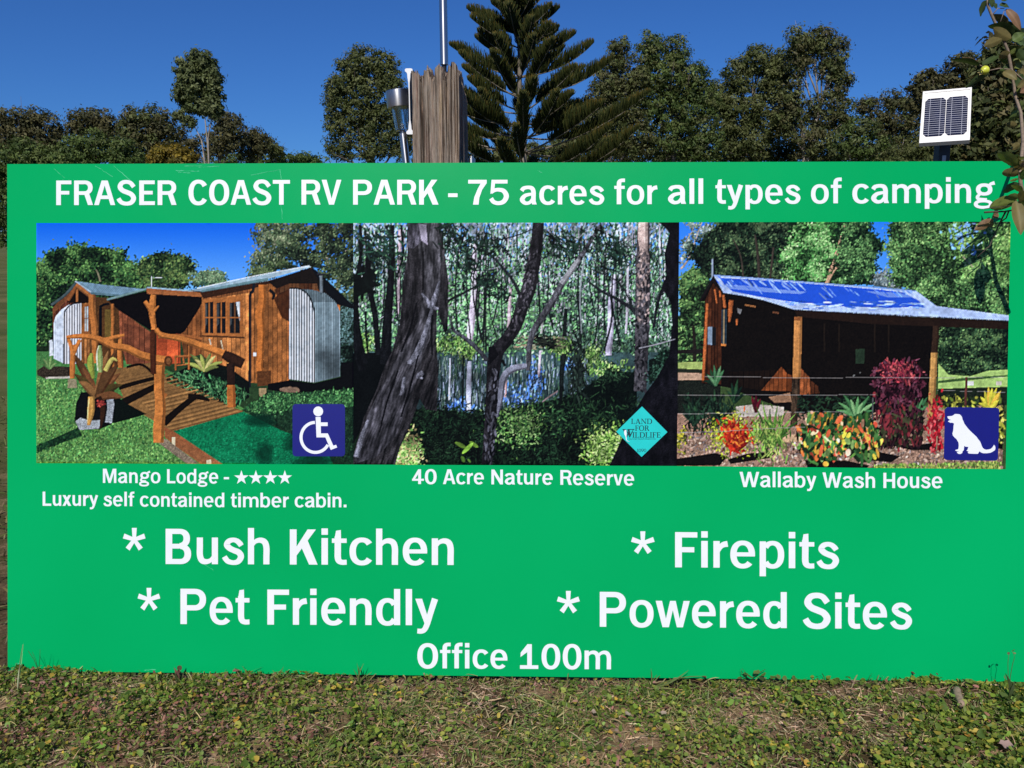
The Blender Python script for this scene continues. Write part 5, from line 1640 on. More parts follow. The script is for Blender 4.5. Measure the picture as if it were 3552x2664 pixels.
# dry stalks and litter
x, y = scatter(42000, X0, X1, Y0, Y1, lambda x, y: .40 + .6 * bare(x, y))
n = len(x)
z = ground_z(x, y) + np.abs(RNG.normal(.002, .004, n))
V, F, Cc = blades(x, y, z, np.clip(RNG.lognormal(math.log(.02), .5, n), .005, .07), np.clip(RNG.normal(.0017, .0007, n), .0008, .005), np.abs(RNG.normal(.1, .15, n)),
                  pick([(.46, .33, .22), (.34, .24, .16), (.56, .43, .29), (.22, .15, .1), (.40, .30, .18), (.28, .15, .11)], n))
tag(mesh_ob('dry_litter', V, F, M_WEED, cols=Cc), 'dry straw and leaf crumbs lying on bare soil', 'litter', kind='stuff')
# soil crumbs and pebbles
x, y = scatter(9000, X0, X1, Y0, Y1, lambda x, y: np.clip(bare(x, y) * 1.2, .02, 1))
n = len(x)
V, F, Cc = leaf_discs(x, y, ground_z(x, y) + .0015, np.clip(RNG.lognormal(math.log(.0028), .5, n), .001, .008), .5, pick([(.34, .24, .17), (.26, .18, .12), (.42, .31, .22), (.2, .14, .1)], n), cup=-.7)
tag(mesh_ob('soil_crumbs', V, F, plain_attr := leafy('soil_crumb', 0.0, .9, spec=.1), cols=Cc), 'tan soil crumbs and grit on the bare patches', 'grit', kind='stuff')
# turf beside and behind the board
x = np.concatenate([RNG.uniform(-2.2, .5, 9000), RNG.uniform(.5, 3.4, 3500)])
y = np.concatenate([RNG.uniform(.05, 4.5, 9000), RNG.uniform(.35, 2.5, 3500)])
n = len(x)
V, F, Cc = blades(x, y, ground_z(x, y), np.clip(RNG.lognormal(math.log(.05), .4, n), .02, .12), np.clip(RNG.normal(.005, .0015, n), .002, .009), RNG.normal(.7, .3, n),
                  pick([(.09, .11, .03), (.13, .12, .045), (.17, .14, .07), (.06, .08, .02)], n))
tag(mesh_ob('turf', V, F, M_WEED, cols=Cc), 'rough olive turf behind and beside the sign', 'grass', kind='stuff')

# ------------------------------------------------------------------ weathered post
def wood_material():
    m, nt, b = mat_new('weathered_wood')
    tc = N(nt, 'ShaderNodeTexCoord')
    mp = N(nt, 'ShaderNodeMapping')
    mp.inputs['Scale'].default_value = (1, 1, .05)
    nt.links.new(tc.outputs['Object'], mp.inputs['Vector'])
    fine = N(nt, 'ShaderNodeTexNoise', Scale=330.0, Detail=7.0, Roughness=.75)
    nt.links.new(mp.outputs[0], fine.inputs['Vector'])
    mid = N(nt, 'ShaderNodeTexNoise', Scale=55.0, Detail=6.0, Roughness=.65)
    nt.links.new(mp.outputs[0], mid.inputs['Vector'])
    r1 = ramp(nt, [(.30, (.045, .036, .03)), (.42, (.17, .138, .112)), (.54, (.29, .245, .20)), (.70, (.47, .41, .33))])
    nt.links.new(fine.outputs['Fac'], r1.inputs['Fac'])
    r2 = ramp(nt, [(.28, (.50, .46, .44)), (.40, (.98, .80, .76)), (.50, (.88, .90, .90)), (.60, (1.02, .90, .82)), (.72, (1.24, 1.16, .88))])
    nt.links.new(mid.outputs['Fac'], r2.inputs['Fac'])
    mx = N(nt, 'ShaderNodeMix', data_type='RGBA', blend_type='MULTIPLY')
    mx.inputs[0].default_value = 1.0
    nt.links.new(r1.outputs['Color'], mx.inputs[6])
    nt.links.new(r2.outputs['Color'], mx.inputs[7])
    nt.links.new(mx.outputs[2], b.inputs['Base Color'])
    b.inputs['Roughness'].default_value = .9
    b.inputs['Specular IOR Level'].default_value = .15
    bp = N(nt, 'ShaderNodeBump', Strength=.9, Distance=.003)
    nt.links.new(fine.outputs['Fac'], bp.inputs['Height'])
    nt.links.new(bp.outputs['Normal'], b.inputs['Normal'])
    return m


POST_Y = 0.250
PSI = math.radians(-8)


def make_post():
    a, b_ = at(1431, 500, POST_Y), at(1594, 500, POST_Y)
    wid = (b_[0] - a[0]) / math.cos(PSI)
    dep = .10
    ex, ey = np.array([math.cos(PSI), math.sin(PSI), 0]), np.array([-math.sin(PSI), math.cos(PSI), 0])
    org = np.array([a[0], POST_Y, 0])
    top = at(1500, 210, POST_Y)[2]
    # outline of the broken top, left to right across the front (fraction, drop in photo pixels)
    prof = [(0, 15), (.12, 14), (.18, 30), (.22, 22), (.28, 12), (.345, 0), (.37, 8), (.40, 25), (.48, 30), (.51, 0), (.65, 0), (.68, 20), (.735, 38), (.78, 6), (.80, -1), (.985, 0), (1.0, 4), (1.1, 16), (1.4, 40), (2.2, 60)]
    px, pd = np.array([p[0] for p in prof]), np.array([p[1] for p in prof]) / 1030.0
    NX, NYc = 66, 40
    u = np.linspace(0, 1, NX)
    w = np.linspace(0, 1, NYc)
    U, W_ = np.meshgrid(u, w)
    H = top - np.interp(U, px, pd) - .035 * W_ * (fbm(U * 18, W_ * 6, 3) ** 1.5) - .028 * np.maximum(fbm(U * 26, W_ * 22, 8) - .35, 0)
    jag = np.random.default_rng(4)
    colj = np.repeat(jag.random(NX // 2), 2)[:NX] * .012 + jag.random(NX) * .007
    H -= colj[None, :] * (.5 + vnoise(U * 3, W_ * 9, 6))
    H -= np.where(U > .93, 1, 0) * np.interp(W_, [0, .3, 1], [0, .012, .045])
    hole = np.exp(-(((U - .735) / .035) ** 2 + ((W_ - .25) / .2) ** 2))
    H -= .03 * hole
    V = (org + ex * (U * wid)[..., None] + ey * (W_ * dep)[..., None]).reshape(-1, 3)
    V[:, 2] = H.reshape(-1)
    idx = np.arange(NX * NYc).reshape(NYc, NX)
    F = [tuple(q) for q in np.stack([idx[:-1, :-1], idx[:-1, 1:], idx[1:, 1:], idx[1:, :-1]], -1).reshape(-1, 4)]
    V = [tuple(p) for p in V]
    # rim walked round, then shell rows downwards with grooves cut along the grain
    rim = [(0, i) for i in range(NX)] + [(j, NX - 1) for j in range(1, NYc)] + [(NYc - 1, i) for i in range(NX - 2, -1, -1)] + [(j, 0) for j in range(NYc - 2, 0, -1)]
    prev = [int(idx[j, i]) for j, i in rim]
    m = len(rim)
    s = np.arange(m) / m * 60
    rows = 130
    base = np.array([[u[i] * wid, w[j] * dep] for j, i in rim])
    nrm = np.zeros((m, 2))
    for k, (j, i) in enumerate(rim):
        nx = -1 if i == 0 else (1 if i == NX - 1 else 0)
        ny = -1 if j == 0 else (1 if j == NYc - 1 else 0)
        nrm[k] = np.array([nx, ny]) / max(1, math.hypot(nx, ny))
    toph = np.array([V[k][2] for k in prev])
    for rI in range(1, rows + 1):
        t = (rI / rows) ** 1.6
        zz = toph * (1 - t) + (-.05) * t
        d = toph - zz
        g = fbm(s * 1.3, zz * 5, 4) - .5
        g2 = np.maximum(fbm(s * 2.6, zz * 3.2, 14) - .56, 0)
        crack = np.exp(-((base[:, 0] / wid - .215 - .012 * np.sin(zz * 22)) / .014) ** 2) * (nrm[:, 1] < 0) * np.exp(-((d - .09) / .09) ** 2)
        crack += .6 * np.exp(-((base[:, 0] / wid - .86 - .02 * np.sin(zz * 9)) / .008) ** 2) * (nrm[:, 1] < 0) * (d < .3)
        crack += .8 * np.exp(-((base[:, 0] / wid - .735 - .10 * np.clip(d - .02, 0, .2)) / .010) ** 2) * (nrm[:, 1] < 0) * np.exp(-((d - .05) / .08) ** 2)
        off = .005 * g - .05 * g2 - .004 * (fbm(s * 5.5, zz * 4, 24) - .5) - .022 * np.minimum(crack, 1)
        corner = np.abs(nrm).sum(1) > 1.2
        off = off - .004 * corner
        xy = base + nrm * off[:, None]
        pts = org + ex * xy[:, 0:1] + ey * xy[:, 1:2]
        pts[:, 2] = zz
        b0 = len(V)
        V.extend([tuple(p) for p in pts])
        cur = list(range(b0, b0 + m))
        for k in range(m):
            F.append((prev[k], cur[k], cur[(k + 1) % m], prev[(k + 1) % m]))
        prev = cur
    o = mesh_ob('wooden_post', V, F, wood_material(), local=(org[0], org[1], 0))
    o.location = (org[0], org[1], 0)
    tag(o, 'weathered grey timber post with splintered top behind the green sign', 'post')
    return org, ex, ey, wid, dep, top


P_ORG, P_EX, P_EY, P_W, P_D, P_TOP = make_post()


# ------------------------------------------------------------------ stake lights
def steel_material():
    m, nt, b = mat_new('brushed_steel')
    b.inputs['Metallic'].default_value = 1.0
    tc = N(nt, 'ShaderNodeTexCoord')
    mp = N(nt, 'ShaderNodeMapping')
    mp.inputs['Scale'].default_value = (1, 1, .03)
    nt.links.new(tc.outputs['Object'], mp.inputs['Vector'])
    nz = N(nt, 'ShaderNodeTexNoise', Scale=400.0, Detail=3.0)
    nt.links.new(mp.outputs[0], nz.inputs['Vector'])
    rp = ramp(nt, [(.3, (.50, .50, .51)), (.7, (.66, .66, .66))])
    nt.links.new(nz.outputs['Fac'], rp.inputs['Fac'])
    nt.links.new(rp.outputs['Color'], b.inputs['Base Color'])
    b.inputs['Roughness'].default_value = .36
    b.inputs['Anisotropic'].default_value = .75
    b.inputs['Anisotropic Rotation'].default_value = .25
    tg = N(nt, 'ShaderNodeTangent', direction_type='RADIAL', axis='Z')
    nt.links.new(tg.outputs[0], b.inputs['Tangent'])
    return m


def glass_material():
    m, nt, b = mat_new('clear_plastic')
    b.inputs['Base Color'].default_value = (.93, .96, .97, 1)
    b.inputs['Transmission Weight'].default_value = 1.0
    b.inputs['Roughness'].default_value = .06
    b.inputs['IOR'].default_value = 1.45
    tc = N(nt, 'ShaderNodeTexCoord')
    nz = N(nt, 'ShaderNodeTexNoise', Scale=60.0)
    nt.links.new(tc.outputs['Object'], nz.inputs['Vector'])
    bp = N(nt, 'ShaderNodeBump', Strength=.08, Distance=.002)
    nt.links.new(nz.outputs['Fac'], bp.inputs['Height'])
    nt.links.new(bp.outputs['Normal'], b.inputs['Normal'])
    return m


M_STEEL, M_CLEAR = steel_material(), glass_material()
M_BLACK = plain('black_plastic', (.012, .012, .013), .45, noise=.2)
M_ALU = plain('white_aluminium', (.78, .80, .82), .4, noise=.05, scale=60)
M_ALU_SHADE = plain('alloy_in_shade', (.09, .095, .11), .55, metal=.2, noise=.15, scale=60)  # blade sides: their shadow is put into this dark colour
M_CELL = None


def stake_light(name, label, foot, axis, tube_len, r_tube=.0095, head=True, group=None):
    """foot: where the spike ends in the timber or soil; axis: direction to the head"""
    axis = np.asarray(axis, float)
    axis /= np.linalg.norm(axis)
    foot = np.asarray(foot, float)
    root = tag(empty(name, foot), label, 'light', group)
    b = MB()
    b.lathe(foot, axis, [(.0005, -.02), (.0045, .0), (.006, .035), (.006, .06)], 14)
    auto_smooth(b.build('spike', M_BLACK, root))
    b = MB()
    s = foot + axis * .03
    b.lathe(s, axis, [(r_tube * .7, .0), (r_tube, .0), (r_tube, tube_len), (r_tube * .55, tube_len + .001), (r_tube * .55, tube_len + .006)], 28)
    auto_smooth(b.build('tube', M_STEEL, root))
    if head:
        h = s + axis * (tube_len + .004)
        b = MB()
        n = 20
        prof = [(.0155, 0.0), (.0172, .002), (.0212, .060), (.0196, .060), (.0155, .004), (.001, .004)]
        b.lathe(h, axis, prof, 40)
        auto_smooth(b.build('lens', M_CLEAR, root), 30)
        b = MB()
        for k in range(12):
            a = 2 * math.pi * k / 12
            r_ = np.cross(axis, [0, 1., 0]); r_ /= np.linalg.norm(r_)
            q = np.cross(axis, r_)
            d = r_ * math.cos(a) + q * math.sin(a)
            b.tube([h + d * .0175 + axis * .004, h + d * .0213 + axis * .058], .0008, 5)
        b.build('lens_ribs', M_CLEAR, root)
        b = MB()
        b.lathe(h + axis * .004, axis, [(.0005, .016), (.0035, .015), (.0048, .012), (.0048, 0), (.0005, 0)], 14)
        auto_smooth(b.build('lamp', plain('lamp_base', (.25, .27, .30), .3, noise=.1), root))
        b = MB()
        b.lathe(h + axis * .058, axis, [(.022, .0), (.0305, -.001), (.0315, .001), (.0315, .038), (.0298, .0395), (.0298, .0375), (.0005, .0375)], 44)
        b.lathe(h + axis * .058, axis, [(.0005, .001), (.022, .0)], 44)
        auto_smooth(b.build('cap', M_STEEL, root), 30)
    return root


STK = 'stainless steel stake lights on and beside the post'
# tall one spiked into the top of the post
base = at(1541, 225, P_ORG[1] + .045)
tip = at(1537, 0, P_ORG[1] + .045)
ax = tip - base
stake_light('stake_light', 'thin steel stake light spiked upright into the top of the wooden post', base - unit(ax) * .03, ax, .34, group=STK)
# leaning one with clear lens left of the post
LY = P_ORG[1] + .10
hb = at(1397, 456, LY)
tb = at(1410, 570, LY)
ax = hb - tb
ax = ax / np.linalg.norm(ax)
tl = .36
stake_light('stake_light', 'leaning steel stake light with clear lens, left of the wooden post', hb - ax * (tl + .034), ax, tl, group=STK)
# stub seen right of the post
tp = at(1635, 543, P_ORG[1] + .10)
stake_light('stake_light', 'short bare steel tube just showing above the sign, right of the post', tp - np.array([0, 0, .385]), (0, 0, 1), .35, r_tube=.0098, head=False, group=STK)
# saddle clamps that hold the two side lights to the post
for q in (hb - ax * .20, tp - np.array([0, 0, .12])):
    c = np.array(P_ORG) + P_EX * (P_W / 2) + P_EY * (P_D / 2)
    t = np.array([c[0] - q[0], c[1] - q[1], 0])
    b = MB()
    b.tube([q, q + unit(t) * .06], .005, 8)
    b.lathe(q - np.array([0, 0, .008]), (0, 0, 1), [(.0105, 0), (.0125, 0), (.0125, .016), (.0105, .016), (.0105, 0)], 18)
    o = b.build('clamp', M_BLACK, None)
    tag(o, 'black clamp holding the %s steel tube to the post, behind the sign' % ('left' if q[0] < c[0] else 'right'), 'clamp')

# ------------------------------------------------------------------ street-name blade seen end on
BY = P_ORG[1] + .035
t0, t1 = at(1417.5, 237, BY), at(1417.5, 466, BY)
hgt = t0[2] - t1[2]
kx = (at(1431, 300, BY)[0] - at(1404, 300, BY)[0]) / 2
wb = .0021
sec = [(0, 0), (.55, .0), (.9, .008), (1, .022), (.95, .045), (.6, .06), (.42, .08), (.36, .14), (.16, .22), (.12, .4), (.12, .6), (.14, .78), (.34, .86), (.40, .92), (.6, .94), (.95, .955), (1, .978), (.9, .992), (.55, 1)]
right = [(kx * a, -hgt * v) for a, v in sec]
left = [(-a, v) for a, v in right[::-1]]
loop = right + left
L = .62
rootb = tag(empty('street_sign_blade', (t0[0], BY, t1[2])), 'white edged aluminium sign blade seen end on, fixed beside the wooden post', 'sign')
V, F = [], []
mN = len(loop)
bx, by_ = math.sin(math.radians(2.0)), math.cos(math.radians(2.0))
for yy in (0.0, L):
    for a, v in loop:
        sh_ = -.0065 * (v / -hgt)
        V.append((t0[0] + a + sh_ * 0 + bx * yy, BY + yy * by_, t0[2] + v))
F.append(tuple(range(mN))[::-1])
F.append(tuple(range(mN, 2 * mN)))
for k in range(mN):
    F.append((k, (k + 1) % mN, mN + (k + 1) % mN, mN + k))
o = mesh_ob('extrusion', V, F, M_ALU_SHADE, rootb)
o.data.materials.append(M_ALU)
o.data.polygons[0].material_index = 1
o.data.polygons[1].material_index = 1
b = MB()
pc = P_ORG + P_EX * 0
b.box((t0[0] + .002, BY + .10, t1[2] + .02), (P_ORG[0] + .004, BY + .13, t1[2] + .05))
b.box((t0[0] + .002, BY + .10, t1[2] + .11), (P_ORG[0] + .004, BY + .13, t1[2] + .14))
b.build('bracket', M_BLACK, rootb)

# ------------------------------------------------------------------ small solar panel on a stem
PC = [(3202, 318), (3371, 303), (3364, 486), (3188, 497)]
PY = 1.45


def panel_frame():
    """plane through the panel's middle whose outline is a true rectangle"""
    cen = at(3281, 401, PY)
    best = None
    for tilt in np.radians(np.arange(4, 60, 1.0)):
        for yaw in np.radians(np.arange(-50, 50, 1.0)):
            n_ = np.array([math.sin(yaw) * math.cos(tilt), -math.cos(yaw) * math.cos(tilt), math.sin(tilt)])
            q = []
            for p in PC:
                d = ray(*p)
                q.append(CAM_POS + d * (np.dot(cen - CAM_POS, n_) / np.dot(d, n_)))
            a, b_, c, d_ = q[1] - q[0], q[2] - q[1], q[3] - q[2], q[0] - q[3]
            e = sum(abs(np.dot(unit(u), unit(v))) for u, v in ((a, b_), (b_, c), (c, d_), (d_, a)))
            e += .02 * abs(np.linalg.norm(b_) / np.linalg.norm(a) - 1.15) + .002 * abs(math.degrees(tilt) - 28) / 10
            if best is None or e < best[0]:
                best = (e, n_, q, tilt, yaw)
    return best


_, PN, PQ, _, _ = panel_frame()
tl_, tr_, br_, bl_ = PQ
pu = unit((tr_ - tl_) + (br_ - bl_))
pn = unit(PN - pu * np.dot(PN, pu))
pv = np.cross(pn, pu)
pw = (np.linalg.norm(tr_ - tl_) + np.linalg.norm(br_ - bl_)) / 2
ph = (np.linalg.norm(tl_ - bl_) + np.linalg.norm(tr_ - br_)) / 2
pcn = (tl_ + tr_ + br_ + bl_) / 4


def pp(u_, v_, h_=0.0):
    """panel coordinates: u, v in -.5 .. .5"""
    return pcn + pu * (u_ * pw) + pv * (v_ * ph) + pn * h_


def pbox(b, u0, v0, u1, v1, h0, h1):
    V = [pp(u0, v0, h0), pp(u1, v0, h0), pp(u1, v1, h0), pp(u0, v1, h0), pp(u0, v0, h1), pp(u1, v0, h1), pp(u1, v1, h1), pp(u0, v1, h1)]
    b.add(V, [(3, 2, 1, 0), (4, 5, 6, 7), (0, 1, 5, 4), (1, 2, 6, 5), (2, 3, 7, 6), (3, 0, 4, 7)])


M_FRAME = plain('panel_frame', (.80, .79, .76), .35, noise=.03)
M_BACK = plain('panel_backsheet', (.82, .80, .75), .45, noise=.04)
M_CELL = plain('solar_cell', (.008, .010, .030), .22, noise=.4, scale=25, spec=.5)
M_LINE = plain('cell_ribbon', (.42, .43, .49), .4, metal=.2)
sp_root = tag(empty('solar_panel', (pcn[0], pcn[1], 0)), 'small white framed solar panel on a black stem behind the sign', 'solar panel')
b = MB()
fw, fd = .035, .018
pbox(b, -.5, -.5, .5, -.5 + fw, -fd, .001)
pbox(b, -.5, .5 - fw, .5, .5, -fd, .001)
pbox(b, -.5, -.5 + fw, -.5 + fw, .5 - fw, -fd, .001)
pbox(b, .5 - fw, -.5 + fw, .5, .5 - fw, -fd, .001)
b.build('frame', M_FRAME, sp_root)
b = MB()
pbox(b, -.5 + fw, -.5 + fw, .5 - fw, .5 - fw, -.006, -.002)
b.build('backsheet', M_BACK, sp_root)
b = MB()
pbox(b, -.49, -.49, .49, .49, -fd + .001, -fd + .003)
b.build('back_plate', M_BLACK, sp_root)
vt, vb = .5 - .148, -.5 + .118
for (ua, ub) in ((-.437, -.006), (.006, .437)):
    cu, cv = .062, .055
    pts = [(ua + cu, vb), (ub - cu, vb), (ub, vb + cv), (ub, vt - cv), (ub - cu, vt), (ua + cu, vt), (ua, vt - cv), (ua, vb + cv)]
    b = MB()
    b.add([pp(x_, y_, -.0014) for x_, y_ in pts], [tuple(range(8))])
    cell = b.build('cell', M_CELL, sp_root)
    b = MB()
    for k in range(1, 18):
        v_ = vb + (vt - vb) * k / 18
        i_ = cu * max(0, 1 - min(v_ - vb, vt - v_) / cv)
        b.add([pp(ua + i_, v_ - .0036, -.0009), pp(ub - i_, v_ - .0036, -.0009), pp(ub - i_, v_ + .0036, -.0009), pp(ua + i_, v_ + .0036, -.0009)], [(0, 1, 2, 3)])
    for u_ in (ua + (ub - ua) * .25, ua + (ub - ua) * .75):
        b.add([pp(u_ - .004, vb, -.0005), pp(u_ + .004, vb, -.0005), pp(u_ + .004, vt, -.0005), pp(u_ - .004, vt, -.0005)], [(0, 1, 2, 3)])
    b.build('contact_grid', M_LINE, cell)
s_t = at(3273, 500, PY + .03)
b = MB()
b.box((s_t[0] - .020, s_t[1] - .012, -.05), (s_t[0] + .022, s_t[1] + .03, s_t[2] + .03))
b.build('stem', M_BLACK, sp_root)
b = MB()
q0 = at(3273, 538, PY)
b.add([(q0[0] - .002, s_t[1] - .016, 0.6), (q0[0] + .017, s_t[1] - .016, 0.6), (q0[0] + .017, s_t[1] - .016, q0[2]), (q0[0] + .003, s_t[1] - .016, q0[2]),
       (q0[0] - .002, s_t[1] - .0125, 0.6), (q0[0] + .017, s_t[1] - .0125, 0.6), (q0[0] + .017, s_t[1] - .0125, q0[2]), (q0[0] + .003, s_t[1] - .0125, q0[2])],
      [(0, 1, 2, 3), (7, 6, 5, 4), (0, 4, 5, 1), (1, 5, 6, 2), (2, 6, 7, 3), (3, 7, 4, 0)])
b.build('metal_strap', plain('dull_zinc', (.42, .44, .43), .5, metal=.5, noise=.1), sp_root)

# ------------------------------------------------------------------ trees behind
def bark_material(name, c0, c1):
    m, nt, b = mat_new(name)
    tc = N(nt, 'ShaderNodeTexCoord')
    mp = N(nt, 'ShaderNodeMapping')
    mp.inputs['Scale'].default_value = (1, 1, .35)
    nt.links.new(tc.outputs['Object'], mp.inputs['Vector'])
    nz = N(nt, 'ShaderNodeTexNoise', Scale=7.0, Detail=6.0, Roughness=.7)
    nt.links.new(mp.outputs[0], nz.inputs['Vector'])
    rp = ramp(nt, [(.35, c0), (.65, c1)])
    nt.links.new(nz.outputs['Fac'], rp.inputs['Fac'])
    nt.links.new(rp.outputs['Color'], b.inputs['Base Color'])
    b.inputs['Roughness'].default_value = .9
    bp = N(nt, 'ShaderNodeBump', Strength=.6, Distance=.03)
    nt.links.new(nz.outputs['Fac'], bp.inputs['Height'])
    nt.links.new(bp.outputs['Normal'], b.inputs['Normal'])
    return m


M_GUMBARK = bark_material('gum_bark', (.07, .055, .045), (.20, .17, .14))
M_PALEBARK = bark_material('pale_bark', (.16, .13, .10), (.36, .32, .27))
M_PINEBARK = bark_material('pine_bark', (.07, .058, .044), (.24, .205, .16))


def leaf_cards(pos, dirv, L, W, cols, out):
    """one bent diamond a leaf spray, turned mostly to the outside of the crown"""
    n = len(pos)
    nr = unit(out + RNG.normal(size=(n, 3)) * .55 + [0, 0, .25])
    dirv = unit(dirv - nr * np.sum(dirv * nr, 1, keepdims=True))
    side = np.cross(nr, dirv)
    a = pos - dirv * (L * .5)[:, None]
    c = pos + dirv * (L * .5)[:, None]
    m = pos + nr * (L * .12)[:, None] - dirv * (L * .05)[:, None]
    b = m + side * (W * .5)[:, None]
    d = m - side * (W * .5)[:, None]
    V = np.stack([a, b, c, d], 1).reshape(-1, 3)
    F = np.arange(n * 4).reshape(n, 4)
    return V, F, np.repeat(cols, 4, 0)


def tree(name, label, cat, Y, lobes, pal, foot, dens=1.0, leaf=9.5, clump=13.0, droop=.5, loose=0.0, group=None, bark=None, limbs=True, stems=None, thick=1.0):
    lb = []
    for (px, py, rx, ry) in lobes:
        c = at(px, py, Y)
        k = np.linalg.norm(c - CAM_POS) / FOCAL
        lb.append((c, rx * k, ry * k, k))
    k = lb[0][3]
    fx = at(foot, 560, Y)[0]
    pal = [tuple(np.array(c_) * (.92, 1.06, .96)) for c_ in pal]
    root = tag(empty(name, (fx, Y, 0)), label, cat, group)
    pos, cl, outs = [], [], []
    for (c, rx, ry, _) in lb:
        rz = (rx + ry) / 2 * .9
        cs = clump * k
        nc = max(6, int(3.9 * dens * (rx * ry) / (cs * cs)))
        d = unit(RNG.normal(size=(nc, 3)))
        rad = RNG.random(nc) ** .38
        cc = c + d * np.stack([rx * rad, rz * rad, ry * rad], -1) * .93
        if loose:
            cc = cc[RNG.random(nc) > loose]
        tone = RNG.normal(1, .16, len(cc))
        pi = RNG.integers(0, len(pal), len(cc))
        per = 30
        off = RNG.normal(0, 1, (len(cc), per, 3)) * [cs * .62, cs * .62, cs * .45]
        pos.append((cc[:, None] + off).reshape(-1, 3))
        outs.append((unit((cc - c) / [rx, rz, ry])[:, None] * .55 + unit(off) * .75).reshape(-1, 3))
        base = np.array(pal)[pi] * tone[:, None]
        cl.append(np.repeat(base, per, 0))
    pos, cl = np.vstack(pos), np.vstack(cl)
    outs = np.vstack(outs)
    keep = pos[:, 2] > .3
    pos, cl, outs = pos[keep], cl[keep], outs[keep]
    n = len(pos)
    dirv = unit(RNG.normal(size=(n, 3)) * [1, 1, .8] + [0, 0, -droop])
    L_ = np.abs(RNG.normal(1, .3, n)) * leaf * k
    V, F, Cc = leaf_cards(pos, dirv, L_, L_ * RNG.uniform(.32, .55, n), np.clip(cl * (1 + .13 * RNG.normal(size=(n, 1))), .004, .8), outs)
    mesh_ob('crown', V, F, M_FOLIAGE, root, cols=Cc)
    b = MB()
    top = max(c[2] + ry * .3 for (c, rx, ry, _) in lb)
    cx = np.mean([c[0] for (c, *_r) in lb])
    r0 = .016 * top * thick
    if stems is None:
        stems = [[(foot, 620), (None, None)]]
        tr = [np.array([fx, Y, -.2]), np.array([fx * .8 + cx * .2, Y, top * .35]), np.array([fx * .4 + cx * .6, Y, top * .7]), np.array([cx, Y, top * .93])]
        b.tube(tr, [r0, r0 * .8, r0 * .5, r0 * .15], 8)
        spine = tr
    else:
        for st in stems:
            pts = [at(q[0], q[1], Y) for q in st]
            p0 = pts[0].copy()
            p0[2] = -.2
            pts = [p0] + pts
            nP = len(pts)
            b.tube(pts, [r0 * (1 - .85 * i / (nP - 1)) for i in range(nP)], 8)
        spine = pts
    if limbs:
        for (c, rx, ry, _) in lb:
            s0 = np.array([np.interp(c[2] * .72, [p[2] for p in spine], [p[0] for p in spine]), Y, min(c[2] * .72, spine[-1][2])])
            mid = s0 * .45 + c * .55 + np.array([0, 0, -.08 * ry])
            b.tube([s0, mid, c + np.array([0, 0, ry * .35])], [r0 * .42, r0 * .3, r0 * .08], 6)
            for _k in range(3):
                e = c + RNG.normal(size=3) * [rx * .5, rx * .4, ry * .45]
                b.tube([mid, mid * .4 + e * .6, e], [r0 * .2, r0 * .13, r0 * .04], 5)
    b.build('trunk', bark or M_GUMBARK, root, smooth=True)
    return root


BROWN = [(0.074, 0.065, 0.03), (0.095, 0.078, 0.035), (0.061, 0.057, 0.027), (0.115, 0.092, 0.043)]
OLIVE = [(0.084, 0.09, 0.032), (0.109, 0.107, 0.041), (0.067, 0.075, 0.026), (0.133, 0.128, 0.055)]
GREEN = [(0.07, 0.095, 0.027), (0.095, 0.119, 0.035), (0.057, 0.078, 0.024), (0.121, 0.135, 0.046)]
PALE = [(0.115, 0.121, 0.052), (0.092, 0.101, 0.041), (0.144, 0.144, 0.069), (0.075, 0.086, 0.034)]
GOLD = [(.20, .125, .018), (.16, .105, .016), (.24, .155, .025), (.12, .09, .018)]
TG = 'gum trees along the skyline'
SG = 'shrubs below the skyline trees'
tree('gum_tree', 'dark gum tree at the far left edge of the picture', 'tree', 48, [(60, 432, 82, 58), (150, 455, 55, 68), (20, 490, 50, 60), (110, 525, 90, 55), (180, 530, 45, 50)], BROWN, 95, group=TG)
tree('shrub', 'green bushy shrub low at the far left, behind the sign corner', 'shrub', 44, [(90, 550, 110, 58), (200, 565, 70, 45), (10, 620, 60, 90), (10, 745, 50, 105), (60, 680, 70, 120)], GREEN, 60, group=SG)
tree('gum_tree', 'round-topped gum second from the left edge', 'tree', 53, [(320, 424, 84, 44), (262, 458, 40, 40), (372, 452, 42, 46)], BROWN, 325, group=TG)
tree('shrub', 'broad green shrub under the second and third gums from the left', 'shrub', 46, [(320, 525, 108, 70), (430, 540, 66, 60), (250, 545, 50, 50)], GREEN, 330, group=SG)
tree('gum_tree', 'domed gum just left of the tall slender tree', 'tree', 50, [(510, 420, 88, 52), (565, 455, 52, 50), (468, 470, 56, 60), (530, 520, 98, 55)], BROWN + OLIVE[:2], 520, group=TG)
tree('gum_tree', 'wispy gum crowns right behind the foot of the tall slender tree', 'tree', 54, [(782, 424, 50, 46), (805, 475, 48, 58), (748, 505, 55, 50), (650, 500, 45, 50)], BROWN, 780, group=TG)
tree('slender_gum_tree', 'tall slender pale-trunked gum standing alone above the left treeline', 'tree', 37,
     [(698, 215, 40, 40), (650, 245, 36, 44), (728, 268, 42, 54), (688, 305, 60, 52), (636, 330, 32, 46), (742, 345, 36, 46), (694, 372, 50, 34), (628, 400, 22, 24), (752, 385, 24, 30), (668, 270, 40, 50), (655, 425, 24, 18)], PALE, 727, dens=.95, leaf=12, clump=11, loose=.12,
     bark=M_PALEBARK, stems=[[(727, 600), (720, 500), (712, 420), (700, 300), (698, 215)], [(715, 600), (700, 490), (672, 430), (650, 330)], [(724, 560), (722, 480), (735, 400), (738, 330)]], limbs=False, thick=.36)
tree('shrub', 'golden yellow flowering shrub below the tall slender tree', 'shrub', 40, [(598, 548, 78, 44), (556, 565, 42, 34), (645, 562, 44, 40)], GOLD, 600, clump=11, leaf=10, group=SG)
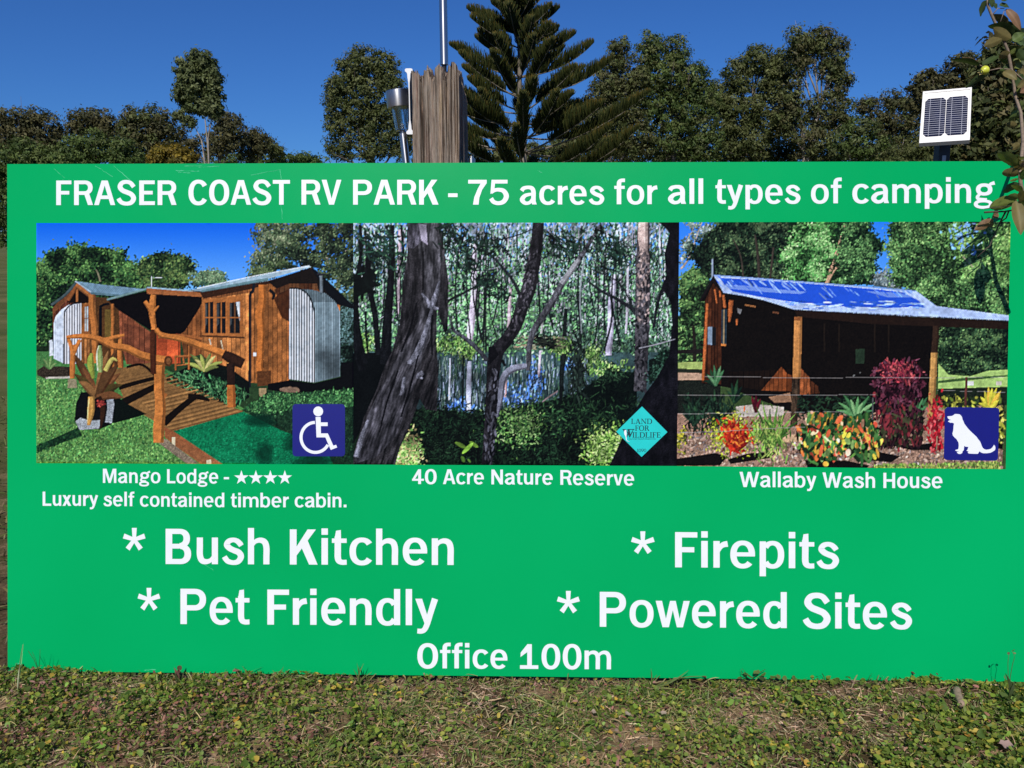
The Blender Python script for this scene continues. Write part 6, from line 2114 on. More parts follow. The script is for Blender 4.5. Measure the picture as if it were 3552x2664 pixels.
tree('gum_tree', 'open thin-crowned gum at the falling end of the left treeline', 'tree', 56, [(872, 470, 42, 38), (906, 502, 36, 40), (860, 525, 55, 40)], BROWN, 870, loose=.2, group=TG)
tree('gum_tree', 'small low gum at the right end of the left treeline', 'tree', 58, [(935, 508, 36, 28), (962, 530, 26, 28)], OLIVE, 940, group=TG)
tree('scrub', 'low green scrub between the left treeline and the big round gum', 'shrub', 60, [(800, 562, 90, 28), (1000, 555, 80, 22), (1090, 560, 50, 18), (920, 558, 70, 24), (1045, 548, 30, 16)], GREEN, 950, limbs=False, group=SG)
tree('gum_tree', 'big dense round gum behind the leaning stake light', 'tree', 34,
     [(1270, 228, 84, 62), (1205, 265, 56, 58), (1335, 250, 56, 60), (1178, 340, 56, 70), (1275, 335, 80, 75), (1375, 345, 52, 76), (1160, 425, 40, 66), (1240, 430, 74, 78), (1340, 440, 74, 78), (1178, 510, 52, 48), (1290, 520, 86, 50), (1392, 500, 44, 58)], OLIVE, 1285, dens=1.0, loose=.06, group=TG)
tree('gum_tree', 'olive gum rising right behind the pine branches', 'tree', 41,
     [(2142, 190, 44, 62), (2125, 275, 66, 80), (2085, 360, 62, 76), (2172, 365, 76, 84), (2110, 460, 84, 88), (2030, 475, 62, 86), (2205, 480, 72, 80), (1960, 520, 60, 60), (2205, 270, 44, 80)], OLIVE + BROWN[:2], 2120, group=TG)
tree('gum_tree', 'broad twin-topped green gum right of the pine', 'tree', 42,
     [(2255, 178, 46, 66), (2347, 188, 46, 66), (2300, 270, 98, 84), (2400, 285, 62, 76), (2450, 345, 42, 78), (2280, 380, 92, 94), (2400, 425, 90, 94), (2300, 505, 100, 66), (2445, 505, 80, 66)], GREEN + OLIVE[:2], 2330, group=TG)
tree('gum_tree', 'olive gum between the twin-topped gum and the tallest right-hand gum', 'tree', 45,
     [(2625, 212, 60, 54), (2558, 265, 54, 60), (2682, 280, 62, 76), (2580, 370, 74, 94), (2690, 400, 72, 94), (2600, 495, 100, 76), (2520, 435, 44, 88), (2492, 340, 40, 60), (2712, 235, 44, 66)], OLIVE, 2620, group=TG)
tree('gum_tree', 'tallest right-hand gum with a gap of sky in its crown', 'tree', 43,
     [(2768, 148, 44, 54), (2850, 145, 54, 46), (2902, 190, 40, 66), (2775, 215, 44, 50), (2880, 240, 50, 40), (2912, 300, 44, 56), (2850, 390, 72, 66), (2748, 345, 40, 66), (2924, 400, 42, 56), (2830, 490, 92, 66), (2820, 170, 40, 40), (2730, 420, 50, 70)], OLIVE + BROWN[:2], 2790, loose=.1,
     bark=M_PALEBARK, stems=[[(2790, 600), (2785, 480), (2772, 380), (2768, 250), (2770, 150)], [(2800, 560), (2830, 420), (2870, 300), (2900, 200)]], group=TG, thick=.7)
tree('shrub', 'pale green shrub between the tallest gum and the solar panel', 'shrub', 40, [(2978, 452, 62, 42), (2995, 515, 84, 48), (2930, 500, 40, 40)], PALE[:2] + GREEN[:2], 2985, group=SG)
tree('gum_tree', 'low ragged gum left of the solar panel', 'tree', 50, [(2998, 368, 36, 32), (3095, 358, 58, 38), (3160, 392, 48, 50), (3110, 450, 76, 56), (3050, 425, 54, 50), (3130, 525, 96, 48)], BROWN + OLIVE[:2], 3090, loose=.1, group=TG)
tree('gum_tree', 'dark brown gum behind the top of the solar panel', 'tree', 36, [(3345, 240, 66, 44), (3255, 298, 70, 46), (3400, 285, 74, 66), (3205, 340, 46, 44), (3300, 380, 90, 70), (3185, 270, 14, 8), (3170, 305, 16, 7), (3230, 262, 20, 14)], BROWN, 3320, leaf=12, group=TG)
tree('understory_shrub', 'dark understory shrub behind the foot of the pine', 'shrub', 47, [(1700, 545, 90, 40), (1850, 540, 90, 40), (1960, 530, 80, 50), (1560, 555, 80, 35)], OLIVE, 1800, limbs=False, group=SG)
tree('understory_shrub', 'dark understory shrub below the right-hand gums', 'shrub', 48, [(2150, 540, 110, 50), (2350, 545, 110, 50), (2550, 540, 110, 60), (2720, 540, 100, 55)], OLIVE + BROWN[:2], 2450, limbs=False, group=SG)
tree('understory_shrub', 'dark understory shrub below the solar panel', 'shrub', 46, [(2890, 550, 90, 40), (3080, 545, 110, 45), (3230, 520, 90, 60), (3330, 480, 80, 80)], OLIVE, 3100, limbs=False, group=SG)
tree('hedge_shrub', 'dense twiggy green shrub filling the right edge behind the guava leaves', 'shrub', 6.5,
     [(3480, 165, 55, 55), (3440, 225, 55, 50), (3520, 270, 60, 90), (3420, 330, 60, 60), (3420, 430, 78, 100), (3500, 440, 78, 130), (3345, 505, 66, 55), (3440, 540, 100, 50), (3560, 350, 60, 200), (3300, 545, 50, 30)], [(.055, .062, .02), (.075, .078, .028), (.04, .048, .016), (.10, .095, .035), (.12, .09, .04)], 3480, dens=1.1, leaf=19, clump=20, droop=.1, bark=M_PALEBARK, thick=.5)


# ------------------------------------------------------------------ Norfolk-type pine
def make_pine():
    Y = 12.5
    b0, b1 = at(1818, 560, Y), at(1790, 0, Y)
    slope = (b1[0] - b0[0]) / (b1[2] - b0[2])
    kz = (b1[2] - b0[2]) / 560.0                       # metres a pixel

    def axis(z):
        return np.array([b0[0] + slope * (z - b0[2]), Y, z])
    zt = b1[2] + 185 * kz
    root = tag(empty('pine_tree', (axis(0)[0], Y, 0)), 'tiered pine with upswept comb-like branches right of the wooden post', 'tree')
    b = MB()
    zs = np.linspace(-.2, zt, 26)
    b.tube([axis(z) + [.012 * math.sin(z * 5), 0, 0] for z in zs], [.092 * (1 - .93 * (z + .2) / (zt + .2)) for z in zs], 12)
    b.build('trunk', M_PINEBARK, root, smooth=True)
    rr = np.random.default_rng(5)
    wh = [-160, -130, -98, -65, -30, 5, 38, 75, 115, 160, 205, 262, 335, 388, 430, 478, 535, 590, 650]
    V, Cc = [], []
    LV, LF = [], []
    wood = MB()
    for wi, py in enumerate(wh):
        z = b0[2] + (560 - py) * kz
        t = (py + 178) / 750.0
        Lm = 2.25 * t ** .95
        nb = 7 if rr.random() < .4 else 6
        a0 = rr.uniform(0, 2 * math.pi)
        for q in range(nb):
            az = a0 + 2 * math.pi * q / nb + rr.normal(0, .16)
            d = np.array([math.cos(az), math.sin(az), 0])
            Lb = Lm * rr.uniform(.7, 1.15)
            if d[1] < -.5:
                Lb *= .9
            e0 = math.radians(rr.normal(28 - 26 * t, 6))
            e1 = math.radians(rr.normal(46 - 8 * t, 6))
            n = 16
            P0 = axis(z + rr.normal(0, .02))
            pts = [P0]
            for i in range(n):
                e = e0 + (e1 - e0) * (i / n) ** 1.3
                pts.append(pts[-1] + (d * math.cos(e) + np.array([0, 0, math.sin(e)])) * (Lb / n))
            pts = np.array(pts)
            wood.tube(pts[::3], [.014 * (.4 + t) * (1 - .8 * i / 5.0) for i in range(len(pts[::3]))], 6)
            # rows of cord-like branchlets standing up from the outer part
            s0 = .05 if t < .45 else .08 + .38 * (t - .3)
            m = int(66 + 215 * Lb)
            s = s0 + (1 - s0) * rr.random(m) ** .9
            f = s * n
            i = np.minimum(f.astype(int), n - 1)
            base = pts[i] + (pts[i + 1] - pts[i]) * (f - i)[:, None]
            tan = unit(pts[i + 1] - pts[i])
            sd = unit(np.cross(tan, [0, 0, 1.0]))
            up = np.cross(sd, tan)
            sg = rr.choice([-1, 1], m)
            ln = (.08 + .18 * np.minimum(1, Lb)) * np.sin(np.clip((s - s0) / (1 - s0) * 2.6 + .45, 0, math.pi)) ** .6 * rr.uniform(.75, 1.15, m)
            ln = np.maximum(ln, .035)
            dr = unit(tan * rr.normal(.55, .15, m)[:, None] + up * rr.normal(.75, .15, m)[:, None] + sd * (sg * np.abs(rr.normal(.36, .22, m)))[:, None])
            dr2 = unit(dr + np.array([0, 0, .55]) + tan * .15)
            r0 = rr.uniform(.006, .0092, m)
            c0 = np.array([(.038, .050, .012), (.048, .060, .015), (.030, .042, .012), (.060, .066, .018)])[rr.integers(0, 4, m)] * rr.uniform(.62, 1.1, (m, 1))
            tipc = c0 * 1.0
            ye = rr.random(m) < (.10 + .35 * (s > .8))
            tipc[ye] = np.array((.20, .145, .028)) * rr.uniform(.6, 1.2, (ye.sum(), 1))
            tipc[~ye] *= 1.8  # lighter tips: a sunlit tone put into the branchlet colour
            sx = unit(np.cross(dr, rr.normal(size=(m, 3))))
            sy = np.cross(dr, sx)
            mid, end = base + dr * (ln * .5)[:, None], base + dr * (ln * .5)[:, None] + dr2 * (ln * .5)[:, None]
            ring = []
            for p, rad in ((base, r0 * .7), (mid, r0), (end, r0 * .45)):
                for k in range(3):
                    a = 2 * math.pi * k / 3
                    ring.append(p + (sx * math.cos(a) + sy * math.sin(a)) * rad[:, None])
            LV.append(np.stack(ring, 1))
            Cc.append(np.stack([c0] * 3 + [c0 * 1.1] * 3 + [tipc] * 3, 1))
    A = np.vstack(LV)
    Cc = np.vstack(Cc)
    n = len(A)
    bb = (np.arange(n) * 9)[:, None]
    F = []
    for lv in (0, 3):
        for k in range(3):
            F.append(bb + np.array([[lv + k, lv + (k + 1) % 3, lv + 3 + (k + 1) % 3, lv + 3 + k]]))
    F = np.stack(F, 1).reshape(-1, 4)
    wood.build('branches', M_PINEBARK, root, smooth=True)
    mesh_ob('foliage', A.reshape(-1, 3), F, M_FOLIAGE, root, cols=Cc.reshape(-1, 3))


make_pine()

# ------------------------------------------------------------------ guava twig at the right edge
ZA = lambda x, y: (3252 + x / 5.183, y / 5.183)
ZB = lambda x, y: (3252 + x / 5.183, 300 + y / 5.183)
ZC = lambda x, y: (3252 + x / 3.317, 500 + y / 3.317)


def guava_leaf(root, base, tip, wpx, Y0, Y1, roll, bend, col, fold=.25, arch=0.0, name='leaf'):
    """base and tip are photograph pixels at depths Y0 and Y1; roll turns the blade about its midrib; bend arches it"""
    a, b = at(base[0], base[1], Y0), at(tip[0], tip[1], Y1)
    ax = b - a
    L = np.linalg.norm(ax)
    t = ax / L
    w = wpx / FOCAL * np.linalg.norm((a + b) / 2 - CAM_POS)
    view = unit((a + b) / 2 - CAM_POS)
    s0 = unit(np.cross(t, view))
    n0 = np.cross(s0, t)
    s = s0 * math.cos(roll) + n0 * math.sin(roll)
    n = np.cross(s, t)
    if n[2] < 0:
        n, s = -n, -s
    m, k = 13, 7
    V, Cc = [], []
    rr = random.Random(int(base[0] * 7 + tip[1]))
    ph = rr.uniform(0, 6)
    for i in range(m):
        u = i / (m - 1)
        hw = w / 2 * (math.sin(math.pi * min(1, .04 + u * .96) ** .85) ** .72) * (1 if u < .97 else .25)
        if u == 0:
            hw = w * .02
        for j in range(k):
            v = (j / (k - 1) - .5) * 2
            p = a + t * (L * u) + s * (hw * v) + n * (fold * hw * abs(v) ** 1.3 + bend * L * (u * (1 - u)) * 1.6 - arch * L * u * u + .03 * w * math.sin(u * 14 + ph) * abs(v))
            V.append(p)
            vein = .5 + .5 * math.cos(u * 46 - abs(v) * 5)
            c = np.array(col) * (1 + .10 * vein * (abs(v) > .1)) * (1.35 if j == k // 2 else 1) * rr.uniform(.95, 1.05)
            if rr.random() < .012:
                c = c * .6
            Cc.append(c)
    F = [(i * k + j, i * k + j + 1, (i + 1) * k + j + 1, (i + 1) * k + j) for i in range(m - 1) for j in range(k - 1)]
    return mesh_ob(name, V, F, M_GUAVA, root, smooth=True, cols=np.array(Cc))


M_TWIG = plain('guava_twig', (.20, .15, .105), .8, noise=.35, scale=120, bump=.4)
M_TWIG_DARK = plain('old_twig', (.06, .045, .035), .8, noise=.3, scale=120)
gb = at(*ZC(960, 440), .02)
guava = tag(empty('guava_branch', (2.62, .08, 0)), 'guava branch with broad leaves hanging over the right end of the sign', 'branch')
DG, OL, RB, BR, GN = (.040, .065, .020), (.125, .155, .038), (.19, .11, .06), (.145, .12, .042), (.09, .135, .036)
YT, YH = -.02, .36                                  # the hanging leaves are before the board, the upper twig behind it
LEAVES = [
    # upper twig, against the sky (zoom A)
    (ZA, (900, 10), (765, 300), 150, 0, 0, 1.0, .10, DG), (ZA, (930, -40), (985, 140), 120, 0, .0, .9, .1, DG), (ZA, (1110, 90), (1290, 130), 100, 0, .0, 1.0, .1, DG),  # first leaf: shade on its underside is put into the dark green
    (ZA, (1010, 60), (1060, 160), 70, 0, 0, .8, .1, DG), (ZA, (1150, 20), (1260, -20), 80, 0, 0, .8, .1, DG),
    (ZA, (1235, 165), (1490, 545), 120, 0, -.01, .5, .22, RB), (ZA, (1375, 650), (905, 470), 190, 0, -.02, .7, .30, DG), (ZA, (1330, 690), (1000, 500), 150, -.01, -.03, -.3, .15, BR),
    (ZA, (1170, 690), (830, 825), 140, -.01, -.03, .15, .06, BR), (ZA, (1180, 700), (850, 850), 110, .02, .01, 1.1, .06, DG), (ZA, (1350, 735), (1570, 590), 150, -.01, -.02, .4, -.05, GN), (ZA, (1340, 760), (1600, 700), 110, 0, 0, .9, .05, DG),
    (ZA, (1290, 1000), (1112, 985), 130, 0, -.02, .35, .05, BR), (ZA, (1305, 970), (1405, 865), 62, 0, -.01, .3, .0, OL), (ZA, (940, 830), (1060, 850), 60, .03, .03, .3, .0, OL), (ZA, (1450, 870), (1520, 850), 44, .01, .01, .3, 0, OL),
    (ZA, (760, 1180), (212, 1085), 130, 0, -.02, .95, .14, DG), (ZA, (740, 1130), (420, 1045), 70, .005, -.01, .1, .14, RB), (ZA, (805, 1170), (1100, 1010), 120, 0, .01, .7, .08, DG),
    (ZA, (930, 1320), (505, 1590), 135, 0, -.02, .8, .12, DG), (ZA, (1180, 1290), (1430, 1440), 130, 0, -.02, .5, .25, BR), (ZA, (1170, 1240), (1360, 1230), 150, .01, 0, .9, .05, DG), (ZA, (1200, 1270), (1115, 1260), 70, 0, 0, .3, 0, GN),
    (ZA, (1580, 1450), (1430, 1570), 110, -.01, -.02, .4, .1, BR), (ZA, (1600, 1560), (1480, 1670), 110, -.01, -.02, .3, .1, RB),
    # middle (zoom B)
    (ZB, (1570, 500), (1270, 575), 90, 0, -.02, .6, .12, GN), (ZB, (1580, 640), (1435, 718), 70, -.01, -.02, .3, .0, OL), (ZB, (1560, 840), (1415, 890), 70, 0, 0, .4, .1, OL), (ZB, (1590, 170), (1370, 150), 90, .01, .0, .8, .1, DG),
    (ZB, (1455, 1430), (1080, 1195), 165, .05, .00, .35, .14, OL), (ZB, (1470, 1480), (1190, 1330), 130, .07, .05, .9, .05, DG), (ZB, (1470, 1560), (1160, 1545), 135, .06, .02, .25, .08, BR),
    (ZB, (1480, 1420), (1600, 1370), 90, .05, .02, .4, .05, RB), (ZB, (1445, 1310), (1600, 1280), 60, .05, .03, .3, .05, OL), (ZB, (1480, 1600), (1590, 1500), 80, .05, .02, .3, .0, GN),
    # low, hanging in front of the board (zoom C)
    (ZC, (940, 480), (750, 545), 105, .13, .10, .7, .10, DG), (ZC, (945, 620), (815, 590), 64, .06, .03, .3, .05, OL), (ZC, (925, 640), (592, 725), 128, .07, .04, .25, .06, OL), (ZC, (900, 650), (960, 1045), 122, .03, .00, .35, .10, BR),
    (ZC, (645, 872), (422, 990), 88, .125, .13, .2, .10, RB), (ZC, (700, 800), (625, 840), 66, .12, .11, .3, .1, RB), (ZC, (640, 900), (600, 960), 50, .12, .12, .5, .1, BR),
    (ZC, (930, 400), (830, 425), 26, .07, .05, .2, .0, OL), (ZC, (935, 660), (1010, 540), 100, .04, .0, .3, .05, BR), (ZC, (940, 690), (1010, 640), 60, .05, .02, .3, .0, OL), (ZC, (960, 720), (1010, 830), 90, .04, .02, .6, .1, DG), (ZC, (940, 390), (1010, 330), 80, .06, .03, .4, .1, GN)]
rl = random.Random(12)
for k in range(34):                                   # more of the same spray running out of the picture on the right
    x_, y_ = rl.uniform(1150, 1600), rl.uniform(430, 1640)
    a_ = rl.uniform(0, 6.28)
    l_ = rl.uniform(200, 360)
    LEAVES.append((ZA, (x_, y_), (x_ + l_ * math.cos(a_), y_ + l_ * math.sin(a_) * .7), rl.uniform(110, 175), rl.uniform(.0, .06), rl.uniform(.0, .06), rl.uniform(.2, .9), rl.uniform(.0, .25), rl.choice([DG, DG, GN, OL, BR])))
for k in range(9):
    x_, y_ = rl.uniform(1380, 1620), rl.uniform(60, 1100)
    a_ = rl.uniform(0, 6.28)
    l_ = rl.uniform(170, 280)
    LEAVES.append((ZB, (x_, y_), (x_ + l_ * math.cos(a_), y_ + l_ * math.sin(a_) * .7), rl.uniform(90, 140), rl.uniform(.0, .06), rl.uniform(.0, .06), rl.uniform(.2, 1.0), rl.uniform(.0, .2), rl.choice([DG, GN, OL, BR])))
for k in range(9):
    x_, y_ = rl.uniform(910, 1010), rl.uniform(160, 760)
    a_ = rl.uniform(0, 6.28)
    l_ = rl.uniform(130, 210)
    LEAVES.append((ZC, (x_, y_), (x_ + l_ * math.cos(a_) * .8, y_ + l_ * math.sin(a_) * .7), rl.uniform(66, 100), rl.uniform(.03, .10), rl.uniform(.03, .09), rl.uniform(.2, .9), rl.uniform(.0, .2), rl.choice([DG, GN, GN, OL, BR])))
for (Z, b0_, t0_, w_, d0, d1, ro, be, c_) in LEAVES:
    base_y = YT if (Z is ZC or (Z is ZB and b0_[1] > 1200)) else YH
    s_ = 3.317 if Z is ZC else 5.183
    guava_leaf(guava, Z(*b0_), Z(*t0_), w_ / s_, base_y + d0, base_y + d1, ro, be, c_)
tw = MB()


def twig(pts, r0, r1, d=0.0, m=None):
    P_ = [at(q[0], q[1], YT + (q[2] if len(q) > 2 else d)) for q in pts]
    n_ = len(P_)
    tw.tube(P_, [r0 + (r1 - r0) * i / (n_ - 1) for i in range(n_)], 8)


twig([(*ZC(975, 560), .06), (*ZC(955, 440), .07), (*ZC(950, 330), .06), (*ZB(1540, 1000), .20), (*ZB(1500, 480), .36), (*ZB(1400, 180), .38), (*ZA(1330, 1250), .38), (*ZA(1260, 900), .38), (*ZA(1180, 700), .38), (*ZA(1030, 400), .38), (*ZA(960, 240), .38), (*ZA(905, 100), .38), (*ZA(900, -60), .38)], .0042, .0030)
twig([ZA(1000, 250), ZA(1080, 150), ZA(1200, 150)], .0013, .0008, .38)
twig([ZA(1130, 390), ZA(1200, 200), ZA(1245, 165)], .0012, .0008, .38)
twig([ZA(1330, 1250), ZA(1100, 1230), ZA(920, 1270)], .0016, .0011, .38)
twig([ZA(940, 1250), ZA(800, 1190), ZA(740, 1160)], .0012, .001, .38)
twig([ZA(1330, 1250), ZA(1500, 1400), ZA(1600, 1500)], .0016, .0011, .38)
twig([(*ZC(975, 560), .06), (*ZC(1020, 700), .05), (*ZC(1060, 900), .04), (*ZC(1150, 1400), .05)], .0044, .006)
tw.build('twig', M_TWIG, guava, smooth=True)
tw = MB()
twig([(*ZC(950, 640), .06), (*ZC(860, 760), .09), (*ZC(770, 775), .10), (*ZC(650, 778), .10), (*ZC(540, 785), .10)], .0016, .0021)
twig([(*ZC(785, 775), .10), (*ZC(745, 850), .12), (*ZC(700, 940), .135), (*ZC(600, 1170), .135), (*ZC(455, 1300), .135)], .0022, .0010)
twig([(*ZC(820, 770), .09), (*ZC(790, 850), .12), (*ZC(720, 900), .13)], .0018, .0012)
twig([(*ZC(610, 1165), .135), (*ZC(540, 1215), .135), (*ZC(450, 1218), .13)], .0009, .0006)
twig([(*ZC(920, 700), .07), (*ZC(640, 730), .045), (*ZC(540, 745), .04)], .0008, .0007)
tw.build('twig', M_TWIG_DARK, guava, smooth=True)
# fruit
fc_ = at(*ZA(850, 1262), YH - .02)
fr = tag(empty('guava_fruit', fc_), 'small yellow-green guava fruit hanging above the solar panel', 'fruit')
M_FRUIT = plain('guava_skin', (.52, .56, .05), .35, noise=.18, scale=90, bump=.15)
b = MB()
fax = unit(at(*ZA(750, 1305), YH - .03) - fc_)
rf = 62 / 5.183 / FOCAL * np.linalg.norm(fc_ - CAM_POS)
b.lathe(fc_ - fax * rf * 1.05, fax, [(rf * max(.02, math.sin(math.pi * q / 14)) * (1 + .05 * math.cos(q)), rf * 1.08 * (1 - math.cos(math.pi * q / 14))) for q in range(14)] + [(rf * .25, rf * 2.13), (rf * .1, rf * 2.08)], 24)
b.build('skin', M_FRUIT, fr, smooth=True)
for k in range(5):
    a = 2 * math.pi * k / 5
    r_ = unit(np.cross(fax, [0, 0, 1.0])); q_ = np.cross(fax, r_)
    d = r_ * math.cos(a) + q_ * math.sin(a)
    o_ = fc_ + fax * rf * 1.0
    V = [o_ + d * rf * .28 - q_ * .0, o_ + d * rf * .5 + fax * rf * .45 + np.cross(fax, d) * rf * .24, o_ + d * rf * .62 + fax * rf * .95, o_ + d * rf * .5 + fax * rf * .45 - np.cross(fax, d) * rf * .24, o_ + d * rf * .40 + fax * rf * .45]
    mesh_ob('calyx_lobe', V, [(0, 1, 4), (1, 2, 4), (2, 3, 4), (3, 0, 4)], plain('calyx', (.40, .33, .14), .7, noise=.2) if k == 0 else bpy.data.materials['calyx'], fr)

# ------------------------------------------------------------------ single plants and bits at the foot of the board
def sprout(name, label, cat, px, py, items, mat=M_WEED):
    """items: ('blade', tip px, tip py, width m, colour, bow) or ('leaf', cx, cy, r, colour), all just in front of the board"""
    g = ground_at(px, py)
    g[2] = float(ground_z(np.array([g[0]]), np.array([g[1]]))[0])
    root = tag(empty(name, g), label, cat)
    for it in items:
        if it[0] == 'blade':
            _, tx, ty, w, c, bow = it
            e = at(tx, ty, g[1] + RNG.uniform(-.01, .015))
            ax = e - g
            s = unit(np.array([ax[2], RNG.normal(0, .01), -ax[0]]))
            V, Cc = [], []
            for t, k in ((0, .6), (.25, 1), (.5, .95), (.75, .7), (1, .08)):
                p = g + ax * t + s * (bow * np.linalg.norm(ax) * math.sin(math.pi * t)) + np.array([0, -.004 * math.sin(math.pi * t), 0])
                V += [p - s * w * k / 2, p + s * w * k / 2 + np.array([0, -.25 * w, 0])]
            F = [(2 * i, 2 * i + 1, 2 * i + 3, 2 * i + 2) for i in range(4)]
            mesh_ob('blade', V, F, mat, root, cols=np.tile(np.array(c), (len(V), 1)))
        elif it[0] == 'stalk':
            _, pts, r0, r1, c = it
            b = MB()
            P_ = [at(q[0], q[1], g[1] - .004) for q in pts]
            b.tube(P_, [r0 + (r1 - r0) * i / (len(P_) - 1) for i in range(len(P_))], 6, col=c)
            b.build('stalk', mat, root, smooth=True)
        else:
            _, cx, cy, r, c = it
            p = at(cx, cy, g[1] + RNG.uniform(-.02, .0))
            V, F, Cc = leaf_discs(np.array([p[0]]), np.array([p[1]]), np.array([p[2]]), np.array([r]), .9, np.array([c]), k=9, lobed=.4)
            mesh_ob('leaf', V, F, mat, root, cols=Cc)
    return root


gr, gr2, rd, tn, dk = (.11, .15, .04), (.16, .19, .06), (.17, .075, .06), (.34, .27, .15), (.05, .07, .025)
sprout('grass_stalk', 'thin pale seeding grass stalk at the bottom left corner of the sign', 'grass', 62, 2400,
       [('stalk', [(62, 2400), (66, 2350), (69, 2300), (74, 2265), (80, 2235)], .0008, .0004, tn), ('blade', 82, 2228, .0016, (.4, .5, .25), .02), ('blade', 70, 2300, .003, (.5, .55, .35), .0)])
sprout('stalk_shadow', 'dark three-pronged shadow of grass stalks, modelled as thin stems, near the bottom left corner of the sign', 'grass', 136, 2345,  # dark stems modelled in place of the stalks' shadow on the board
       [('stalk', [(136, 2345), (133, 2325), (118, 2288), (98, 2258)], .0006, .0004, dk), ('stalk', [(134, 2330), (124, 2290), (112, 2262)], .0005, .0003, dk), ('stalk', [(134, 2325), (138, 2285), (139, 2252)], .0006, .0003, dk)])
sprout('red_weed', 'small dark red weed poking up against the lower left of the sign', 'weed', 620, 2352,
       [('blade', 604, 2312, .009, rd, .1), ('blade', 630, 2308, .009, rd, -.1), ('blade', 618, 2318, .010, (.12, .06, .05), 0), ('blade', 606, 2328, .009, dk, .05), ('blade', 640, 2330, .008, dk, -.05), ('leaf', 622, 2318, .006, (.13, .09, .05))])
sprout('grass_tuft', 'tallest green grass tuft at the foot of the sign, left of OFFICE', 'grass', 1245, 2360,
       [('blade', 1238, 2298, .004, gr, .08), ('blade', 1262, 2300, .0035, gr2, -.1), ('blade', 1212, 2335, .004, gr, .1), ('blade', 1290, 2330, .003, gr, -.1), ('blade', 1246, 2310, .004, dk, .0), ('blade', 1225, 2318, .003, gr, .1), ('blade', 1205, 2338, .003, gr2, .15), ('blade', 1270, 2338, .004, gr, -.1)])
sprout('grass_tuft', 'pale arching grass blades at the sign foot above the red weed patch', 'grass', 965, 2352,
       [('blade', 945, 2322, .005, gr2, .12), ('blade', 985, 2310, .003, gr, -.05), ('blade', 1000, 2325, .003, gr, -.1), ('blade', 955, 2330, .004, gr2, .1), ('blade', 975, 2335, .004, gr, 0)])
sprout('grass_tuft', 'thin grass blades at the sign foot right of 100m', 'grass', 2255, 2365,
       [('blade', 2258, 2318, .003, gr, .05), ('blade', 2225, 2345, .003, gr2, .15), ('blade', 2290, 2342, .003, gr, -.1), ('blade', 2388, 2325, .0035, gr, .05), ('blade', 2278, 2340, .003, gr, -.1), ('blade', 2205, 2352, .003, gr2, .15), ('blade', 2440, 2345, .003, gr, -.1)])
sprout('clover_sprout', 'leafy green clover clump at the sign foot below Firepits', 'weed', 2610, 2362,
       [('leaf', 2585, 2338, .006, gr), ('leaf', 2625, 2332, .008, gr2), ('leaf', 2650, 2340, .006, gr), ('leaf', 2600, 2348, .008, gr), ('leaf', 2640, 2352, .007, dk), ('leaf', 2680, 2350, .006, gr), ('leaf', 2720, 2352, .006, gr), ('leaf', 2755, 2352, .006, gr2), ('leaf', 2565, 2352, .006, gr), ('leaf', 2700, 2346, .005, gr),
        ('stalk', [(2600, 2355), (2572, 2340), (2570, 2322)], .0008, .0005, dk), ('stalk', [(2612, 2350), (2640, 2330), (2655, 2322)], .0008, .0005, dk), ('stalk', [(2590, 2350), (2588, 2335), (2574, 2318)], .0007, .0004, dk)])
sprout('flower_sprout', 'spindly weed with two bent flower stalks at the bottom right of the sign', 'weed', 3502, 2420,
       [('stalk', [(3502, 2420), (3500, 2380), (3497, 2340), (3496, 2300), (3500, 2268)], .0007, .0004, (.10, .12, .05)), ('stalk', [(3503, 2400), (3504, 2350), (3512, 2305), (3519, 2280), (3514, 2262)], .0007, .0004, (.10, .12, .05)),
        ('leaf', 3514, 2258, .004, (.32, .12, .08)), ('leaf', 3518, 2266, .003, (.36, .16, .1)), ('leaf', 3499, 2266, .003, (.12, .10, .05)), ('blade', 3487, 2335, .008, dk, .1), ('blade', 3520, 2362, .007, dk, -.1), ('leaf', 3489, 2352, .007, (.2, .2, .08)), ('blade', 3440, 2345, .002, dk, 0.0), ('leaf', 3480, 2410, .010, gr), ('leaf', 3530, 2420, .011, gr2), ('leaf', 3510, 2440, .012, gr)])
# weathered stick
g0, g1 = ground_at(3320, 2388, .004), ground_at(3332, 2445, .008)
b = MB()
side = unit(np.cross(g1 - g0, [0, 0, 1.0]))
pts = [g0 + (g1 - g0) * t + side * .002 * math.sin(t * 5) for t in np.linspace(0, 1, 9)]
b.tube(pts, [.006, .0085, .009, .0085, .0088, .0085, .008, .0075, .006], 10)
st = b.build('stick', plain('weathered_stick', (.27, .19, .14), .9, noise=.35, scale=150, bump=.5), None, smooth=True)
tag(st, 'short weathered brown stick lying at the lower right before the sign', 'stick')
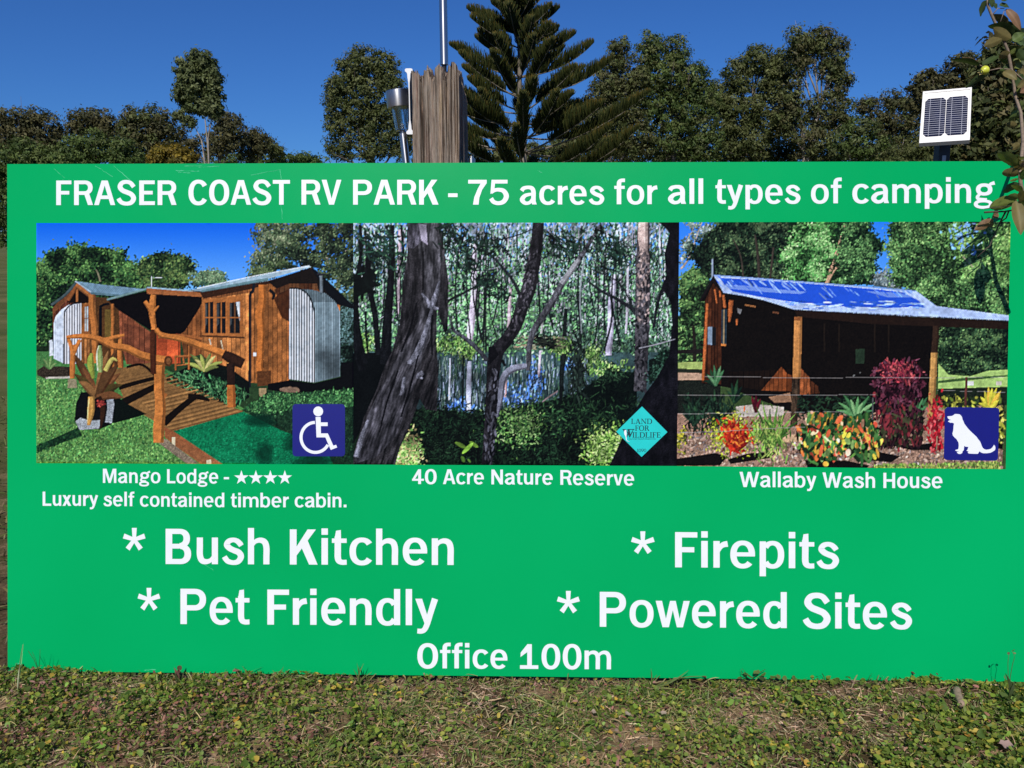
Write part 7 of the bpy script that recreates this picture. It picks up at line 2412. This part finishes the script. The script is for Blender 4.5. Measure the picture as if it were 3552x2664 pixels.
# fallen leaves and a few stones, each lying free
FALL = [(228, 2455, (.42, .20, .06), .008), (338, 2427, (.55, .42, .08), .005), (262, 2620, (.45, .25, .08), .007), (300, 2370, (.5, .4, .12), .004), (32, 2565, (.55, .45, .12), .006), (785, 2372, (.5, .34, .08), .006), (2298, 2476, (.45, .34, .28), .008),
        (2060, 2464, (.42, .33, .27), .006), (2178, 2480, (.46, .36, .30), .008), (2888, 2523, (.55, .40, .14), .007), (3202, 2474, (.58, .44, .10), .008), (2300, 2410, (.44, .34, .28), .007), (2720, 2500, (.45, .34, .12), .006), (3380, 2545, (.56, .42, .1), .010),
        (3350, 2555, (.5, .3, .12), .009), (3520, 2560, (.56, .46, .12), .009), (3490, 2590, (.38, .27, .24), .012), (3050, 2440, (.5, .3, .1), .005), (3270, 2390, (.55, .45, .12), .006), (860, 2640, (.5, .4, .2), .006)]
LAB = ['orange curled leaf in the weeds below the bottom left corner of the sign', 'small yellow leaf left of the red weed patches, below Pet Friendly', 'dull orange leaf at the bottom left edge of the picture', 'tiny pale yellow leaf close under the left end of the sign',
       'yellow leaf at the far left edge of the picture', 'golden leaf close under the sign, left of the tallest grass tuft', 'pinkish tan leaf in the weeds straight below Firepits star', 'small tan leaf in the weeds below 100m', 'largest tan leaf in the weeds between 100m and Firepits',
       'orange leaf in the bare soil below Powered Sites', 'yellow leaf right of the bare soil, left of the stick', 'tan leaf close under the sign, right of 100m', 'small ochre leaf on the edge of the bare soil patch', 'large yellow leaf below the stick', 'orange leaf beside the large yellow leaf below the stick',
       'yellow leaf at the far right edge of the picture', 'big pinkish leaf in the bottom right corner of the picture', 'small orange leaf between the bare soil and the stick', 'yellow leaf close under the sign, left of the stick', 'pale leaf at the bottom edge left of centre']
for i, (x_, y_, c_, r_) in enumerate(FALL):
    p = ground_at(x_, y_)
    zz = float(ground_z(np.array([p[0]]), np.array([p[1]]))[0]) + .020
    V, F, Cc = leaf_discs(np.array([p[0]]), np.array([p[1]]), np.array([zz]), np.array([r_]), .35, np.array([c_]), k=10, lobed=.2, cup=.3)
    o = mesh_ob('fallen_leaf', V, F, M_WEED, cols=Cc, local=(p[0], p[1], zz))
    o.location = (p[0], p[1], zz)
    tag(o, 'fallen ' + LAB[i], 'leaf', 'fallen leaves in the weeds')
